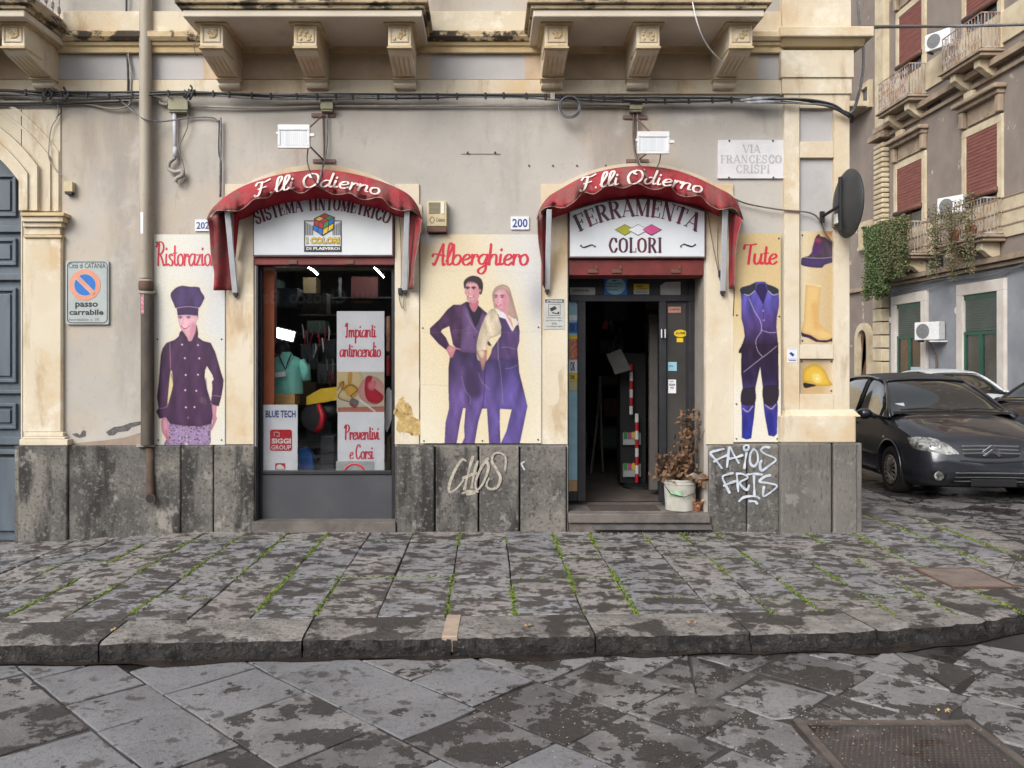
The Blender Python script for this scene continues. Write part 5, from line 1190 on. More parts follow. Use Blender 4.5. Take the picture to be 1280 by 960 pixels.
# ================= SIGNS ABOVE THE SHOP =================
def arch_map(cxp, peak, k, Y, x_off=0):
    """baseline y = peak + k*(x-cx)^2 in photo px; x measured in metres from the centre"""
    s = (D+Y)/F; cx = WX(cxp, Y)
    def f(x, y, d):
        px = x/s; slope = 2*k*px; n = math.hypot(1, slope); by = peak+k*px*px
        return (cx+x+y*slope/n*.9, Y-d, WZ(by, Y)+y/n)
    return f
def centred(fn, text, mp, size, total, **kw):
    mb = kw.pop('mb'); lf = script_len if fn is script_text else serif_len
    sx = total/lf(text, size)
    fn(mb, text, lambda x, y, d: mp(x-total/2, y, d), size, sx, **kw)
def signbox(name, label, px0, px1, pyb, pyt, rise, Y0):
    t = thing(name, label, 'shop sign', W((px0+px1)/2, pyb, Y0), 'arched signs under the awnings')
    n = 20; top = []
    for k in range(n+1):
        u = -1+2*k/n; top.append((px0+(px1-px0)*k/n, pyt+rise*u*u))
    poly = P3([(px0, pyb)]+top+[(px1, pyb)], Y0)
    obj('face', MB().prism(poly, Y0, Y0+.004), SIGNW, t)
    ins = P3([(px0-1.5, pyb+1.8)]+[(a+(-1.5 if a < (px0+px1)/2 else 1.5), b-2) for a, b in top]+[(px1+1.5, pyb+1.8)], Y0)
    obj('casing', MB().prism(ins, Y0+.0045, .01+.06), M('sign_casing', C(120, 84, 80), C(100, 70, 66), 6, .5), t)
    return t
YS = -.055
t = signbox('shop_sign', 'white arched sign reading SISTEMA TINTOMETRICO with a coloured cube logo', 317.5, 490, 318.5, 236, 24, YS)
mb = MB(); centred(serif_text, 'SISTEMA TINTOMETRICO', arch_map(403.5, 262.5, .00265, YS-.0015), .115, 165*(D+YS)/F, mb=mb); obj('lettering', mb, MARINK, t)
Z7 = lambda p: (250+p[0]/4.571, 200+p[1]/4.571)
Yl = YS-.002
fr = MB(); 
for a, b, c, d in ((380, 427, 275.5, 276.6), (380, 427, 313.6, 314.8), (380, 381.2, 276.7, 313.5), (425.8, 427, 276.7, 313.5)): fr.pbox(a, b, c, d, Yl-.002, Yl)
obj('logo_frame', fr, BLKINK, t)
gm = bpy.data.materials.new('logo_fade')
obj('logo_band', MB().pbox(381.4, 425.6, 307.5, 313.3, Yl-.001, Yl), BLKINK, t)
gb = MB()
for k in range(5): gb.pbox(381.6+k*2.1, 383.0+k*2.1, 278+k, 294, Yl-.001, Yl).pbox(425.4-k*2.1-1.4, 425.4-k*2.1, 278+k, 294, Yl-.001, Yl)
obj('logo_hatching', gb, M('grey_logo_ink', C(120, 120, 124), None, rough=.5), t)
mb = MB(); psans(mb, 'I COLORI', 383, 424.5, 296.5, 305, Yl-.003, .06); obj('logo_lettering', mb, BLKINK, t)
mb = MB(); psans(mb, 'I COLORI', 383.4, 424, 297, 304.6, Yl-.0045, .02); obj('logo_lettering', mb, YELP, t)
mb = MB(); psans(mb, 'DI PLASVEROI', 383, 424.5, 308.8, 312.4, Yl-.003, .03); obj('logo_lettering', mb, WHITEM, t)
# cube
T0, T1, T2, T3 = (652, 335), (712, 306), (770, 325), (712, 362)
B1, B2, B3 = (712, 432), (645, 402), (762, 395)
T0, T3, T1, T2 = (655, 340), (708, 360), (712, 306), (768, 328); L0, L1 = (645, 400), (700, 432); R1 = (762, 392)
def cell(A, B, Cc, Dd, i, j, n, mat):
    def bil(u, v): return tuple((A[k]*(1-u)+B[k]*u)*(1-v)+(Dd[k]*(1-u)+Cc[k]*u)*v for k in (0, 1))
    g = .06/n*1.5
    q_ = [bil(i/n+g, j/n+g), bil((i+1)/n-g, j/n+g), bil((i+1)/n-g, (j+1)/n-g), bil(i/n+g, (j+1)/n-g)]
    return MB().prism(P3([Z7(p) for p in q_], Yl), Yl-.0045, Yl-.003)
obj('cube_outline', MB().prism(P3([Z7(p) for p in (L0, (652, 334), (712, 303), (771, 326), (765, 395), (701, 435))], Yl), Yl-.0028, Yl-.0015), BLKINK, t)
gcol = {'R': REDP, 'G': GRNP, 'B': BLUSIGN, 'Y': YELP}
for face, cols in (((T0, T3, L1, L0), 'RRBB'), ((T3, T2, R1, L1), 'GBYY'), ((T0, T1, T2, T3), 'YRRG')):
    for k in range(4): obj('cube_tile', cell(*face, k % 2, k//2, 2, 0), gcol[cols[k]], t)
t = signbox('shop_sign', 'white arched sign reading FERRAMENTA COLORI with three diamonds', 712.5, 880.5, 320.5, 249, 16, YS)
mb = MB(); centred(serif_text, 'FERRAMENTA', arch_map(797.5, 270, .00365, YS-.0015), .150, 147*(D+YS)/F, mb=mb); obj('lettering', mb, MARINK, t); mb = MB()
x0 = 760.5; s_ = 18*(D+YS)/F; serif_text(mb, 'COLORI', flat_map(x0, 315.5, YS-.0015), s_, (68*(D+YS)/F)/serif_len('COLORI', s_)); obj('lettering', mb, MARINK, t)
Z8 = lambda p: (665+p[0]/4.741, 195+p[1]/4.741)
for cx, m in ((550, OLIVE), (629, WHITEP), (708, PINKP)):
    dd = .0005*(cx-550)/79
    o_ = [Z8(p) for p in ((cx-61, 437), (cx, 404), (cx+61, 437), (cx, 472))]; i_ = [Z8(p) for p in ((cx-56, 437), (cx, 407.5), (cx+56, 437), (cx, 468.5))]
    obj('diamond_outline', MB().prism(P3(o_, Yl), Yl-.0010-dd*2, Yl), BLKINK, t); obj('diamond', MB().prism(P3(i_, Yl), Yl-.0025-dd*2, Yl-.0011-dd*2), m, t)
for pts in ([(290, 532), (305, 542), (330, 535), (355, 527), (372, 536)], [(882, 535), (898, 523), (925, 531), (948, 536), (966, 526)]):
    mb = MB(); ribbon(mb, P3([Z8(p) for p in pts], Yl), lambda dx, dy, tt: .006+.008*math.sin(PI*tt), lambda x, y, d: (x, Yl-d, y), .001)
    for e_ in (pts[0], pts[-1]): a_, _, b_ = W(*Z8(e_), Yl); mb.prism([(a_+.009*math.cos(v), b_+.009*math.sin(v)) for v in np.linspace(0, 6.28, 9)[:-1]], Yl-.003, Yl-.002)
    obj('flourish', mb, BLKINK, t)

# ================= AWNINGS =================
def interp(pts, x):
    xs = [p[0] for p in pts]; ys = [p[1] for p in pts]; return float(np.interp(x, xs, ys))
def awning(label, top, wavy, inner, textc, sidesL, sidesR, poles):
    x0, x1 = top[0][0], top[-1][0]; t = thing('shop_awning', label, 'awning', W((x0+x1)/2, 300, 0), 'awnings over the shop openings')
    n = 110; TP = cr(top, 5); WV = cr(wavy, 5); IN = cr(inner, 5); yf = -.33
    wall, tp, rows = [], [], [[], [], [], [], [], [], []]
    cxp = (x0+x1)/2
    for i in range(n+1):
        px = x0+(x1-x0)*i/n; u = (px-cxp)/((x1-x0)/2)
        ty = interp(TP, px); wy = max(interp(WV, px), ty+.3); w_ = .030*math.sin(px*.16+1)+.018*math.sin(px*.37)+.008*math.sin(px*.83+2)
        edge = max(0, 1-abs(u))**.5; Yf = yf*(.35+.65*min(1, edge*2.2))
        pts = [W(cxp+(px-cxp)*.985, ty+1.5, -.012)]
        pts.append(W(px, ty, Yf*.82))
        for k, f in enumerate((.08, .3, .55, .8, 1.0)):
            Yk = Yf*(.88+.12*min(1, f*2))-w_*f*f
            pts.append(W(px, ty+(wy-ty)*f, Yk))
        for k in range(7): rows[k].append(pts[k])
    fb = obj('valance', MB().grid(rows), REDF, t, smooth=True)
    sd_ = fb.modifiers.new('solid', 'SOLIDIFY'); sd_.thickness = .003
    # piping along the scalloped hem
    obj('piping', MB().tube([(p[0], p[1]-.004, p[2]) for p in rows[6]], .0035, 6), SEAM, t, smooth=True)
    # lining drawn back to the wall
    G = []; xi0, xi1 = inner[0][0], inner[-1][0]; r_ = random.Random(int(x0))
    cols = 64; ph = [r_.uniform(0, 6) for _ in range(6)]
    for j in range(9):
        f = j/8; row = []
        for i in range(cols+1):
            px = xi0+(xi1-xi0)*i/cols; wy = interp(WV, px)-5; iy = interp(IN, px); Y = -.30*(1-f)-.02
            fold = (.035*math.sin(i*.55+ph[0]+f*2)+.02*math.sin(i*1.25+ph[1]-f*3)+.012*math.sin(i*2.3+ph[2]))*math.sin(PI*min(1, f*1.1+.05))
            row.append(W(px, wy+(iy-wy)*f+fold*95, Y+fold*.8))
        G.append(row)
    ln = obj('lining', MB().grid(G), REDF2, t, smooth=True)
    for pts_f, pts_b, mt in sidesL+sidesR:
        G = []; m = 14; A = cr(pts_f, 4); Bk = cr(pts_b, 4)
        for j in range(m+1):
            f = j/m; ia = f*(len(A)-1); ib = f*(len(Bk)-1)
            a = np.array(A[int(ia)])+(np.array(A[min(int(ia)+1, len(A)-1)])-np.array(A[int(ia)]))*(ia-int(ia))
            b = np.array(Bk[int(ib)])+(np.array(Bk[min(int(ib)+1, len(Bk)-1)])-np.array(Bk[int(ib)]))*(ib-int(ib))
            row = []
            for k in range(9):
                g = k/8; p = a*(1-g)+b*g; Y = -.27+.20*g+.028*math.sin(g*9+f*3)
                row.append(W(p[0], p[1], Y*(1-.5*f)))
            G.append(row)
        s = obj('side_panel', MB().grid(G), mt, t, smooth=True); q_ = s.modifiers.new('solid', 'SOLIDIFY'); q_.thickness = .003
        obj('side_piping', MB().tube([r[0] for r in G], .003, 6), SEAM, t, smooth=True)
    for (a, b, c, d, w) in poles:
        p0, p1 = Vector(W(a, b, -.26)), Vector(W(c, d, -.05)); hw = w/2*.0070
        mb = MB().add([(p0.x-hw, p0.y-.012, p0.z), (p0.x+hw, p0.y-.012, p0.z), (p0.x+hw, p0.y+.012, p0.z), (p0.x-hw, p0.y+.012, p0.z), (p1.x-hw, p1.y-.012, p1.z), (p1.x+hw, p1.y-.012, p1.z), (p1.x+hw, p1.y+.012, p1.z), (p1.x-hw, p1.y+.012, p1.z)], [(0, 1, 2, 3), (4, 7, 6, 5), (0, 4, 5, 1), (1, 5, 6, 2), (2, 6, 7, 3), (3, 7, 4, 0)])
        arm = obj('arm', mb, ALU, t, bevel=.004)
        obj('pivot', MB().lathe([(.018, -.06), (.022, -.045), (.018, -.005)], (p1.x, 0, p1.z-.01), 'y', 10).box(p1.x-.006, p1.x+.006, -.05, -.035, p1.z-.045, p1.z-.01), DKFRAME, arm)
    # script on the valance
    cxt, pk, kk, sa, sb = textc
    mb = MB(); Yt = yf-.055
    size = 8.4*(D+Yt)/F; s = (D+Yt)/F
    def yv(px, py):
        ty = interp(TP, px); wy = interp(WV, px); f = np.clip((py-ty)/max(wy-ty, 1), 0, 1); w_ = .030*math.sin(px*.16+1)+.018*math.sin(px*.37)+.008*math.sin(px*.83+2)
        return yf*(.88+.12*min(1, f*2))-w_*f*f
    def mp(x, y, d):
        px = cxt+x/s; slope = 2*kk*(px-cxt); nn = math.hypot(1, slope); by = pk+kk*(px-cxt)**2
        qx = px+(y/s)*slope/nn*.7; qy = by-(y/s)/nn; Y = yv(qx, qy)-.016-d
        return W(qx, qy, Y)
    L = (sb-sa)*s; words = 'F.lli Odierno'; sx = L/script_len(words, size, 1, .07)
    script_text(mb, words, lambda x, y, d: mp(x+(sa-cxt)*s, y, d), size, sx, .25, .11, .34, .07)
    obj('lettering', mb, WHINK, t)
    return t
topA = [(258.5, 274), (262, 266), (270, 256), (285, 243.8), (300, 235), (315.6, 228.4), (348.5, 218.6), (381.3, 213.6), (400, 212.6), (416, 213.4), (447, 218.6), (479.8, 228.4), (508, 241.6), (521.4, 257), (527.5, 275)]
wavA = [(258.5, 275), (265, 267), (274, 263), (294, 264), (302, 262), (309, 257), (315, 251), (322, 248), (335, 247), (342, 240), (348.5, 235.5), (355, 233.5), (361.6, 234.5), (372.5, 241), (381, 240.5), (388, 235.5), (394.4, 232.4), (403, 236), (416, 242.7), (427, 243), (438, 241.6), (451, 249), (462, 249), (470, 247), (477.6, 247.5), (483, 253), (488.5, 259), (501.6, 263.5), (512.6, 262.4), (520, 266), (527.5, 275.5)]
innA = [(296, 276), (309, 272), (322, 266), (348.5, 259), (381, 252.5), (403, 250.8), (425, 252), (447, 257), (479.8, 265.6), (504, 272)]
A1 = awning('left red scalloped awning with white script and sagging side flaps', topA, wavA, innA, (400, 233.5, .00195, 319, 474),
    [([(259, 273), (262, 290), (264, 320), (268, 340), (267, 363)], [(286, 262), (287, 290), (289, 320), (291, 340), (290, 363)], REDF),
     ([(291, 266), (292, 290), (293, 320)], [(303, 262), (299, 275), (294, 322)], REDF2)],
    [([(527, 274), (524, 300), (518, 330), (517, 361)], [(511, 262), (511, 290), (511, 330), (510, 362)], REDF)],
    [(284.5, 264, 294, 366, 7), (509, 262, 506, 363, 6.5)])
topB = [(671, 274), (673, 266), (677.7, 256), (686, 246), (696.6, 239), (728, 222), (760, 212), (796, 208), (834, 211), (865, 220), (897, 235), (916, 246), (925, 262), (928.7, 274)]
wavB = [(671, 274.5), (674, 267), (677.7, 262.5), (684, 259), (692, 258), (700, 260), (707, 259), (714, 255), (720, 250), (725, 244), (730, 240), (737, 242), (743, 242.5), (750, 238), (755.7, 234), (766, 232), (774, 234.5), (781, 235), (789, 231.5), (796, 229.5), (802, 231), (808.5, 234.5), (817, 236.8), (825, 236.3), (832, 233), (838, 232.5), (843, 239), (848.5, 243.5), (859, 246), (874, 244.6), (880, 249), (886.5, 256), (899, 262), (914, 260), (922, 265), (928.7, 274.5)]
innB = [(690, 273), (710, 265.7), (728, 258), (760, 251), (791.6, 246.7), (812.7, 246.7), (844, 253), (876, 260), (899, 271)]
A2 = awning('right red scalloped awning with white script over the shop door', topB, wavB, innB, (797, 229.5, .00195, 726, 877),
    [([(671.5, 274), (673, 300), (677, 330), (678, 355)], [(683, 262), (683, 290), (682.5, 330), (682, 364)], REDF)],
    [([(928, 274), (922, 295), (919, 325), (918.5, 361)], [(911, 262), (911, 295), (911, 330), (911, 361)], REDF)],
    [(686.5, 262, 684, 362, 6.5), (906.5, 262, 903.5, 364, 6.5)])
for nm, lab, pts in (('pull_cord', 'thin cord and cleat hanging beside the right arm of the left awning', [(499, 268), (501, 300), (501.5, 355), (499, 372), (503.5, 386), (505, 368), (503, 355)]), ('pull_cord', 'thin cord and cleat hanging beside the right arm of the right awning', [(884, 262), (890, 300), (898, 340), (900, 350), (897, 320), (897.5, 285)])):
    t = thing(nm, lab, 'cord', W(*pts[0], -.03), 'awning cords'); obj('cord', MB().tube([W(a, b, -.04) for a, b in cr(pts, 4)], .0035, 5), BROWNC, t)
    a, b = pts[3]; obj('cleat', MB().pbox(a-1.5, a+3.5, b-12, b-4, -.05, -.02), DKFRAME, t, bevel=.003)

# ================= POSTERS =================
def poster(label, a, b, c, d, Y, cv, mat=PRINT, screws=()):
    t = thing('wall_poster', label, 'poster', W((a+b)/2, d, Y), 'printed panels on the facade')
    obj('panel', MB().pbox(a, b, c, d, Y+.001, Y+.009, Y), M('poster_edge', C(206, 204, 200), None, rough=.6), t)
    cv.build('print', Y, t, mat)
    for (x, y) in screws: p = W(x, y, Y); obj('screw', MB().lathe([(.008, 0), (.007, -.005), (.002, -.006)], (p[0], Y-.0005, p[2]), 'y', 8), DKFRAME, t)
    return t
YP = -.029
# chef
cv = Canvas(192.5, 293, 281, 556); h1 = lambda p: tr(p, 185, 340, 8.727); h2 = lambda p: tr(p, 185, 450, 8.727)
gy_ = (cv.Y-293)/263; gx_ = (cv.X-192.5)/88.5
fig = h1([(245, 245), (300, 175), (370, 150), (550, 165), (610, 270), (545, 480), (520, 600), (600, 750), (680, 770), (755, 960)])+h2([(820, 215), (795, 400), (740, 640), (660, 920), (180, 920), (90, 555), (98, 400), (135, 0)])+h1([(160, 830), (200, 770), (340, 660), (320, 500), (280, 345)])
m = cv.mask(fig, False); hal = np.clip(cv.blur(m, 9)*1.7, 0, 1)
cv.a[:] = np.array((232, 230, 224))/255
cv.paint(np.clip((1-gx_)*(1-gy_)*1.2, 0, 1)*.6, (246, 240, 216)); cv.paint(np.clip(.5-abs(gx_-.9), 0, .5)*np.clip(1-abs(gy_-.3)*3, 0, 1), (206, 208, 216)); cv.paint(hal*.6, (246, 228, 186))
JK = (80, 46, 84)
cv.paint(np.clip(gy_-.75, 0, .3)*1.6*(1-m), (240, 236, 214))
m_ = cv.poly(h2([(235, 690), (400, 716), (560, 722), (692, 690), (680, 780), (662, 925), (435, 925), (430, 770), (400, 925), (180, 925), (232, 800)]), (164, 134, 178), shade=.3)
r_ = np.random.default_rng(4)
for _ in range(170):
    x, y = r_.uniform(190, 690), r_.uniform(700, 915)
    if y < 925: 
        X_, Y_ = h2([(x, y)])[0]; j = int((Y_-cv.y0)*cv.r), int((X_-cv.x0)*cv.r)
        if 0 <= j[0] < cv.h and 0 <= j[1] < cv.w and m_[j] > 0: cv.dot(X_, Y_, r_.uniform(.5, 1.1), (60, 30, 70) if r_.random() < .6 else (206, 180, 214), .8, r_.uniform(.4, .9))
for p in ([(150, 632), (198, 618), (228, 700), (226, 820), (237, 872), (212, 888), (185, 835), (150, 760)], [(690, 478), (746, 484), (738, 600), (748, 640), (690, 762), (676, 720), (702, 680), (694, 600)]): cv.poly(h2(p), (232, 152, 178), shade=.4)
cv.line(h2([(196, 760), (205, 830), (225, 860)]), .7, (150, 50, 90)); cv.line(h2([(170, 780), (190, 840)]), .5, (190, 90, 120)); cv.line(h2([(720, 600), (712, 690)]), .5, (190, 100, 130))
jk = h1([(345, 655), (372, 632), (425, 712), (440, 752), (472, 752), (478, 708), (520, 645), (532, 640), (545, 712), (600, 750), (680, 770), (730, 870), (757, 960)])+h2([(790, 120), (822, 215), (815, 290), (797, 400), (767, 502), (683, 474), (690, 395), (700, 310), (695, 230), (715, 210), (700, 160), (640, 62), (620, 110), (615, 180), (640, 310), (690, 470), (702, 600), (690, 690), (560, 722), (400, 716), (236, 690), (196, 618), (125, 637), (90, 555), (115, 520), (98, 400), (120, 200)])+h1([(140, 900), (160, 830), (200, 772), (290, 738), (335, 700)])
m_ = cv.poly(jk, JK, False, shade=.35); cv.fold(m_, .16, 7, 3)
cv.poly(h2([(245, 120), (262, 130), (272, 270), (218, 478), (212, 470), (225, 300)]), (240, 214, 150), shade=0)
for p in (h2([(118, 524), (170, 520), (215, 500)]), h2([(692, 388), (740, 386), (797, 396)]), h1([(236, 770), (240, 860), (243, 960)])+h2([(245, 90)])): cv.line(p, .75, (214, 150, 170), .8)
cv.line(h1([(436, 765), (450, 850), (448, 958)])+h2([(455, 300), (450, 700)]), .6, (56, 26, 66), .7)
cv.line(h2([(255, 150), (300, 400), (270, 660)]), 1.6, (60, 30, 74), .45); cv.line(h2([(630, 200), (650, 500), (680, 680)]), 1.6, (60, 30, 74), .4)
for p in h1([(370, 790), (543, 795), (400, 937), (557, 940)])+h2([(410, 160), (543, 157), (405, 326), (525, 333), (412, 513), (505, 510)]): cv.dot(*p, 1.15, (248, 214, 232))
cv.dot(*h2([(437, 625)])[0], .8, (190, 150, 190), .8, 1.4)
cv.poly(h1([(515, 570), (535, 600), (545, 690), (520, 700), (500, 640)]), (74, 44, 60), shade=0)
cv.poly(h1([(328, 472), (430, 466), (540, 478), (548, 500), (522, 560), (518, 640), (475, 742), (440, 742), (418, 690), (368, 636), (345, 590), (330, 525)]), (244, 180, 194), shade=.25)
cv.poly(h1([(470, 560), (515, 560), (512, 640), (470, 735), (450, 735), (455, 650)]), (220, 140, 162), soft=1.4, shade=0)
cv.poly(h1([(350, 520), (420, 520), (430, 590), (380, 600)]), (252, 190, 206), soft=1, shade=0)
for x in (352, 440): cv.line(h1([(x-22, 488), (x, 482), (x+20, 490)]), .9, (90, 50, 70)); cv.dot(*h1([(x, 499)])[0], 1.3, (50, 36, 54), 1, .8)
cv.line(h1([(385, 500), (372, 555), (392, 562)]), .5, (206, 110, 140)); cv.line(h1([(366, 588), (402, 616), (444, 586)]), 1.5, (190, 50, 90)); cv.line(h1([(376, 592), (402, 605), (436, 590)]), .9, (255, 244, 246))
cv.line(h1([(372, 628), (410, 650), (450, 640)]), 1.2, (222, 140, 160), .5)
m_ = cv.poly(h1([(245, 245), (300, 175), (370, 150), (460, 160), (552, 165), (572, 205), (612, 270), (600, 315), (548, 392), (430, 376), (310, 395), (280, 345)]), (76, 52, 108), shade=.45); cv.fold(m_, .14, 9, 5)
m_ = cv.poly(h1([(312, 392), (430, 376), (548, 390), (545, 482), (430, 470), (322, 474)]), (72, 42, 92), False)
cv.line(h1([(312, 392), (430, 376), (548, 390)]), .8, (226, 160, 190)); cv.line(h1([(324, 474), (430, 468), (540, 478)]), .6, (236, 190, 210))
t = poster('tall poster of a chef in plum jacket and toque beside the drainpipe, headed Ristorazione', 192.5, 281, 293, 556, YP, cv, screws=[(196, 303), (197, 424), (277, 424), (198, 550), (277, 550), (277, 303)])
mb = MB(); scr(mb, 'Ristorazione', 195.5, 279.5, 332, 14.5, YP-.002, .07, .155); obj('lettering', mb, REDINK, t)
# couple
cv = Canvas(525.5, 293, 676.5, 554); c1 = lambda p: tr(p, 525, 335, 8.258); c2 = lambda p: tr(p, 525, 440, 8.0)
gx_ = (cv.X-525)/151; gy_ = (cv.Y-293)/261
fig = c1([(455, 200), (500, 90), (620, 105), (650, 170), (640, 390), (700, 440), (750, 400), (745, 250), (860, 170), (950, 300), (1010, 540), (1025, 650), (1010, 950)])+c2([(1070, 540), (995, 910), (245, 910), (250, 700), (285, 400), (300, 60)])+c1([(105, 660), (200, 530), (340, 380), (480, 345)])
m = cv.mask(fig, False); hal = np.clip(cv.blur(m, 13)*1.6, 0, 1)
cv.a[:] = np.array((240, 222, 184))/255
cv.paint(np.clip((gx_-.45)*2.2, 0, 1)*np.clip(1.25-gy_*1.2, 0, 1)*.85, (226, 228, 230)); cv.paint(np.exp(-((gx_-.99)/.10)**2-((gy_-.32)/.10)**2)*.6, (158, 156, 166)); cv.paint(np.clip(1-gy_*5, 0, 1)*np.clip(.5-gx_, 0, 1)*1.2, (196, 156, 92))
cv.paint(hal*.7, (242, 220, 170)); cv.paint(np.clip(gy_-.62, 0, .38)*2.2*(1-hal*.6), (248, 238, 214)); cv.paint(np.exp(-((gx_-.06)/.1)**2-((gy_-.02)/.03)**2)*.8, (200, 204, 214))
V = (98, 66, 146)
leg = c2([(300, 40), (285, 150), (285, 400), (290, 560), (255, 700), (245, 912), (365, 912), (400, 700), (430, 558), (455, 558), (440, 750), (445, 850), (420, 912), (545, 912), (580, 700), (620, 565), (668, 565), (690, 912), (802, 912), (795, 700), (798, 565), (915, 572), (862, 790), (806, 912), (995, 912), (1050, 650), (1072, 540), (1040, 400), (990, 200), (985, 130), (970, -30), (300, -30)])
m_ = cv.mask(leg, False); gcol_ = np.clip((gy_-.52)/.25, 0, 1)[..., None]; cl = (np.array((54, 38, 66))*(1-gcol_)+np.array((106, 80, 150))*gcol_)/255
cl = cl+np.clip((gx_-.35)*.25, 0, .1)[..., None]*np.array((-.15, .1, .6)); cv.a = cv.a*(1-m_[..., None])+cl*m_[..., None]
e = cv.blur(m_, 2.5)*m_; cv.a *= (1-.35*(1-e)*m_)[..., None]; cv.fold(m_, .16, 7, 8)
cv.poly(c2([(480, 140), (560, 200), (620, 420), (500, 450), (430, 300)]), (70, 50, 92), soft=2.5, shade=0)
cv.line(c2([(650, 60), (640, 400), (620, 560)]), 1.4, (54, 36, 84), .6)
for p in ([(580, 200), (620, 300), (690, 370)], [(780, 0), (810, 250), (825, 520)], [(850, 165), (900, 160), (985, 125)], [(412, 240), (450, 380), (500, 450), (500, 520)]): cv.line(c2(p), .55, (206, 190, 206), .6)
SH = (78, 44, 84)
m_ = cv.poly(c1([(480, 345), (420, 378), (345, 378), (285, 425), (200, 530), (103, 620), (103, 680), (190, 780), (268, 842), (304, 800), (268, 720), (214, 655), (232, 630), (302, 598), (340, 790), (412, 862), (620, 862), (692, 468), (600, 385)]), SH, False, shade=.4); cv.fold(m_, .2, 8, 12)
cv.line(c1([(135, 690), (220, 760), (280, 820)]), 1.6, (54, 28, 64), .6); cv.line(c1([(230, 610), (330, 540), (400, 520)]), 1.6, (56, 30, 66), .5)
m_ = cv.poly(c1([(422, 382), (455, 362), (500, 440), (570, 612), (602, 560), (640, 470), (690, 474), (640, 590), (584, 750), (585, 880), (412, 866), (432, 600)]), (108, 76, 128), False, shade=.4); cv.fold(m_, .12, 8, 13)
cv.poly(c1([(480, 350), (520, 400), (560, 452), (602, 385), (640, 450), (602, 560), (570, 612), (500, 440)]), (44, 36, 54), False)
cv.line(c1([(480, 480), (570, 640), (595, 655)]), .7, (176, 150, 190), .8); cv.line(c1([(330, 645), (440, 640), (520, 600)]), .5, (170, 130, 160), .6); cv.dot(*c1([(560, 712)])[0], 1, (50, 30, 60))
cv.poly(c1([(270, 842), (300, 795), (350, 812), (415, 833), (412, 848), (372, 838), (352, 880), (330, 925), (305, 915), (285, 870)]), (226, 142, 150), shade=.3)
cv.poly(c2([(290, 0), (345, 0), (320, 30), (300, 45)]), (226, 142, 150), shade=.2)
cv.poly(c1([(512, 350), (596, 330), (598, 392), (560, 455), (520, 415)]), (206, 110, 130), shade=.1)
cv.poly(c1([(465, 205), (480, 150), (540, 135), (600, 150), (614, 205), (612, 270), (592, 330), (556, 366), (520, 352), (484, 325), (480, 285), (462, 262)]), (234, 166, 172), shade=.3)
cv.poly(c1([(540, 200), (600, 200), (595, 300), (550, 340)]), (216, 138, 148), soft=1.6, shade=0)
for x in (490, 550): cv.line(c1([(x-16, 207), (x, 200), (x+18, 206)]), .8, (80, 46, 50)); cv.dot(*c1([(x, 217)])[0], .8, (60, 40, 50), 1, .5)
cv.line(c1([(508, 215), (500, 262), (520, 268)]), .6, (190, 90, 110)); cv.line(c1([(496, 294), (520, 306), (548, 292)]), 1.1, (180, 50, 80)); cv.line(c1([(502, 296), (522, 300), (542, 294)]), .5, (250, 230, 230))
cv.poly(c1([(455, 205), (452, 140), (500, 92), (560, 80), (622, 105), (650, 172), (642, 240), (628, 272), (612, 262), (600, 185), (560, 146), (500, 140), (474, 170), (464, 208)]), (62, 44, 48), shade=.2)
for k in range(16): cv.line(c1([(462+k*11, 150-abs(k-8)*1.5+8*math.sin(k*2)), (478+k*10, 112+4*math.sin(k)), (500+k*9, 96+abs(k-7)*3)]), .45, (96, 70, 70) if k % 2 else (40, 28, 34), .7)
for k in range(7): cv.line(c1([(480+k*17, 142+abs(k-3)*3), (486+k*17, 156+5*math.sin(k*3))]), .6, (66, 46, 50), .8)
for x in (490, 552): cv.line(c1([(x-20, 200), (x, 192), (x+20, 200)]), 1.0, (60, 38, 42)); cv.dot(*c1([(x, 212)])[0], 1.1, (52, 36, 44), 1, .75)
cv.line(c1([(486, 240), (492, 262)]), 1.4, (206, 126, 136), .5); cv.line(c1([(516, 330), (540, 340), (570, 326)]), 1.2, (190, 110, 122), .5); cv.dot(*c1([(618, 232)])[0], 1.2, (214, 130, 140), 1, 2.2)
cv.line(c1([(492, 292), (520, 305), (552, 290)]), 1.3, (170, 50, 74)); cv.line(c1([(500, 294), (521, 300), (544, 293)]), .75, (255, 244, 240))
# woman
hair = (206, 166, 150)
cv.poly(c1([(750, 245), (790, 190), (860, 170), (920, 205), (950, 300), (985, 430), (1012, 545), (960, 520), (905, 480), (800, 420), (765, 410), (752, 330)]), hair, shade=.3)
m_ = cv.poly(c1([(760, 420), (705, 450), (645, 560), (590, 740), (582, 880), (600, 952), (690, 952), (705, 890), (692, 790), (720, 730), (792, 700), (832, 660), (835, 560), (800, 470)]), (226, 206, 176), shade=.35); cv.fold(m_, .14, 9, 21)
m_ = cv.poly(c1([(800, 478), (842, 480), (890, 520), (957, 648), (1012, 560), (1026, 650), (1022, 760), (1002, 830), (1012, 952), (700, 952), (742, 830), (832, 700), (838, 600)]), (90, 64, 118), False, shade=.4); cv.fold(m_, .14, 8, 22)
cv.poly(c2([(570, -10), (705, -10), (660, 80), (627, 188), (600, 90)]), (196, 140, 128), shade=.35); cv.poly(c2([(580, -10), (640, -10), (620, 60)]), (226, 200, 170), soft=.8, shade=0)
cv.poly(c1([(700, 800), (742, 800), (730, 880), (690, 950), (690, 880)]), (236, 206, 140), shade=0)
cv.poly(c1([(690, 770), (706, 750), (738, 800), (706, 800)]), (60, 44, 66), False, soft=.3, shade=0)
for k in range(6): cv.line(c1([(640+k*26, 560+k*12), (625+k*20, 680), (600+k*18, 800)]), .8, (186, 164, 136), .45)
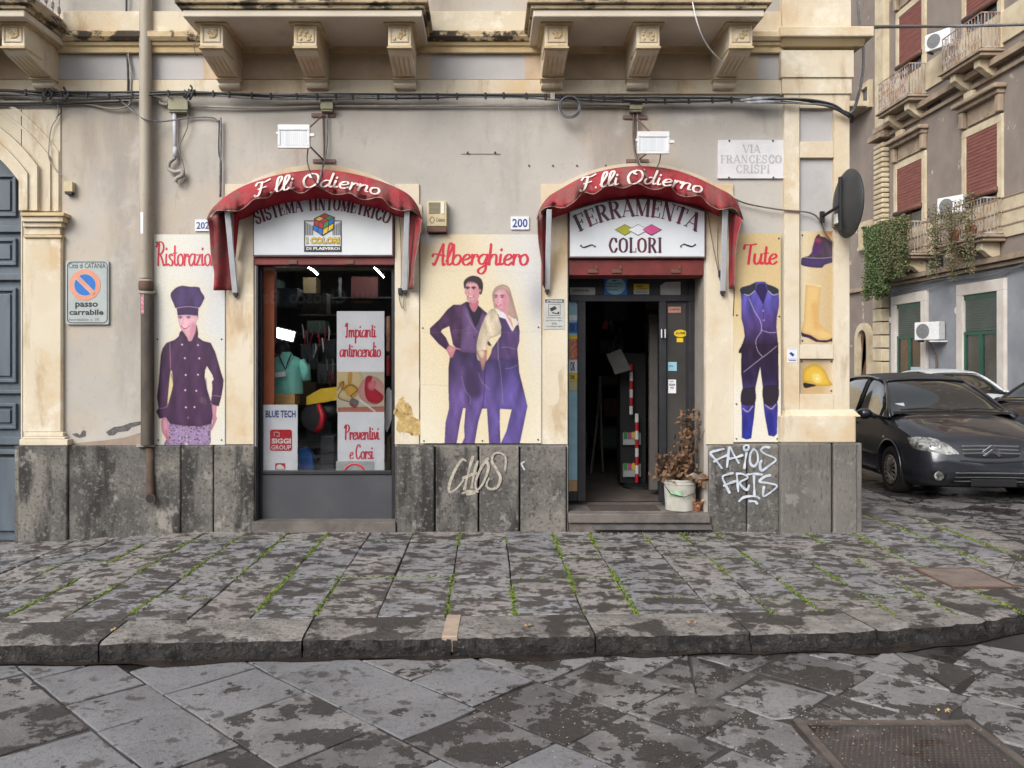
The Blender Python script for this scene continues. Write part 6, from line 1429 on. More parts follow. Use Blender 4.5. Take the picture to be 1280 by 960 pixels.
cv.line(c1([(840, 820), (900, 815), (985, 840)]), .6, (176, 150, 186), .8); cv.line(c1([(802, 700), (805, 950)]), .7, (214, 200, 206), .7)
cv.poly(c1([(900, 440), (912, 505), (935, 520), (960, 620), (940, 640), (880, 520), (845, 470), (870, 440)]), (236, 150, 160), shade=.1)
cv.poly(c1([(800, 430), (850, 450), (885, 482), (967, 636), (950, 655), (880, 525), (812, 505)]), (240, 232, 236), False, shade=.1); cv.poly(c1([(940, 500), (985, 510), (1015, 585), (1000, 590)]), (236, 226, 236), False, shade=.1)
cv.poly(c1([(762, 290), (775, 240), (830, 212), (890, 235), (916, 290), (912, 360), (895, 410), (850, 448), (815, 430), (785, 392), (768, 345)]), (240, 172, 182), shade=.3)
cv.poly(c1([(850, 270), (905, 280), (895, 390), (850, 430)]), (218, 136, 154), soft=1.8, shade=0)
for x in (782, 845): cv.line(c1([(x-18, 292), (x, 282), (x+18, 292)]), .7, (120, 70, 80)); cv.dot(*c1([(x, 303)])[0], 1, (70, 46, 70), 1, .55)
cv.line(c1([(808, 300), (796, 350), (815, 358)]), .5, (196, 100, 126)); cv.line(c1([(786, 382), (806, 390), (830, 379)]), 1.6, (190, 54, 90)); cv.line(c1([(792, 383), (807, 386), (824, 381)]), .6, (255, 236, 236))
for x in (782, 846): cv.line(c1([(x-20, 284), (x, 276), (x+20, 284)]), .8, (120, 80, 76)); cv.dot(*c1([(x, 300)])[0], 1.2, (54, 44, 64), 1, .8)
cv.line(c1([(800, 412), (820, 424), (850, 428)]), 1.4, (206, 120, 140), .5)
cv.poly(c1([(745, 260), (780, 200), (860, 172), (915, 200), (948, 300), (975, 420), (985, 520), (940, 500), (915, 470), (912, 400), (922, 330), (905, 260), (850, 215), (800, 225), (770, 265), (757, 350), (748, 320)]), (214, 176, 156), shade=.35)
for k in range(5): cv.line(c1([(880+k*9, 215+k*10), (930+k*6, 330), (940+k*9, 480)]), .5, (166, 120, 110), .6)
for _ in range(30):
    x, y = r_.uniform(526, 676), r_.uniform(296, 552); cv.dot(x, y, r_.uniform(.2, .45), (176, 150, 120), .6)
cv.line([(530, 340), (600, 338), (676, 342)], .3, (190, 170, 140), .5); cv.line([(527, 415), (600, 416), (676, 414.5)], .35, (180, 164, 150), .5); cv.line([(527, 480), (560, 482)], .4, (190, 160, 120), .6)
t = poster('wide poster of a man and a woman in purple waistcoats between the two shop openings', 525.5, 676.5, 293, 554, YP-.002, cv, screws=[(528.5, 410), (673, 409), (530, 551), (603, 551), (672.5, 549.5)])
mb = MB(); scr(mb, 'Alberghiero', 541, 660, 331, 13, YP-.004, .10, .25, .08); obj('lettering', mb, REDINK, t)
# workwear
cv = Canvas(917, 292, 976, 552.5); w1 = lambda p: tr(p, 910, 340, 8.727); w2 = lambda p: tr(p, 910, 450, 8.727)
gy_ = (cv.Y-292)/260; gx_ = (cv.X-917)/59
cv.a[:] = np.array((232, 200, 140))/255; cv.paint(np.clip((gy_-.35)*2.4, 0, 1), (246, 238, 218)); cv.paint(np.clip(.25-gy_, 0, 1)*1.5, (226, 190, 124))
bodyp = w1([(132, 190), (150, 165), (240, 140), (310, 105), (400, 105), (450, 150), (542, 180), (552, 240), (556, 360), (530, 500), (525, 600), (545, 790), (548, 870)])+w2([(547, 0), (552, 290), (525, 390), (542, 500), (532, 800), (500, 832), (440, 818), (400, 600), (385, 480), (378, 290), (350, 68), (300, 290), (296, 480), (280, 640), (252, 850), (200, 864), (150, 842), (150, 600), (140, 400), (160, 300), (142, 130)])+w1([(145, 882), (115, 882), (120, 850), (155, 790), (182, 700), (170, 600), (145, 500), (145, 300)])
m_ = cv.mask(bodyp, False); stops_ = [(0, (84, 78, 176)), (.10, (92, 84, 190)), (.28, (84, 60, 132)), (.42, (48, 30, 56)), (.62, (50, 36, 76)), (.74, (88, 70, 160)), (.86, (52, 50, 160)), (1, (42, 52, 170))]
yy = np.clip((cv.Y-352)/195, 0, 1); cl = np.stack([np.interp(yy, [s[0] for s in stops_], [s[1][k]/255 for s in stops_]) for k in range(3)], -1)
cv.a = cv.a*(1-m_[..., None])+cl*m_[..., None]; e = cv.blur(m_, 1.6)*m_; cv.a *= (1-.4*(1-e)*m_)[..., None]; cv.fold(m_, .16, 8, 31)
for p in ([(135, 180), (240, 140), (300, 120), (290, 200), (230, 250), (150, 235)], [(425, 135), (540, 180), (545, 230), (500, 245), (440, 205)]): cv.poly(w1(p), (52, 54, 68))
cv.poly(w1([(300, 200), (320, 130), (400, 125), (430, 200), (382, 352)]), (52, 34, 96), False)
for p in (w1([(175, 240), (230, 250), (290, 205)]), w1([(440, 205), (490, 248), (540, 238)]), w2([(160, 525), (215, 560), (270, 500)]), w2([(400, 480), (470, 530), (520, 480)])): cv.line(p, 1.1, (210, 186, 200))
for p in ([(150, 330), (220, 300), (292, 305), (290, 470), (150, 478)], [(385, 290), (545, 290), (528, 470), (400, 480)]): cv.poly(w2(p), (52, 42, 56))
for p in (w1([(230, 290), (290, 430), (350, 530), (362, 640), (305, 740), (320, 850), (372, 920)]), w1([(362, 632), (460, 660), (550, 652)]), w1([(530, 805), (440, 880), (340, 955)])+w2([(170, 130)])): cv.line(p, .75, (206, 188, 206))
for p in w1([(383, 422), (388, 525)]): cv.dot(*p, 1, (226, 220, 236))
cv.line(w1([(383, 360), (392, 720)]), .5, (40, 28, 60), .8); cv.line(w1([(150, 790), (350, 800), (545, 780)]), 1.0, (36, 24, 40), .8)
cv.line(w1([(450, 440), (455, 520), (480, 530)]), .5, (150, 60, 90), .8); cv.line(w1([(90, 745), (155, 745)]), .5, (250, 236, 206), .8)
t = poster('narrow poster of blue work overalls between door and corner pilaster, headed Tute', 917, 976, 292, 552.5, YP, cv, screws=[(921, 394), (977-3, 395.5), (920.5, 505), (920.5, 548.5), (971.5, 548.5), (977-3.5, 298)])
mb = MB(); scr(mb, 'Tute', 928.5, 971, 330, 12.5, YP-.002, .10, .26, .08); obj('lettering', mb, REDINK, t)
# boots
cv = Canvas(1000.5, 289, 1042, 430); b1 = lambda p: tr(p, 995, 285, 9.6); b2 = lambda p: tr(p, 995, 380, 8.0)
gx_ = (cv.X-1000)/42; gy_ = (cv.Y-289)/141
cv.a[:] = np.array((236, 212, 166))/255; cv.paint(np.clip(gx_*1.2-.2, 0, 1)*.6, (206, 164, 100)); cv.paint(np.clip(.35-gx_, 0, 1)*1.3, (246, 228, 190)); cv.paint(np.exp(-((gx_-.95)/.3)**2-(gy_/.05)**2)*.8, (190, 110, 50)); cv.paint(np.clip(gy_-.9, 0, .1)*4, (196, 164, 120))
m_ = cv.poly(b1([(85, 350), (150, 335), (195, 285), (215, 170), (240, 100), (275, 68), (292, 100), (350, 110), (400, 150), (450, 155), (450, 350), (340, 362), (180, 360)]), (84, 66, 84), False, shade=.4); cv.fold(m_, .15, 10, 2)
cv.poly(b1([(215, 180), (290, 170), (300, 270), (240, 330), (190, 320)]), (92, 50, 108), soft=.6, shade=0); cv.poly(b1([(230, 120), (300, 130), (290, 180), (230, 170)]), (170, 60, 100), soft=.3)
cv.poly(b1([(60, 405), (85, 352), (200, 360), (340, 362), (450, 345), (450, 402), (345, 440), (305, 475), (180, 470), (72, 445)]), (78, 56, 110), shade=.4)
cv.line(b1([(90, 350), (200, 360), (340, 360), (450, 346)]), .7, (214, 190, 200))
for k in range(4): cv.line(b1([(205+k*6, 300-k*38), (250+k*4, 290-k*38)]), .5, (50, 34, 60))
m_ = cv.poly(b1([(118, 680), (160, 672), (300, 690), (285, 830), (272, 960)])+b2([(222, 0), (228, 190), (280, 242), (362, 292), (370, 336), (310, 360), (222, 357), (150, 312), (48, 282), (58, 240), (78, 160), (85, 0)]), (246, 200, 122), False, shade=.22)
cv.poly(b2([(160, 0), (215, 0), (215, 190), (260, 245), (180, 240)]), (236, 178, 96), soft=2, shade=0); cv.poly(b1([(120, 680), (200, 668), (300, 690), (298, 710), (200, 690)]), (250, 216, 150), shade=0)
cv.poly(b2([(48, 280), (90, 295), (150, 312), (222, 358), (312, 360), (370, 334), (366, 362), (300, 383), (200, 376), (120, 335), (60, 322)]), (70, 40, 78), False)
t = poster('small poster of a black ankle boot over a yellow wellington in the pilaster recess', 1000.5, 1042, 289, 430, -.0105, cv, screws=[(1001.8+1, 294), (1003, 426), (1039, 426)])
# helmet
cv = Canvas(1000.5, 449.5, 1042, 492); gx_ = (cv.X-1000)/42
cv.a[:] = np.array((214, 176, 120))/255; cv.paint(np.clip(gx_-.6, 0, 1)*1.6, (236, 222, 200)); cv.line([(1001, 450.6), (1041, 450.6)], 1.6, (226, 212, 190)); cv.line([(1041, 450), (1041, 492)], 1.8, (234, 224, 206)); cv.line([(1001, 450), (1001, 492)], 1.0, (226, 206, 170))
cv.poly(b2([(66, 748), (80, 660), (130, 618), (200, 604), (262, 640), (300, 690), (332, 760), (362, 808), (300, 820), (200, 816), (160, 790), (80, 782)]), (248, 196, 56), shade=.35); cv.poly(b2([(160, 700), (240, 700), (250, 780), (180, 780)]), (252, 222, 110), soft=1.2, shade=0); cv.dot(*b2([(210, 748)])[0], 1.6, (255, 250, 220), .9, 1)
cv.poly(b2([(74, 790), (130, 795), (200, 814), (140, 832), (86, 838)]), (50, 36, 34), shade=0)
poster('small square print of a yellow hard hat in the lowest pilaster recess', 1000.5, 1042, 449.5, 492, -.0105, cv, screws=[(1001.5+.5, 452), (1039, 452), (1039, 488.5)])
YPL = -.03
# ================= WALL THINGS =================
t = thing('parking_sign', 'grey no parking plate reading passo carrabile with a blue and orange disc', 'sign', W(109, 405, -.02))
obj('plate', MB().prism(rrect(82.5, 136, 325.5, 405.5, -.02, 2.5), -.024, -.006), GREYSIGN, t)
mb = MB(); rim = rrect(84.5, 134, 327.5, 403.5, -.024, 5); mb.tube([(p[0], -.0245, p[1]) for p in rim], .0035, 5, True); obj('border', mb, BLKINK, t)
dc = lambda r, n=36: [(WX(108)+r*math.cos(a), WZ(356.5)+r*math.sin(a)) for a in np.linspace(0, 2*PI, n+1)[:-1]]
obj('disc', MB().prism(dc(.138), -.0265, -.024), ORSIGN, t); obj('disc_ring', MB().prism(dc(.1), -.0275, -.0266), GREYSIGN, t); obj('blue_field', MB().prism(dc(.094), -.0285, -.0276), BLUSIGN, t)
cx_, cz_ = WX(108), WZ(356.5); a_ = math.radians(-45); l_ = .115; 
def bar(l, w, y0, y1):
    d = (math.cos(a_), math.sin(a_)); n_ = (-d[1], d[0]); return MB().prism([(cx_+d[0]*s*l+n_[0]*q_*w, cz_+d[1]*s*l+n_[1]*q_*w) for s, q_ in ((-1, -1), (1, -1), (1, 1), (-1, 1))], y0, y1)
obj('bar_edge', bar(.103, .021, -.0293, -.0286), GREYSIGN, t); obj('bar', bar(.113, .014, -.0300, -.0294), ORSIGN, t)
for tx_, a_1, b_1, c_1, d_1, f_1 in (('Città di CATANIA', 85.8, 132, 328.9, 335.4, .01), ('passo', 94, 122.5, 378, 386.2, .035), ('carrabile', 86.5, 129.5, 386.6, 393.8, .035), ('Autorizzazione  n.  193', 86, 124, 397.6, 401, .0)): mb = MB(); psans(mb, tx_, a_1, b_1, c_1, d_1, -.0245, f_1); obj('lettering', mb, BLKINK, t)
for (txt, a, b, c, d, lab) in (('202', 243.5, 263.5, 274.5, 289, 'white enamel house number tile 202 half behind the left awning'), ('200', 638.5, 661.5, 270.5, 287, 'white enamel house number tile 200 above the wide poster')):
    t = thing('house_number', lab, 'number plate', W((a+b)/2, d, -.01), 'house number tiles'); obj('tile', MB().pbox(a, b, c, d, -.014, .002), WHITEP, t, bevel=.003)
    mb = MB(); psans(mb, txt, a+2, b-2, c+2.8, d-2.8, -.0155, .02); obj('number', mb, BLUINK, t)
t = thing('street_plaque', 'white marble street name plaque reading VIA FRANCESCO CRISPI', 'plaque', W(938, 223, -.02))
obj('slab', MB().pbox(897.5, 980, 175, 223, -.022, .005), MARBLE, t, bevel=.002)
mb = MB(); Y = -.0235
for txt, a, b, c in (('VIA', 928.5, 951, 191), ('FRANCESCO', 900.5, 978, 203.8), ('CRISPI', 919.5, 963, 216)):
    sz = 9.8*(D+Y)/F; serif_text(mb, txt, flat_map(a, c, Y), sz, ((b-a)*(D+Y)/F)/serif_len(txt, sz), .06)
obj('engraving', mb, GRYINK, t)
mb = MB()
for (x, y) in ((911.5, 176), (911, 222), (966, 176), (966.5, 222)): p = W(x, y, -.022); mb.lathe([(.009, 0), (.008, -.008), (.002, -.01)], (p[0], -.022, p[2]), 'y', 8)
obj('clamps', mb, DKFRAME, t)
t = thing('alarm_box', 'beige alarm siren box with a brown foot above the wide poster', 'alarm box', W(546, 289, -.05))
obj('case', MB().pbox(533.5, 558.5, 251, 283, -.10, .0), BEIGEP, t, bevel=.008); obj('foot', MB().pbox(534, 558.5, 283.3, 290, -.095, .0), BROWNP, t, bevel=.006)
mb = MB(); 
for k in range(9): mb.pbox(536, 550, 253.2+k*1.6, 254.0+k*1.6, -.104, -.1)
obj('louvre', mb, M('taupe_grille', C(130, 124, 110), None, rough=.7), t); obj('lamp', MB().pbox(551.5, 555, 252.5, 267, -.105, -.1005), WHITEM, t)
mb = MB(); ribbon(mb, P3([(537, 275), (540, 271), (543, 275), (540, 279), (537, 275)], -.1), lambda *a: .006, lambda x, y, d: (x, -.1015-d, y), 0); psans(mb, 'Catania', 545, 556, 272, 277, -.102, .0); obj('badge', mb, BROWNP, t)
t = thing('camera_notice', 'small white camera notice headed ATTENZIONE on the surround left of the door', 'notice', W(692, 411, -.02))
obj('sheet', MB().pbox(680.3, 705.8, 373.5, 411.5, -.0225, -.018, -.02), PAPER, t); obj('band', MB().pbox(681.5, 704.5, 374.3, 378.3, -.0235, -.0226, -.02), BLKINK, t)
mb = MB(); psans(mb, 'ATTENZIONE', 683, 703, 375, 377.6, -.024, .02); obj('band_text', mb, WHITEM, t)
mb = MB(); mb.prism(P3([(687, 385.5), (694, 382.5), (696, 386), (689, 389.5)], -.023), -.0236, -.0227); mb.prism(P3([(690, 390), (697, 391.5), (697, 389.5), (699, 389.5), (699, 393), (690, 391.5)], -.023), -.0236, -.0227)
for k, (a, b) in enumerate(((683, 702), (682, 703), (690, 696), (683, 703))): psans(mb, 'area videosorvegliata'[:(20 if k != 2 else 5)], a, b, 396+k*3.6, 398.4+k*3.6, -.0232, 0)
for a, b, c, d in ((685.5, 700.5, 380, 380.5), (685.5, 700.5, 394, 394.5), (685.5, 686, 380.6, 393.9), (700, 700.5, 380.6, 393.9)): mb.pbox(a, b, c, d, -.0232, -.0227)
obj('drawing', mb, BLKINK, t)
t = thing('pilaster_sticker', 'tiny white sticker with a blue sketch on the corner pilaster', 'sticker', W(990, 452, -.046))
obj('sheet', MB().pbox(984, 996.5, 435, 453, -.0475, -.0455), WHITEP, t); mb = MB(); mb.prism(P3([(986.5, 442), (989, 440), (993, 443), (991, 446)], -.047), -.0483, -.0476)
for a, b, c, d in ((985, 995.5, 436, 436.4), (985, 995.5, 448.6, 449), (986, 995, 450, 451)): mb.pbox(a, b, c, d, -.0482, -.0476)
obj('drawing', mb, BLUINK, t)
for lab, a, b, c, d in (('small faded stain-edged sticker hole plate', 0, 0, 0, 0),): pass
t = thing('wall_sensor', 'tiny beige box sensor on the wall above the no parking plate', 'sensor', W(85, 240, -.03))
obj('case', MB().pbox(80, 90.5, 227, 239.5, -.06, 0), BEIGEP, t, bevel=.004); obj('lens', MB().pbox(81, 89.5, 239.8, 242.5, -.055, -.005), BLACKM, t)
# flood lights
def floodlight(label, a, b, c, d, tilt, mount, Y=-.42):
    t = thing('floodlight', label, 'floodlight', W((a+b)/2, d, Y), 'white floodlights above the awnings')
    s = MB().pbox(a+1, b-1, c+2, d-2, Y+.01, Y+.10); obj('housing', s, WHITEM, t, bevel=.012)
    f = MB(); f.pbox(a, b, c, c+7, Y-.01, Y+.012); f.pbox(a, b, d-3, d, Y-.01, Y+.012); f.pbox(a, a+3, c+7.1, d-3.1, Y-.01, Y+.012); f.pbox(b-3.5, b, c+7.1, d-3.1, Y-.01, Y+.012)
    obj('bezel', f, WHITEM, t, bevel=.004)
    obj('lens', MB().pbox(a+3.2, b-3.7, c+7.2, d-3.2, Y-.002, Y+.004), M('frosted_lens', C(236, 238, 240), C(214, 216, 220), 3, .25, str3=(8, 1, .2)), t)
    for x in np.linspace(a+5, b-6, 12): pass
    rb = MB()
    for x in np.linspace(a+5, b-6, 13): rb.pbox(x, x+.7, c+8, d-4, Y-.004, Y-.0021)
    obj('lens_ribs', rb, M('lens_rib', C(206, 210, 214), None, rough=.3), t)
    obj('clip', MB().pbox(b-.5, b+6, c+11, c+15, Y-.005, Y+.02), WHITEM, t, bevel=.003); obj('clip', MB().pbox(a-2, a+1, c+9, c+12, Y-.005, Y+.02), WHITEM, t, bevel=.003)
    (ux, uy), (lx, ly) = mount
    obj('bracket_plate', MB().pbox(ux-15, ux+15, uy-2.2, uy+2.2, -.02, .0), M('faded_red_iron', C(136, 108, 100), C(116, 92, 86), 10, .7), t); obj('bracket_plate', MB().pbox(lx-14, lx+14, ly-2.2, ly+2.2, -.02, .0), MATS['faded_red_iron'], t)
    e_ = W((a+b)/2+8, (c+d)/2, Y+.1)
    obj('strut', MB().tube([W(ux, uy, -.01), e_], .008, 6).tube([W(lx, ly, -.01), e_], .008, 6).tube([W(ux, uy, -.012), W(lx, ly, -.012)], .007, 6), MATS['faded_red_iron'], t)
    return t
floodlight('white floodlight over the left awning, tilted on red struts', 347, 387, 155.5, 185, 0, ((404, 143.5), (405, 201)))
floodlight('white floodlight over the right awning, on a red wall bracket', 797, 837, 164, 192, 0, ((794, 146), (797, 201)))
def cable(name, label, pts, Y, r, mat, cat='cable', group=None, n=6, ys=None):
    P = cr([W(p[0], p[1], (p[2] if len(p) > 2 else Y)) for p in pts], n)
    return tag(obj(name, MB().tube(P, r, 6), mat, smooth=True), label, cat, group)
cable('lamp_cable', 'dark cable from the left floodlight drooping onto the awning', [(385, 186, -.36), (384, 200, -.36), (388, 215, -.38), (396, 230, -.38), (408, 238, -.36)], -.3, .005, BLACKC)
cable('lamp_cable', 'dark cable from the right floodlight curling down to its awning', [(826, 192, -.38), (824, 203, -.38), (820, 212, -.38), (816, 222, -.38)], -.3, .005, BLACKC)
cable('lamp_cable', 'grey double conduit dropping from the left junction box to the awning', [(409, 139, -.03), (409, 175, -.04), (406, 200, -.06), (402, 214, -.30), (399, 226, -.40)], -.3, .008, GREYC)
cable('lamp_cable', 'grey conduit dropping from the right junction box to the awning', [(792, 139, -.03), (792, 175, -.04), (795, 196, -.06), (800, 208, -.2), (810, 222, -.40)], -.3, .009, BROWNC)
cable('lamp_cable', 'second thin conduit beside the grey one under the right junction box', [(797, 139, -.03), (797, 160, -.035), (796, 185, -.04), (799, 201, -.045), (806, 213, -.34)], -.3, .006, PLAST)
# drainpipe
t = thing('drainpipe', 'long beige drainpipe with a rusty lower length ending in the plinth', 'drainpipe', W(184, 620, -.07))
px_ = lambda y: WX(181.5, -.09)
obj('upper_pipe', MB().lathe([(.052, WZ(349)), (.052, 6.3)], (px_(0), -.085, 0), 'z', 18), PIPE, t, smooth=True, angle=40)
obj('pipe_collar', MB().lathe([(.056, WZ(363, -.08)), (.062, WZ(361, -.08)), (.062, WZ(352.5, -.08)), (.056, WZ(351.5, -.08))], (px_(0)+.005, -.085, 0), 'z', 18), RUST, t, smooth=True, angle=40)
obj('pipe_bracket', MB().lathe([(.066, WZ(367.5, -.08)), (.066, WZ(364.5, -.08))], (px_(0)+.005, -.085, 0), 'z', 18).box(px_(0)-.07, px_(0)+.08, -.09, .0, WZ(367), WZ(365)), PLAST, t)
obj('iron_pipe', MB().lathe([(.056, WZ(556, -.08)), (.056, WZ(368, -.08))], (px_(0)+.018, -.085, 0), 'z', 18), IRON, t, smooth=True, angle=40)
obj('pipe_sticker', MB().add([(px_(0)+.0+.0575*math.sin(a)+.004, -.085-.0575*math.cos(a), zz) for a in (-.35, -.1, .1) for zz in (WZ(392, -.14), WZ(368, -.14))], [(0, 2, 3, 1), (2, 4, 5, 3)]), M('pink_strip', C(206, 160, 176), C(190, 60, 90), 60, .6), t)
obj('pipe_label', MB().add([(px_(0)+.0540*math.sin(a), -.085-.0540*math.cos(a), zz) for a in (-.45, -.2, .05) for zz in (WZ(292, -.14), WZ(265, -.14))], [(0, 2, 3, 1), (2, 4, 5, 3)]), WHITEP, t)
obj('foot_bracket', MB().box(px_(0)-.075, px_(0)+.07, -.10, -.06, WZ(558.5, -.09), WZ(555.5, -.09)), PLAST, t)
obj('outlet_pipe', MB().tube([W(187, 560, -.07), W(188, 600, -.07), W(188.5, 614, -.075), W(188.5, 620, -.09)], [.034, .034, .036, .036], 14), M('rust_brown_pipe', C(96, 74, 60), C(72, 58, 50), 10, .8, .4, 60), t, smooth=True)
o_ = W(188.3, 623, -.12); obj('outlet_rim', MB().lathe([(.030, .0), (.038, -.0), (.044, -.03), (.044, -.04), (.036, -.04)], (o_[0], -.09, o_[2]), 'y', 20), RUST, t, smooth=True, angle=40); obj('outlet_mouth', MB().lathe([(.036, -.041), (.001, -.0405)], (o_[0], -.09, o_[2]), 'y', 20), BLACKM, t)
# junction boxes and conduits
for k, (a, b, c, d, lab) in enumerate(((210.5, 234, 122.5, 140, 'greenish junction box right of the drainpipe'), (401, 415.5, 125.5, 139, 'beige junction box above the left floodlight'), (788, 802.5, 128, 139.5, 'beige junction box above the right floodlight'), (1042.5, 1057.5, 258+6, 284, 'beige junction box on the pilaster under the round mirror'))):
    Yb = -.07 if k < 3 else -.1; t = thing('junction_box', lab, 'junction box', W((a+b)/2, d, Yb), 'electrical junction boxes')
    obj('box', MB().pbox(a, b, c+1.5, d, Yb, .0 if k < 3 else -.046), M('khaki_plastic', C(150, 146, 118), C(136, 130, 104), 8, .6), t, bevel=.004); obj('lid', MB().pbox(a-.6, b+.6, c-1, d-3, Yb-.012, Yb-.001), MATS['khaki_plastic'], t, bevel=.003)
t = thing('cable_trap', 'grey vertical conduit ending in a curled hose right of the drainpipe', 'conduit', W(218, 195, -.04))
obj('conduit', MB().tube([W(218, 140, -.04), W(219, 197, -.04)], .017, 10), M('pale_conduit', C(196, 200, 206), C(176, 178, 182), 9, .5), t, smooth=True); obj('coupling', MB().tube([W(219, 184, -.04), W(219, 197, -.04)], .022, 10), MATS['pale_conduit'], t, smooth=True)
obj('hose', MB().tube(cr([W(a, b, -.05) for a, b in ((219, 197), (212, 203), (211, 211), (219, 215), (227, 214), (228, 219), (221, 223), (219, 227))], 5), .018, 10), PLAST, t, smooth=True)
obj('thin_wire', MB().tube(cr([W(a, b, -.045) for a, b in ((235, 143), (234, 160), (226, 178), (224, 188), (229, 205), (231, 222), (225, 230), (219, 226))], 5), .005, 6), GREYC, t, smooth=True)
for label, pts, r, m in (
    ('long pale conduit running along the wall between the junction boxes', [(234, 132.5), (320, 134.8), (401, 132.8)], .010, PLAST),
    ('long pale conduit running right of the left junction box', [(415.5, 132.5), (520, 132.6), (640, 132), (788, 133)], .010, PLAST),
    ('white conduit at the far left under the black cables', [(-60, 128), (40, 127), (110, 124), (175, 122), (198, 122), (201, 129), (210, 131)], .014, PLAST),
    ('thin dark line below the white conduit at the far left', [(-60, 131.5), (60, 130.5), (160, 127)], .007, BLACKC),
    ('grey wire crossing in front of the drainpipe', [(145, 121, -.05), (170, 142, -.09), (182, 149, -.15), (200, 152, -.08), (240, 147, -.03), (265, 147, -.03), (273, 152, -.03)], .007, GREYC),
    ('second grey wire looping beside the drainpipe', [(165, 120, -.05), (160, 132, -.05), (140, 136, -.04), (105, 130, -.03), (60, 129, -.03)], .008, PLAST),
    ('vertical wires falling to the left edge of the left awning', [(276, 147), (276, 180), (275, 215), (275, 246)], .008, GREYC),
    ('second vertical wire beside the first at the left awning', [(274, 150), (273.5, 190), (276.5, 205), (276, 246)], .006, BLACKC),
    ('black wire with clips climbing the wall left of the drainpipe', [(158.5, -30), (158, 20), (158.5, 60), (160, 90), (160, 118)], .009, BLACKC),
    ('pale wire twisting beside the black one left of the drainpipe', [(160, 15), (162, 40), (160.5, 70), (164, 90), (163, 118)], .007, PLAST),
    ('thin pale wire drooping over the gate arch', [(72, 125), (72, 145), (64, 160), (61, 185), (62, 200), (72, 215), (77, 219)], .005, PLAST),
    ('black wire end at the gate arch', [(76, 132), (76, 140), (70, 147)], .005, BLACKC),
    ('thin white wire hanging in front of the right balcony', [(863, -10, -.74), (872, 30, -.74), (885, 58, -.6), (905, 78, -.35), (920, 78, -.3), (932, 68, -.5)], .006, WHITEM),
    ('dark cable from the right awning to the pilaster', [(915, 247, -.06), (935, 255, -.05), (975, 262, -.06), (1012, 266, -.06), (1025, 276, -.055), (1032, 292, -.06), (1040, 303, -.055)], .008, BROWNC),
    ('dark wire dropping behind the right end of the right awning', [(918, 361, -.03), (917.5, 372, -.03), (916.5, 395, -.03)], .004, BLACKC),
    ('thin grey wire falling inside the grey panel left of the balcony', [(248, 40, -.13), (245, 50, -.12), (243, 62, -.09), (247, 70, -.07)], .004, GREYC)):
    cable('wall_cable', label, pts, -.04, r, m, group='cables and conduits on the facade')
# the black bundle
t = thing('cable_bundle', 'thick bundle of black and grey cables slung along the whole facade', 'cable bundle', W(600, 121, -.1))
base_pts = [(-80, 114), (0, 114), (60, 117), (130, 119), (240, 116), (320, 120), (400, 121), (520, 121), (640, 119.5), (720, 123), (820, 126), (900, 125), (945, 125), (1000, 126), (1040, 133), (1062, 146)]
for k in range(5):
    pts = []
    for i, (a, b) in enumerate(base_pts):
        pts.append(W(a, b+(k-2)*1.0*(1 if i < 14 else .5)+1.8*math.sin(i*1.7+k*1.3), -.10-.008*math.sin(k*2+i)-(.02 if a > 960 else 0)))
    obj('strand', MB().tube(cr(pts, 8), (.010, .007, .010, .006, .008)[k], 6), (BLACKC, GREYC, BLACKC, BLACKC, GREYC)[k], t, smooth=True)
tie = MB()
for x in list(range(30, 960, 26)): 
    x += qq.uniform(-6, 6); y = interp(base_pts, x); tie.tube([W(x, y-4, -.115), W(x+.6, y+4, -.115)], .010, 6)
obj('ties', tie, BLACKM, t)
for x, y in ((81, 118), (57, 118), (236, 116)):
    kn = MB()
    for _ in range(7): a, b = x+qq.gauss(0, 3), y+qq.gauss(0, 3); kn.tube(cr([W(a, b-4, -.12), W(a+2, b, -.14), W(a-1, b+5, -.12)], 3), .009, 6)
    obj('knot', kn, BLACKC, t, smooth=True)
sp = MB(); 
for k, (a, b, c, d) in enumerate(((926, 125, 968, 122), (930, 128, 975, 127))): sp.tube([W(a, b, -.14), W((a+c)/2, (b+d)/2, -.15), W(c, d, -.14)], [.008, .016, .008], 8)
obj('splice', sp, M('silver_splice', C(206, 210, 216), C(150, 152, 156), 20, .35), t, smooth=True)
t = thing('cable_coil', 'coiled loop of spare grey cable hanging under the right balcony', 'cable coil', W(712, 145, -.12))
for k in range(3):
    cc = W(712, 134, -.11-.008*k); r0 = .083+.006*k; obj('loop', MB().tube([(cc[0]+r0*math.cos(a), cc[1]+.01*math.sin(a*2+k), cc[2]+r0*math.sin(a)) for a in np.linspace(0, 2*PI, 25)[:-1]], .008, 6, True), (GREYC, BLACKC, GREYC)[k], t, smooth=True)
obj('clamp', MB().pbox(688, 693.5, 116, 124, -.13, -.09), PLAST, t)
for label, pts, r, m in (
    ('thick grey cable rising steeply from the corner to the far balcony', [(1062, 143, -.08), (1070, 130, .3), (1078, 95, 1.0), (1079, 60, 1.4), (1074, 25, 1.8), (1071, -15, 2.2)], .014, GREYC),
    ('grey cable stretched across the side street at the top right', [(1060, 36, 0), (1100, 33.5, 2.5), (1170, 33, 5), (1230, 32, 5.0), (1300, 30, 5.0)], .022, GREYC),
    ('black cable turning down round the corner of the building', [(1050, 138, -.1), (1060, 142, -.1), (1066, 146, -.05), (1064, 153, -.02)], .016, BLACKC)):
    cable('street_cable', label, pts, 0, r, m, group='cables at the corner')
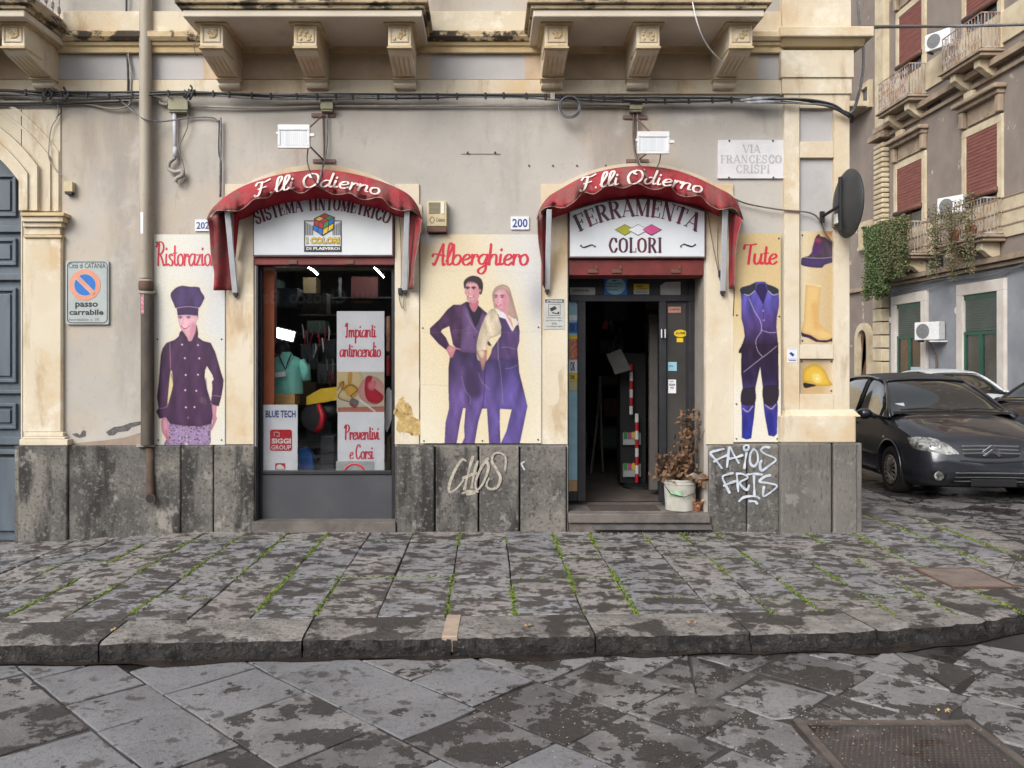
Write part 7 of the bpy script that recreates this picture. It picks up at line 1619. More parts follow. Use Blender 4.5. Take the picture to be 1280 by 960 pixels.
# traffic mirror from behind
t = thing('traffic_mirror', 'round dark backed traffic mirror on an arm at the corner', 'traffic mirror', W(1059, 255, -.28))
mc_ = Vector(W(1059.5, 254.5, -.28)); R0 = .288
dm = MB().lathe([(.02, -.055), (R0*.5, -.05), (R0*.85, -.03), (R0, -.004), (R0+.008, .004), (R0+.004, .014), (R0-.01, .012)], mc_, 'x', 40); obj('back_shell', dm, M('dark_mirror_shell', C(58, 60, 62), C(46, 48, 50), 4, .5), t, smooth=True, angle=50)
obj('mirror_face', MB().lathe([(R0-.012, .0125), (.001, .03)], mc_, 'x', 40), M('mirror_glass', (.8, .8, .8), None, rough=.05, metal=1), t, smooth=True)
obj('rib', MB().box(mc_.x-.075, mc_.x-.05, mc_.y-.02, mc_.y+.02, mc_.z-.24, mc_.z+.23), BLACKM, t, bevel=.005)
obj('arm', MB().tube([W(1028, 270.5, -.06), (mc_.x-.07, mc_.y, mc_.z-.02)], .014, 8), BLACKM, t); obj('wall_plate', MB().pbox(1026, 1031, 264, 278, -.075, -.046), BLACKM, t)
obj('camera', MB().pbox(1044, 1052, 267, 280, -.2, -.12, -.16), WHITEM, t, bevel=.01); obj('camera_ball', MB().lathe([(.005, -.03), (.026, -.01), (.026, .012), (.005, .03)], W(1054, 262, -.17), 'z', 12), WHITEM, t, smooth=True); obj('camera_neck', MB().tube([W(1049, 268, -.16), W(1055, 262, -.17)], .012, 8), WHITEM, t)
# graffiti
def graf(label, strokes, o, s, Y, w, mat):
    mb = MB(); k = 0
    for st in strokes:
        pts = [(WX(a, Y), WZ(b, Y)) for a, b in tr(st, *o, s)]
        qz = random.Random(k); ph = qz.uniform(0, 6)
        ribbon(mb, pts, lambda dx, dy, tt: w*(1+.25*math.sin(tt*7+ph)), lambda x, y, d: (x, Y-.002-d, y), .0007*(k % 6), 6); k += 1
    return tag(obj('graffiti', mb, mat), label, 'graffiti')
graf('cream spray painted tag CHOS on the plinth below the wide poster', [[(1050, 385), (1030, 378), (995, 430), (968, 500), (968, 540), (1000, 525), (1038, 480)], [(1085, 362), (1062, 440), (1042, 528)], [(1108, 385), (1090, 450), (1078, 520)], [(1035, 470), (1100, 445)], [(1160, 372), (1125, 420), (1098, 490), (1105, 528), (1135, 495), (1162, 420), (1150, 378)], [(1245, 430), (1248, 370), (1222, 345), (1190, 350), (1180, 385), (1205, 430), (1222, 470), (1205, 515), (1170, 525), (1152, 505), (1165, 470)], [(1032, 546), (1070, 535), (1110, 538)], [(1055, 550), (1095, 545)]], (320, 480), 4, -.063, .021, GRAF2)
graf('white spray painted tag FAiOS FRTS on the plinth below the overalls poster', [[(185, 155), (120, 170), (60, 195), (110, 260), (165, 335)], [(90, 272), (150, 240), (215, 212)], [(210, 325), (222, 230), (235, 140), (275, 210), (320, 285)], [(215, 250), (290, 235), (355, 212)], [(390, 190), (380, 260), (370, 335)], [(380, 120), (408, 125), (405, 160), (375, 165), (366, 140), (380, 120)], [(460, 155), (428, 200), (426, 285), (460, 315), (495, 270), (490, 190), (455, 152)], [(605, 142), (560, 138), (525, 165), (560, 200), (662, 250), (600, 310), (530, 355), (515, 300), (530, 262)],
    [(265, 378), (215, 390), (170, 415), (200, 490), (235, 560)], [(180, 495), (240, 470), (300, 448)], [(300, 378), (308, 470), (315, 550)], [(298, 385), (350, 385), (402, 420), (330, 465), (370, 520), (400, 530), (415, 490)], [(390, 395), (460, 385), (540, 392)], [(460, 400), (462, 500), (465, 590)], [(612, 398), (560, 410), (512, 455), (590, 470), (672, 495), (620, 550), (550, 592), (545, 550), (552, 505)], [(320, 640), (360, 605), (420, 592), (480, 595), (510, 612)], [(415, 638), (470, 640), (490, 662)]], (880, 540), 7.38, -.064, .019, GRAF)
graf('small white curl of spray paint on the plinth left of the door', [[(62, 388), (48, 398), (55, 415), (62, 428)]], (640, 480), 4, -.064, .014, GRAF)
mb = MB()
for a, b in ((1058, 764), (1195, 764)): p = W(320+a/4, b/4, 0); mb.lathe([(.008, .01), (.008, -.02), (.003, -.024)], (p[0], 0, p[2]), 'y', 8)
mb.tube(cr([W(576, 192.5, -.004), W(597, 192.3, -.006), (W(626, 192.5, -.004))], 4), .002, 5); tag(obj('wall_hooks', mb, RUST), 'two rusty nails joined by a thin wire on the grey wall above the wide poster', 'nails')
mb = MB()
for a in (661, 691, 721, 757): p = W(a, 207, 0); mb.lathe([(.007, .01), (.007, -.012), (.002, -.016)], (p[0], 0, p[2]), 'y', 8)
tag(obj('wall_nails', mb, RUST), 'row of four rusty nail heads left of the right awning', 'nails')
tag(obj('wall_socket', MB().pbox(712, 716, 562, 566, -.07, -.05), WHITEM), 'tiny white cap on the plinth edge beside the door', 'cap') if False else None
# ================= THE SIDE STREET =================
XF = 13.0
def FR(px, py, X=XF):
    zd = X*F/(px-CX); return zd-D, H-(py-CY)*zd/F
FW = M('brown_stucco_facade', C(146, 134, 125), C(132, 120, 112), 1.2, .92, .3, 25, bdist=.01, stains=[(C(158, 146, 138), .7, .55, .75, .5, (1, 1, .3)), (C(98, 86, 80), 1.5, .58, .75, .5, (1, 1, .4)), (C(206, 190, 180), 1.3, .62, .64, .8)])
FG = M('grey_ground_floor_render', C(152, 155, 161), C(138, 141, 148), 1.5, .92, .3, 25, bdist=.01, stains=[(C(190, 192, 198), 1, .56, .75, .5), (C(130, 130, 134), 2.2, .6, .75, .5, (1, 1, .4)), (C(150, 132, 120), 1.1, .70, .76, .5)])
FTRIM = M('cream_window_trim', C(214, 200, 172), C(190, 172, 142), 2, .9, stains=[(C(150, 132, 108), 4, .6, .75, .5)])
FWHITE = M('white_door_surround', C(222, 214, 206), C(206, 196, 186), 2, .9, stains=[(C(160, 140, 126), 4, .6, .75, .5)])
FSTONE = M('weathered_far_stone', C(172, 152, 130), C(146, 128, 110), 3, .92, .5, 20, stains=[(C(70, 60, 52), 4, .58, .7, .7)])
SHUT = M('red_brown_roller_blind', C(140, 84, 74), C(118, 70, 62), 2, .7, str3=(1, 1, 6))
DGRN = M('dark_green_door_paint', C(28, 88, 72), C(26, 78, 64), 3, .4)
DBLU = M('pale_blue_door_panel', C(140, 186, 212), C(126, 174, 202), 3, .5)
DBLIND = M('grey_green_blind', C(90, 98, 92), C(78, 86, 80), 2, .6)
PANE = M('dark_window_pane', C(46, 50, 52), C(86, 90, 92), .8, .08)
PANEB = M('brown_curtained_pane', C(92, 62, 48), C(60, 46, 40), 1.2, .1)
fb = thing('apartment_house', 'tall brown and grey apartment house with balconies across the side street', 'building', (XF, 13, 0), rotz=0)
YE = 20.2
obj('upper_wall', MB().box(XF, XF+6, -6, YE, 4.0, 15), FW, fb)
obj('ground_wall', MB().box(XF, XF+6, -6, YE, -.3, 4.0), FG, fb)
obj('base_course', MB().box(XF-.06, XF, -6, YE, -.3, .75), M('grey_base_course', C(108, 104, 102), C(88, 86, 84), 3, .9, .6, 40), fb)
def fbox(y0, y1, d, z0, z1, mat, name, parent=fb, bevel=0, y_in=0):
    return obj(name, MB().box(XF-d, XF-y_in, y0, y1, z0, z1), mat, parent, bevel=bevel)
fbox(-6, YE+.05, .22, 4.02, 4.16, FSTONE, 'string_course'); fbox(-6, YE, .12, 3.9, 4.0, FSTONE, 'string_course')
fbox(-6, YE, .05, 4.62, 5.62, FTRIM, 'parapet_band')
for zz in (4.9, 5.25, 5.6): fbox(-6, YE, .07, zz, zz+.03, FSTONE, 'band_joint')
fbox(-6, YE+.05, .25, 9.0, 9.16, FSTONE, 'string_course'); fbox(-6, YE, .10, 8.75, 8.85, FSTONE, 'string_course'); fbox(-6, YE, .06, 9.5, 10.3, FTRIM, 'parapet_band')
# rusticated corner pilaster
zl = [-.2+.43*k for k in range(10)]+[4.16+.165*k for k in range(27)]+[8.8+.165*k for k in range(20)]
for z0 in zl:
    hh = .40 if z0 < 3.9 else .15
    pw = .27 if z0 < 3.9 else .25
    if z0 < 8.7: obj('pilaster_block', MB().box(XF-pw, XF-.001, YE-.62, YE, z0+.01, z0+hh), FTRIM, fb, bevel=.035 if z0 > 4 else .02)
fbox(YE-.6, YE-.02, .2, 8.9, 15, FTRIM, 'pilaster_shaft'); fbox(YE-.8, YE+.1, .4, 8.72, 8.88, FSTONE, 'pilaster_cap')
def window(px0, px1, pyt, pyb, shut, shade=None, hood=None, lab=None, z0=None, z1=None):
    yb, _ = FR(px0, 0); ya, _ = FR(px1, 0)       # near edge ya, far edge yb
    zt = FR((px0+px1)/2, pyt)[1] if z1 is None else z1; zb = FR((px0+px1)/2, pyb)[1] if z0 is None else z0
    w = bpy.data.objects.new('window', None); COL.objects.link(w); put(w, fb)
    if lab: w['label'] = lab
    fw = .2
    f = MB(); f.box(XF-.07, XF-.001, ya, yb, zt-fw, zt); f.box(XF-.07, XF-.001, ya, ya+fw, zb, zt-fw); f.box(XF-.07, XF-.001, yb-fw, yb, zb, zt-fw); obj('frame', f, FTRIM, w, bevel=.01)
    obj('pane', MB().box(XF-.012, XF-.004, ya+fw, yb-fw, zb, zt-fw), PANE, w)
    c = (ya+yb)/2; m = MB()
    for y in (ya+fw+.03, c, yb-fw-.03): m.box(XF-.03, XF-.012, y-.035, y+.035, zb, zt-fw)
    obj('casement', m, BROWNP, w)
    if shut:
        zs = zt-fw-(zt-fw-zb)*shut; sl_ = (zt-fw-zs)/max(1, int((zt-fw-zs)/.09)); k = 0; v = zs
        s = MB()
        while v < zt-fw-.01:
            s.box(XF-.055, XF-.035, ya+fw+.01, yb-fw-.01, v+.006, v+sl_-.004); v += sl_
        obj('roller_blind', s, SHUT, w); obj('blind_roll', MB().tube([(XF-.10, ya+fw-.05, zs), (XF-.10, yb-fw+.05, zs)], .08, 8), BROWNP, w, smooth=True)
    if hood:
        h = MB(); h.box(XF-.32, XF-.001, ya-.12, yb+.12, zt+.62, zt+.74); obj('hood', h, FSTONE, w, bevel=.03)
        obj('hood_moulding', MB().box(XF-.2, XF-.001, ya-.04, yb+.04, zt+.5, zt+.62), FSTONE, w, bevel=.02)
        obj('hood_panel', MB().box(XF-.05, XF-.001, ya+.25, yb-.25, zt+.08, zt+.5), FSTONE, w)
        for y in (ya+.08, yb-.08): obj('console', MB().box(XF-.16, XF-.001, y-.09, y+.09, zt+.05, zt+.5), FSTONE, w, bevel=.03)
        obj('crest', MB().box(XF-.2, XF-.05, (ya+yb)/2+.2, (ya+yb)/2+.6, zt+.741, zt+.95), FTRIM, w, bevel=.04)
    return w
window(1119.5, 1159, 200, 300, .5, hood=1, lab='window with a half lowered red brown blind above the fuller hanging plant', z0=4.75, z1=7.75)
window(1205, 1255.5, 160, 270, .60, hood=1, lab='window with a red brown blind above the plant balcony nearest the street', z0=4.75, z1=7.75)
window(1122, 1159, 0, 100, .55, hood=1, lab='upper window with a red brown blind nearest the corner pilaster', z0=9.4, z1=12.5)
window(1205, 1255.5, 0, 60, .55, hood=0, lab='upper window with a slanting blind at the top right', z0=9.4, z1=12.5)
def fbalcony(px0, px1, zs, lattice, lab):
    yb, _ = FR(px0, 0, 12.42); ya, _ = FR(px1, 0, 12.42)
    b = bpy.data.objects.new('balcony', None); COL.objects.link(b); put(b, fb); b['label'] = lab
    X0 = 12.42
    obj('slab', MB().box(X0, XF-.001, ya, yb, zs-.09, zs), FSTONE, b, bevel=.02); obj('slab_edge', MB().box(X0-.06, XF-.001, ya-.06, yb+.06, zs+.0005, zs+.06), FSTONE, b, bevel=.015)
    for y in (ya+.25, yb-.5):
        obj('bracket', MB().prism([(XF-.001, zs-.09), (X0+.1, zs-.09), (X0+.1, zs-.28), (X0+.2, zs-.33), (X0+.3, zs-.42), (XF-.15, zs-.5), (XF-.001, zs-.55)], y, y+.24), FTRIM, b, bevel=.02)
    RL = M('rusted_white_railing', C(188, 186, 182), C(146, 104, 84), 5, .7)
    rl = MB(); zt = zs+1.0
    for zz in (zs+.12, zt): rl.tube([(XF-.02, ya+.03, zz), (X0+.03, ya+.03, zz), (X0+.03, yb-.03, zz), (XF-.02, yb-.03, zz)], .018, 5)
    obj('handrail', rl, RL, b)
    L = yb-ya-.06; nb = int(L/.13)
    for k in range(nb+1):
        y = ya+.03+L*k/nb; mb = MB().tube([(X0+.03, y, zs+.06), (X0+.03, y, zt)], .011, 4)
        if k < nb:
            s_ = L/nb
            if lattice:
                for v in range(4): mb.tube([(X0+.03, y, zs+.14+v*.2), (X0+.03, y+s_, zs+.34+v*.2)], .008, 4); mb.tube([(X0+.03, y+s_, zs+.14+v*.2), (X0+.03, y, zs+.34+v*.2)], .008, 4)
            else: mb.tube([(X0+.01, y+s_/2+.05*math.cos(a), zs+.35+.09*math.sin(a)) for a in np.linspace(0, 6.28, 7)[:-1]], .009, 4, True); mb.tube([(X0+.01, y+s_/2+.045*math.cos(a), zs+.7+.07*math.sin(a)) for a in np.linspace(0, 6.28, 7)[:-1]], .009, 4, True)
        obj('baluster', mb, RL, b)
    for e in (ya+.03, yb-.03):
        for k in range(6): x = X0+.03+(XF-X0-.05)*k/6; obj('baluster', MB().tube([(x, e, zs+.06), (x, e, zt)], .011, 4), RL, b)
    return b, ya, yb
bA = fbalcony(1090, 1139, 4.62, 1, 'balcony hidden under thick hanging plants'); bB = fbalcony(1170, 1229, 4.62, 0, 'balcony with sparse trailing plants over the street door')
bC = fbalcony(1097, 1136, 9.3, 1, 'upper balcony with a lattice railing'); bD = fbalcony(1176, 1226, 9.3, 0, 'upper balcony with a rusty scrolled railing at top right')
# hanging plants
def hanging(label, ya, yb, zt, drop_, n, mats, seed, xs=12.40, cover=lambda u: 1):
    q_ = random.Random(seed); t = thing('hanging_plant', label, 'hanging plant', (xs, (ya+yb)/2, zt), 'plants on the far balconies')
    for mi, m in enumerate(mats):
        mb = MB()
        for _ in range(n//len(mats)):
            u = q_.random(); c_ = cover(u)
            if q_.random() > c_: continue
            y = ya+(yb-ya)*u; v = q_.random()**.8; zz = zt-v*drop_(u)+.12*math.sin(u*23); x = xs-.1-.12*abs(math.sin(u*9+v*2))+q_.gauss(0, .07); s = q_.uniform(.03, .075)
            leaf(mb, (x, y+q_.gauss(0, .03), zz), s, q_)
        tag(obj('foliage', mb, m, t), None, None, kind='stuff')
    st = MB()
    for k in range(14):
        u = (k+.5)/14
        if cover(u) < .3: continue
        y = ya+(yb-ya)*u; st.tube([(xs+.05, y, zt), (xs-.12, y, zt+.03), (xs-.1, y+.03, zt-drop_(u)*.5), (xs-.06, y, zt-drop_(u)*.95)], .01, 4)
    obj('stems', st, DRY, t)
LG = M('trailing_leaf_green', C(106, 128, 76), C(66, 88, 50), 14, .8); LG2 = M('trailing_leaf_olive', C(124, 130, 84), C(90, 98, 62), 14, .8); LB = M('trailing_leaf_dry', C(134, 118, 92), C(104, 92, 70), 14, .9)
ya, yb = bA[1], bA[2]
hanging('dense green trailing plant covering the far end of the lower left balcony', ya+(yb-ya)*.45, yb-.1, 5.72, lambda u: .7+1.5*abs(math.sin(u*7+1)), 30000, (LG, LG, LG2), 1)
hanging('olive and brown trailing plant covering the near end of the lower left balcony', ya-.05, ya+(yb-ya)*.5, 5.72, lambda u: .7+.9*abs(math.sin(u*6+.4)), 19000, (LG, LG2, LB), 2)
ya, yb = bB[1], bB[2]
hanging('sparse trailing plant with bare stems on the lower right balcony', ya, yb, 5.7, lambda u: .6+1.4*abs(math.sin(u*8+.6))**2, 6500, (LG, LB, LB), 3, cover=lambda u: .16+.84*(abs(math.sin(u*8+.6)) > .90))
for k, (u, lab) in enumerate(((.25, 'terracotta pot nearest the street behind the sparse balcony plant'), (.6, 'terracotta pot in the middle of the sparse plant balcony'))):
    y = ya+(yb-ya)*u; tag(obj('flower_pot', MB().lathe([(.1, 4.69), (.15, 4.95), (.16, 5.0), (.13, 5.0)], (12.45, y, 0), 'z', 12), MATS['terracotta']), lab, 'flower pot', 'pots on the far balcony')
def ac_unit(label, x, y, zc, s=1., yaw=0):
    t = thing('air_conditioner', label, 'air conditioner', (x, y, zc), 'outdoor air conditioning units', yaw)
    obj('case', MB().box(-.15*s, .15*s, -.42*s, .42*s, 0, .56*s), WHITEM, t, bevel=.02, local=True)
    obj('grille', MB().lathe([(.22*s, 0), (.23*s, -.012), (.2*s, -.014)], (-.15*s, .12*s, .28*s), 'x', 24).lathe([(.13*s, -.016), (.14*s, -.018), (.12*s, -.02)], (-.15*s, .12*s, .28*s), 'x', 24), GREYC, t, local=True)
    obj('fan', MB().lathe([(.195*s, -.003), (.02, -.005)], (-.15*s, .12*s, .28*s), 'x', 20), DKFRAME, t, local=True)
    obj('feet', MB().box(-.14*s, .14*s, -.35*s, -.3*s, -.05, 0).box(-.14*s, .14*s, .3*s, .35*s, -.05, 0), DKFRAME, t, local=True)
    return t
y, zz = FR(1176, 426); ac_unit('white outdoor air conditioner on the ground floor wall between the green doors', XF-.32, y, zz+.02, .92, math.radians(25)); obj('bracket', MB().box(XF-.5, XF-.001, y-.35, y-.3, zz-.04, zz), WHITEM, COL.objects.get('air_conditioner'))
tag(obj('drain_hose', MB().tube([(XF-.3, y+.1, zz), (XF-.08, y+.12, zz-.4), (XF-.06, y+.1, zz-.75), (XF-.1, y+.1, zz-.8)], .03, 6), BROWNC), 'curled brown hose under the ground floor air conditioner', 'hose')
y, zz = FR(1186, 268, 12.6); ac_unit('white air conditioner behind the sparse plant balcony', 12.7, y, zz, .85, math.radians(30))
y, zz = FR(1180, 68, 12.5); ac_unit('white air conditioner beside the top right balcony', 12.55, y+.3, zz+.25, .85, math.radians(30))
# green doors
def fdoor(px0, px1, lab, blue):
    yb, _ = FR(px0, 0); ya, _ = FR(px1, 0); zt = 3.60
    d = bpy.data.objects.new('door', None); COL.objects.link(d); put(d, fb); d['label'] = lab
    fw = .30; f = MB(); f.box(XF-.10, XF-.001, ya, yb, zt-fw, zt); f.box(XF-.10, XF-.001, ya, ya+fw, -.2, zt-fw); f.box(XF-.10, XF-.001, yb-fw, yb, -.2, zt-fw); obj('surround', f, FWHITE, d, bevel=.012)
    a, b = ya+fw, yb-fw; c = (a+b)/2; top = zt-fw; tz = 2.28
    bl = MB(); v = tz+.04
    while v < top-.14: bl.box(XF-.04, XF-.02, a+.06, b-.06, v+.004, v+.06); v += .066
    obj('blind', bl, DBLIND, d)
    g = MB(); g.box(XF-.05, XF-.002, a, b, top-.13, top); g.box(XF-.055, XF-.002, a, b, tz-.06, tz+.03)
    for y0, y1 in ((a, a+.10), (c-.09, c+.09), (b-.10, b)): g.box(XF-.05, XF-.002, y0, y1, -.2, tz-.06)
    for y0, y1 in ((a+.1, c-.09), (c+.09, b-.1)): g.box(XF-.048, XF-.002, y0, y1, .62, .74); g.box(XF-.048, XF-.002, y0, y1, -.2, -.06)
    obj('frame', g, DGRN, d)
    for y0, y1 in ((a+.1, c-.09), (c+.09, b-.1)):
        obj('pane', MB().box(XF-.02, XF-.006, y0, y1, .74, tz-.06), PANE if blue else PANEB, d); obj('panel', MB().box(XF-.04, XF-.01, y0, y1, -.06, .62), DBLU if blue else DGRN, d)
        obj('handle', MB().box(XF-.08, XF-.049, (y0+y1)/2-.05, (y0+y1)/2+.05, .64, .70), DKFRAME, d)
    if not blue: obj('notice_board', MB().box(XF-.07, XF-.056, a-.0, a+.62, -.1, 1.35), M('pale_blue_board', C(176, 200, 210), None, rough=.6), d)
    return d
fdoor(1117.6, 1161.2, 'narrow far green door with brown glass and a pale board', False); fdoor(1199.5, 1259.7, 'green double door with pale blue lower panels', True)
for px, py, lab in ((1198, 388, 'small oval number plate left of the blue panelled door'), (1115, 400, 'small oval number plate at the left of the far green door')):
    y, zz = FR(px-2, py); tag(obj('number_plate', MB().lathe([(.1, 0), (.1, -.015), (.085, -.018)], (XF, y, zz), 'x', 16), WHITEM), lab, 'number plate')
for (px, py) in ((1168, 130), (1171, 330)): y, zz = FR(px, py); obj('vent_grate', MB().box(XF-.03, XF-.001, y-.35, y+.35, zz-.22, zz+.22), DKFRAME, fb)
for k, pts in enumerate(([(1112, 368), (1160, 352), (1210, 345), (1290, 330)], [(1110, 372), (1150, 362), (1200, 348), (1240, 344), (1290, 326)])):
    P = [FR(a, b, 12.9) for a, b in pts]; tag(obj('facade_wire', MB().tube(cr([(12.9, p[0], p[1]) for p in P], 5), .018, 5), GREYC), ('upper', 'lower')[k]+' of two grey wires sagging under the far balconies', 'cable', 'wires on the far house')
# darker house beyond
XB = 13.35
f2 = thing('far_house', 'dark brown house beyond the rusticated pilaster with an arched doorway', 'building', (XB, 26, 0))
obj('wall', MB().box(XB, XB+6, YE+.003, 60, -.3, 16), FW, f2)
def FB(px, py): return FR(px, py, XB)
def fwin(px0, px1, py0, py1, nm, arch=False):
    yb, _ = FB(px0, 0); ya, _ = FB(px1, 0); zt = FB((px0+px1)/2, py0)[1]; zb = FB((px0+px1)/2, py1)[1]
    w = bpy.data.objects.new(nm, None); COL.objects.link(w); put(w, f2); fw = (yb-ya)*.2; f = MB()
    if arch:
        c = (ya+yb)/2; r = (yb-ya)/2; zc = zt-r; O = [(c+r*math.cos(a), zc+r*math.sin(a)) for a in np.linspace(0, PI, 13)]; I = [(c+(r-fw)*math.cos(a), zc+(r-fw)*math.sin(a)) for a in np.linspace(0, PI, 13)]
        for k in range(12): f.prismx([O[k], O[k+1], I[k+1], I[k]], XB-.15, XB-.001)
        f.box(XB-.15, XB-.001, ya, ya+fw, zb, zc); f.box(XB-.15, XB-.001, yb-fw, yb, zb, zc); obj('surround', f, FTRIM, w)
        obj('leaf', MB().prismx([(ya+fw, zb)]+[(p[0], p[1]) for p in I]+[(yb-fw, zb)], XB-.02, XB-.001), BROWNP, w)
    else:
        f.box(XB-.12, XB-.001, ya, yb, zt-fw, zt); f.box(XB-.16, XB-.001, ya, yb, zb, zb+fw*.7); f.box(XB-.12, XB-.001, ya, ya+fw, zb+fw*.7, zt-fw); f.box(XB-.12, XB-.001, yb-fw, yb, zb+fw*.7, zt-fw); obj('surround', f, FTRIM, w); obj('pane', MB().box(XB-.02, XB-.001, ya+fw, yb-fw, zb+fw*.7, zt-fw), PANE, w)
fwin(1077, 1091, 277, 312, 'window'); fwin(1077, 1091, 104, 138, 'window'); fwin(1073, 1092, 404, 474, 'doorway', True)
yb, _ = FB(1063, 0); ya, _ = FB(1090, 0)
obj('balcony_slab', MB().box(XB-1.0, XB-.001, ya, yb, 10.35, 10.55), FTRIM, f2, bevel=.03)
for k in range(12): y = ya+.1+(yb-ya-.2)*k/11; obj('baluster', MB().tube([(XB-.95, y, 10.55), (XB-.95, y, 11.9)], .02, 4), MATS['rusted_white_railing'], f2)
for zz in (11.0, 11.9): obj('handrail', MB().tube([(XB-.95, ya+.1, zz), (XB-.95, yb-.1, zz)], .03, 4), MATS['rusted_white_railing'], f2)
obj('string_course', MB().box(XB-.12, XB-.001, YE+.4, 50, 4.0, 4.15), FSTONE, f2)
# the street end
obj2 = thing('end_house', 'pale house closing the far end of the side street', 'building', (5, 62, 0)); obj('wall', MB().box(-20, 40, 62, 66, -.3, 14), FTRIM, obj2)

# kiosk and houses on the opposite side, mirrored in the shop glass
ks = thing('kiosk', 'dark kiosk with a grey Chiosco fascia and a crown, seen mirrored in the shop window', 'kiosk', (-4, -12.4, 0))
obj('cabin', MB().box(-6.6, -2.2, -14.5, -12.05, -.12, 3.6), BLACKM, ks); obj('fascia', MB().box(-6.8, -2.1, -12.05, -12.0, 2.72, 3.32), BLACKM, ks); obj('canopy', MB().box(-7, -2, -14.7, -11.6, 3.6, 3.72), FTRIM, ks)
mb = MB(); INKK = M('kiosk_letters', C(190, 194, 200), None, rough=.5)
cu = {'C': 'C', }
def back(u, v, d): return (u, -11.998+d, v)
tmp = MB(); sans(tmp, 'Chiosco', 0, 1.34, 0, .36, 0, .015); mb.v = [(-3.28-v[0], -11.99, 2.86+v[2]) for v in tmp.v]; mb.f = tmp.f; mb.m = tmp.m
tmp = MB(); sans(tmp, 'Bar', 0, .62, 0, .33, 0, .015); b0 = len(mb.v); mb.v += [(-4.86-v[0], -11.99, 2.86+v[2]) for v in tmp.v]; mb.f += [tuple(i+b0 for i in f) for f in tmp.f]; mb.m += tmp.m
obj('lettering', mb, INKK, ks)
cw = MB(); cw.tube([(-3.1, -11.98, 2.9), (-2.7, -11.98, 2.9)], .03, 6)
for x in (-3.1, -3.0, -2.9, -2.8, -2.7): cw.tube([(x, -11.98, 2.92), (x+(x+2.9)*.35, -11.98, 3.08), (x+(x+2.9)*.1, -11.98, 3.16)], .016, 6)
obj('crown', cw, M('gold_crown', C(206, 150, 96), None, rough=.5), ks)
op = thing('opposite_house', 'plain long house on the opposite side of the street behind the viewer', 'building', (0, -24, 0)); obj('wall', MB().box(-40, 30, -30, -24, -.3, 7.5), FG, op)
for k in range(16): obj('window', MB().box(-38+k*4.2, -36.6+k*4.2, -24.06, -24.0, 1.0+(k % 2)*0, 3.2), PANE, op)

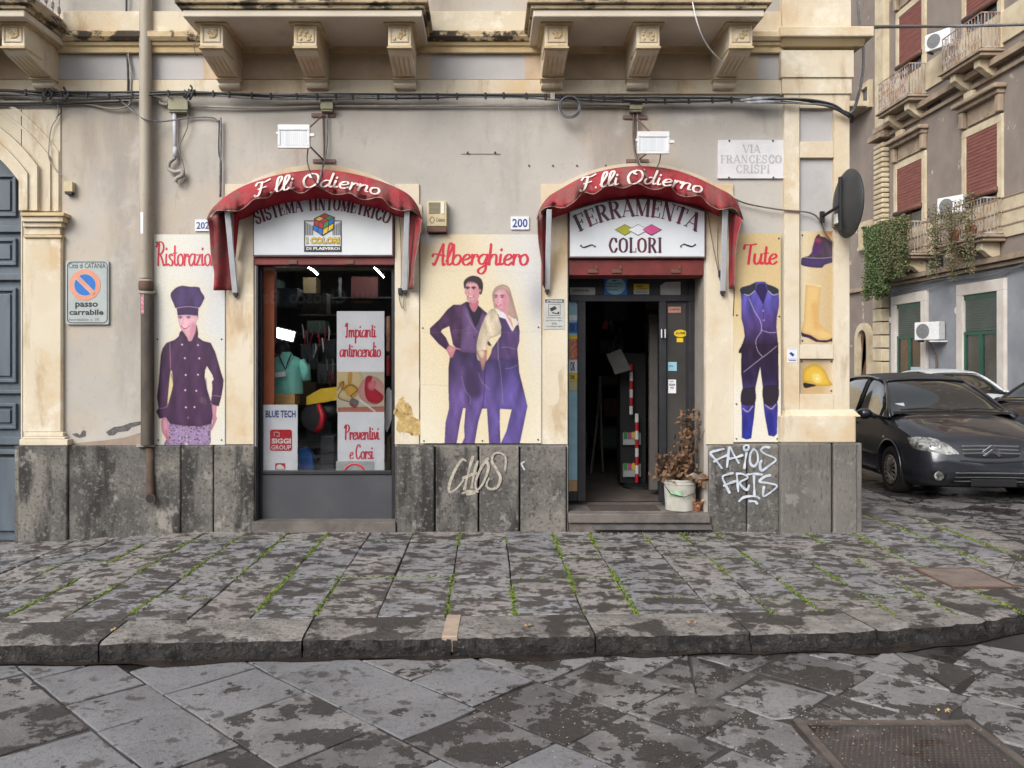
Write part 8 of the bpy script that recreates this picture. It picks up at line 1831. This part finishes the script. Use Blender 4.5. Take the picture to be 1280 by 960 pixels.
# ================= CARS =================
def build_car(name, label, paint, loc, yaw, k=1.0, detail=True, white=False, group=None):
    """length along +y from the nose at y=0, x to the sides, z up from the road"""
    t = thing(name, label, 'car', loc, group, yaw)
    # stations: y, half width, hood/roof-line z at centre, shoulder z, bottom z
    S = [(.00, .50, .60, .56, .34), (.02, .60, .68, .62, .27), (.06, .68, .735, .67, .22), (.13, .745, .775, .70, .19), (.24, .785, .815, .735, .17), (.40, .81, .865, .78, .17), (.55, .825, .905, .82, .17), (.70, .832, .94, .86, .17), (.85, .835, .97, .89, .17), (1.0, .835, 1.0, .915, .17), (1.2, .835, 1.0, .93, .17), (1.5, .835, 1.0, .935, .17), (1.9, .835, 1.0, .94, .17), (2.4, .835, 1.0, .945, .17), (2.9, .832, 1.0, .95, .18), (3.3, .815, 1.0, .955, .2), (3.6, .78, 1.0, .955, .24), (3.78, .72, .98, .94, .3), (3.85, .62, .92, .88, .36)]
    ys = np.concatenate([np.linspace(0, .3, 13), np.linspace(.34, 1.2, 24), np.linspace(1.26, 3.85, 46)])
    A = np.array(S)
    def st(y): return [np.interp(y, A[:, 0], A[:, i]) for i in range(1, 5)]
    def sec(y):
        w, zh, zs, zb = st(y)
        tb = .05*math.exp(-((zh-.5)/.4)**2)*0
        half = [(0, zb), (w*.5, zb), (w-.09, zb+.005), (w-.035, zb+.05), (w-.008, zb+.13), (w+.0, .40), (w-.0, .50), (w-.008, .58), (w-.018, .66 if zs > .7 else zs*.95), (w-.035, min(.74, zs*.975)), (w-.055, min(.83, zs*.99)), (w-.085, zs), (w-.13, zs+(zh-zs)*.42), (w*.72, zs+(zh-zs)*.72), (w*.5, zs+(zh-zs)*.9), (w*.25, zs+(zh-zs)*.98), (0, zh)]
        # keep heights increasing
        out = []; pz = -1
        for x, z_ in half: z_ = max(z_, pz+.001) if x > 0 else z_; pz = z_; out.append((x, z_))
        return out
    G = []
    for y in ys:
        h = sec(y); bul = 0
        ring_ = [(x, y+.0, z_) for x, z_ in h]+[(-x, y, z_) for x, z_ in h[-2:0:-1]]
        # nose bulge: bumper forward, grille raked
        if y < .35:
            f = (1-y/.35)**1.5
            ring_ = [(x, yy-f*.045*math.exp(-((z_-.42)/.13)**2)+f*.05*max(0, z_-.5), z_) for x, yy, z_ in ring_]
        G.append(ring_)
    mb = MB().grid(G, True); m = len(G[0]); b = len(mb.v)-m
    mb.f.append(tuple(range(m-1, -1, -1))); mb.m.append(0); mb.f.append(tuple(range(b, b+m))); mb.m.append(0)
    mb.f = [f[::-1] for f in mb.f]
    body = obj('body', mb, paint, t, smooth=True, angle=35, local=True)
    # wheel arches cut out, then the result kept as plain mesh
    cuts = []
    for yc in (.78, 3.22):
        for sx in (-1, 1):
            c = MB().lathe([(.36, -.17), (.36, .17)], (sx*.80, yc, .31), 'x', 40); cuts.append(obj('cut', c, BLACKM))
    for c in cuts: c.parent = t; q_ = body.modifiers.new('b', 'BOOLEAN'); q_.object = c; q_.operation = 'DIFFERENCE'; q_.solver = 'EXACT'
    dg = bpy.context.evaluated_depsgraph_get(); dg.update()
    nm_ = bpy.data.meshes.new_from_object(body.evaluated_get(dg)); body.modifiers.clear(); body.data = nm_
    for c in cuts: bpy.data.objects.remove(c)
    bvh = BVHTree.FromPolygons([v.co[:] for v in nm_.vertices], [p.vertices[:] for p in nm_.polygons])
    def patch(nm, top, bot, mat, off=.006, n=14, mm_=5, side=None, parent=t, th=0):
        Tt = cr(top, 4) if len(top) > 2 else top; Bb = cr(bot, 4) if len(bot) > 2 else bot; G_ = []
        def at(P, f): i = f*(len(P)-1); j = min(int(i), len(P)-2); g = i-j; return (P[j][0]*(1-g)+P[j+1][0]*g, P[j][1]*(1-g)+P[j+1][1]*g)
        for a in range(n+1):
            p, r = at(Tt, a/n), at(Bb, a/n); row = []
            for c in range(mm_+1):
                g = c/mm_; u, v = p[0]*(1-g)+r[0]*g, p[1]*(1-g)+r[1]*g
                if side: hit = bvh.ray_cast(Vector((side*3, u, v)), Vector((-side, 0, 0)))
                else: hit = bvh.ray_cast(Vector((u, -3, v)), Vector((0, 1, 0)))
                if hit[0] is None: row.append(row[-1] if row else (G_[-1][c] if G_ else (u, 0, v))); continue
                nn = hit[1]; 
                if nn.dot(Vector((side or 0, -1 if not side else 0, 0))) < 0: nn = -nn
                e = off*(1 if 0 < a < n and 0 < c < mm_ else .15)
                row.append(tuple(hit[0]+nn*e))
            G_.append(row)
        return obj(nm, MB().grid(G_), mat, parent, smooth=True, local=True)
    CLEAR = M('headlamp_lens', C(196, 198, 194), C(66, 66, 64), 9, .06, coat=1., stains=[(C(236, 236, 230), 18, .58, .64, .9)]); CHR = M('bright_chrome', C(220, 222, 226), None, rough=.15, metal=1.); BLK = M('black_trim', C(24, 24, 27), C(34, 34, 38), 5, .5)
    for s in (-1, 1):
        patch('headlight', [(s*.775, .735), (s*.66, .755), (s*.52, .725), (s*.36, .60)], [(s*.775, .615), (s*.66, .60), (s*.5, .575), (s*.36, .575)], CLEAR, .010, 20, 8)
        hl = COL.objects[-1] if False else None
        patch('headlamp_bowl', [(s*.66, .70), (s*.60, .715), (s*.56, .70)], [(s*.66, .63), (s*.60, .61), (s*.56, .625)], M('lamp_reflector', C(236, 236, 232), C(150, 148, 144), 30, .1, metal=.6), .014, 8, 5)
    for s in (-1, 1):
        patch('fog_recess', [(s*.66, .375), (s*.585, .395), (s*.50, .375)], [(s*.66, .275), (s*.585, .255), (s*.5, .275)], BLK, .004, 10, 6)
        hit = bvh.ray_cast(Vector((s*.585, -3, .325)), Vector((0, 1, 0)))[0]; f_ = obj('fog_lamp', MB().lathe([(.05, .0), (.055, -.018), (.045, -.022), (.02, -.02), (.001, -.019)], (hit.x, hit.y, hit.z), 'y', 18), CLEAR, t, smooth=True, local=True)
    g0 = patch('grille', [(-.34, .66), (-.2, .683), (0, .69), (.2, .683), (.34, .66)], [(-.30, .55), (-.18, .535), (0, .53), (.18, .535), (.30, .55)], BLK, .004, 24, 5)
    for zz in (.665, .625, .585): patch('grille_bar', [(-.32, zz+.011), (0, zz+.018), (.32, zz+.011)], [(-.31, zz-.006), (0, zz-.001), (.31, zz-.006)], M('grille_bar_grey', C(104, 106, 112), None, rough=.35), .016, 24, 2)
    patch('bumper_slot', [(-.36, .515), (0, .497), (.36, .515)], [(-.36, .495), (0, .475), (.36, .495)], BLK, .006, 24, 2)
    patch('lower_grille', [(-.38, .40), (-.2, .425), (0, .43), (.2, .425), (.38, .40)], [(-.44, .24), (-.2, .215), (0, .21), (.2, .215), (.44, .24)], BLK, .005, 24, 6)
    for zz in (.365, .315, .265): patch('grille_bar', [(-.41, zz+.008), (0, zz+.012), (.41, zz+.008)], [(-.41, zz-.008), (0, zz-.006), (.41, zz-.008)], M('grille_bar_grey', C(104, 106, 112), None, rough=.35), .013, 24, 2)
    patch('front_lip', [(-.62, .20), (0, .185), (.62, .20)], [(-.6, .176), (0, .172), (.6, .176)], BLK, .01, 24, 2)
    for v in (.575, .62):
        y0 = bvh.ray_cast(Vector((.0, -3, v+.03)), Vector((0, 1, 0)))[0].y-.028
        obj('badge', MB().prism([(-.105, v-.01), (0, v+.07), (.105, v-.01), (.075, v-.024), (0, v+.03), (-.075, v-.024)], y0, y0+.014), CHR, t, local=True, bevel=.003)
    # side details
    for s in (-1, 1):
        patch('door_gap', [(1.08, .90), (1.07, .6), (1.1, .26)], [(1.092, .90), (1.082, .6), (1.112, .26)], BLK, .003, 14, 1, s); patch('door_gap', [(2.2, .92), (2.2, .6), (2.2, .26)], [(2.212, .92), (2.212, .6), (2.212, .26)], BLK, .003, 14, 1, s)
        patch('side_moulding', [(1.14, .47), (1.7, .47), (2.15, .47)], [(1.14, .41), (1.7, .41), (2.15, .41)], BLK, .016, 14, 3, s); patch('sill', [(1.12, .25), (2, .25), (2.85, .25)], [(1.12, .19), (2, .19), (2.85, .19)], BLK, .01, 14, 2, s)
        patch('indicator', [(.86+.12, .70), (.86+.17, .70)], [(.98, .67), (1.03, .67)], CLEAR, .01, 4, 3, s); patch('door_handle', [(1.95, .82), (2.12, .82)], [(1.95, .785), (2.12, .785)], paint, .03, 5, 3, s)
        for yc in (.78, 3.22):
            obj('arch_lip', MB().tube([(s*.836, yc+.362*math.cos(a), .31+.362*math.sin(a)) for a in np.linspace(-.22, PI+.22, 26)], .013, 8), paint, t, smooth=True, local=True)
    obj('underbody', MB().box(-.60, .60, .25, 3.6, .19, .60), BLK, t, local=True)
    obj('wheel_well', MB().box(-.61, .61, .3, 3.55, .5, .69), BLK, t, local=True)
    # greenhouse
    GL = M('car_window', C(22, 26, 27), C(34, 39, 39), .7, .03, coat=1., spec=1.)
    gs = [(.92, .72, .99, .985), (1.15, .715, .995, 1.10), (1.4, .70, 1.0, 1.265), (1.6, .685, 1.0, 1.365), (1.78, .67, 1.0, 1.425), (2.0, .665, 1.0, 1.462), (2.4, .66, 1.0, 1.478), (2.9, .65, 1.0, 1.455), (3.3, .64, 1.0, 1.38), (3.55, .65, 1.0, 1.22), (3.72, .66, 1.0, 1.02)]
    GA = np.array(gs)
    def gsec(y, off=0):
        wb = np.interp(y, GA[:, 0], GA[:, 1]); zr = np.interp(y, GA[:, 0], GA[:, 3]); zb = .93; fr_ = min(1, (zr-.95)/.5)
        wt = wb-.155*fr_ if fr_ > 0 else wb
        return [(wb+.035+off, zb), (wb+(wt-wb)*.45+.03+off, zb+(zr-zb)*.40), (wb+(wt-wb)*.8+.012+off, zb+(zr-zb)*.74), (wt-.01+off, zb+(zr-zb)*.885+off*.5), (wt-.06, zb+(zr-zb)*.95+off), (wt*.7, zr-.012+off), (wt*.35, zr-.002+off), (0, zr+off)]
    yg = np.concatenate([np.linspace(.92, 2.0, 16), np.linspace(2.1, 3.72, 14)])
    G_ = [[(x, y, z_) for x, z_ in gsec(y)]+[(-x, y, z_) for x, z_ in gsec(y)[-2::-1]] for y in yg]
    obj('glasshouse', MB().grid(G_), GL, t, smooth=True, local=True)
    yr = np.linspace(1.70, 3.42, 20); cs = []
    for y in yr:
        h = gsec(y, .010); h = h[3:]; zc = 0
        cs.append([(x, y, z_) for x, z_ in h]+[(-x, y, z_) for x, z_ in h[-2::-1]])
    rf_ = obj('roof', MB().grid(cs), M(paint.name+'_roof', C(66, 68, 74), C(58, 60, 66), 3, .45) if not white else paint, t, smooth=True, local=True)
    obj('roof_edge', MB().tube([(x, 1.70, z_+.004) for x, y_, z_ in cs[0]], .012, 6), paint, t, smooth=True, local=True)
    for s in (-1, 1):
        def gp(y, f, off=.012):
            h = gsec(y, off); i = f*(len(h)-1); j = min(int(i), len(h)-2); g = i-j; return (s*(h[j][0]*(1-g)+h[j+1][0]*g), y, h[j][1]*(1-g)+h[j+1][1]*g)
        obj('front_pillar', MB().tube([gp(v, w_) for v, w_ in ((.93, .05), (1.1, .28), (1.3, .42), (1.5, .46), (1.72, .47))], [.022, .026, .027, .027, .026], 8), paint, t, smooth=True, local=True)
        obj('roof_rail', MB().tube([gp(v, .455) for v in np.linspace(1.7, 3.4, 9)], .026, 8), paint, t, smooth=True, local=True)
        obj('middle_pillar', MB().tube([gp(2.22, f_, .004) for f_ in (.0, .15, .3, .44)], .03, 6), BLK, t, smooth=True, local=True); obj('rear_pillar', MB().tube([gp(v, f_) for v, f_ in ((3.62, .0), (3.5, .2), (3.35, .44))], .06, 8), paint, t, smooth=True, local=True)
        obj('quarter_frame', MB().tube([gp(1.28, f_, .006) for f_ in (.0, .2, .4)], .016, 6), BLK, t, local=True)
        obj('window_trim', MB().tube([gp(v, .0, .012) for v in np.linspace(.95, 3.6, 12)], .014, 6), BLK, t, local=True)
        mr = Vector((s*.92, 1.34, .96)); o_ = obj('door_mirror', MB().lathe([(.02, -.07), (.07, -.055), (.088, -.0), (.085, .035), (.07, .04)], mr, 'y', 16, 1.15, .82), paint, t, smooth=True, local=True)
        obj('mirror_stalk', MB().tube([(s*.77, 1.34, .92), (s*.9, 1.34, .95)], .025, 8), BLK, o_, local=True)
        for yc in (.78, 3.22):
            w = bpy.data.objects.new('wheel', None); COL.objects.link(w); w.parent = t
            xo = s*.81
            pr = [(.185, -.01), (.20, .0), (.235, .012), (.275, .008), (.295, -.02), (.300, -.06), (.300, -.13), (.285, -.175), (.2, -.18)]
            obj('tyre', MB().lathe([(r, xo+s*h) for r, h in pr], (0, yc, .30), 'x', 44), M('tyre_rubber', C(36, 35, 35), C(50, 48, 47), 20, .85), w, smooth=True, angle=50, local=True)
            RIM = M('dull_wheel_trim', C(146, 140, 134), C(120, 114, 108), 12, .45, metal=.3)
            obj('rim', MB().lathe([(.19, xo+s*.0), (.186, xo-s*.008), (.165, xo+s*.004), (.16, xo-s*.03), (.02, xo-s*.035)], (0, yc, .30), 'x', 36), DKFRAME, w, smooth=True, angle=40, local=True)
            for k_ in range(14):
                a = 2*PI*k_/14; c_, s_ = math.cos(a), math.sin(a)
                obj('spoke', MB().tube([(xo+s*.012, yc+.055*c_, .30+.055*s_), (xo+s*.008, yc+.12*c_, .30+.12*s_), (xo-s*.0, yc+.165*c_, .30+.165*s_)], [.014, .012, .017], 6), RIM, w, smooth=True, local=True)
            obj('hub', MB().lathe([(.062, xo-s*.01), (.06, xo+s*.016), (.03, xo+s*.022), (.001, xo+s*.022)], (0, yc, .30), 'x', 20), RIM, w, smooth=True, angle=40, local=True)
            obj('rim_ring', MB().tube([(xo+s*.002, yc+.172*math.cos(a), .30+.172*math.sin(a)) for a in np.linspace(0, 2*PI, 33)[:-1]], .014, 6, True), RIM, w, smooth=True, local=True)
    # wipers and cowl
    obj('cowl', MB().grid([[(x, .90-.02*(1-(x/.72)**2), .985+.012*(1-(x/.72)**2)), (x, .965-.02*(1-(x/.72)**2), 1.012+.012*(1-(x/.72)**2))] for x in np.linspace(-.72, .72, 15)]), BLK, t, local=True)
    for a, b in ((-.62, -.02), (.02, .62)): obj('wiper', MB().tube([(a, .945, 1.035), ((a+b)/2, .965, 1.055), (b, .935, 1.035)], .009, 6), BLK, t, local=True)
    obj('plate_mount', MB().box(-.25, .25, -.062, -.045, .215, .30), BLK, t, local=True, bevel=.006)
    obj('interior_mirror', MB().box(-.1, .1, 1.56, 1.6, 1.30, 1.35), BLK, t, local=True)
    return t
PAINT = M('dark_blue_grey_paint', C(50, 52, 60, 1), C(42, 44, 52, 1), 2, .32, coat=1., metal=.4, stains=[(C(80, 80, 84), 30, .66, .8, .15)])
PWHITE = M('white_car_paint', C(222, 226, 230), C(214, 218, 222), 2, .35, coat=.5); PBLACK = M('black_car_paint', C(16, 16, 20, 1), C(22, 22, 26, 1), 2, .3, coat=.8)
ZR = -.135
c1_ = build_car('parked_car', 'dark blue grey hatchback with chevron badge parked nearest the corner', PAINT, (5.80, 2.15, ZR), math.radians(-4), group='cars in the side street')
obj('permit_card', MB().add([(-.60, 1.115, 1.045+.0), (-.50, 1.10, 1.05), (-.50, 1.15, 1.115), (-.60, 1.165, 1.105)], [(0, 1, 2, 3)]), WHITEP, c1_, local=True)
build_car('parked_car', 'white hatchback parked behind the dark blue grey one', PWHITE, (10.15, 9.2, ZR), math.radians(-3), white=True, group='cars in the side street')
build_car('parked_car', 'black car cut off by the right edge of the photo, nose to the left', PBLACK, (8.12, 5.6, ZR), math.radians(-62), group='cars in the side street')
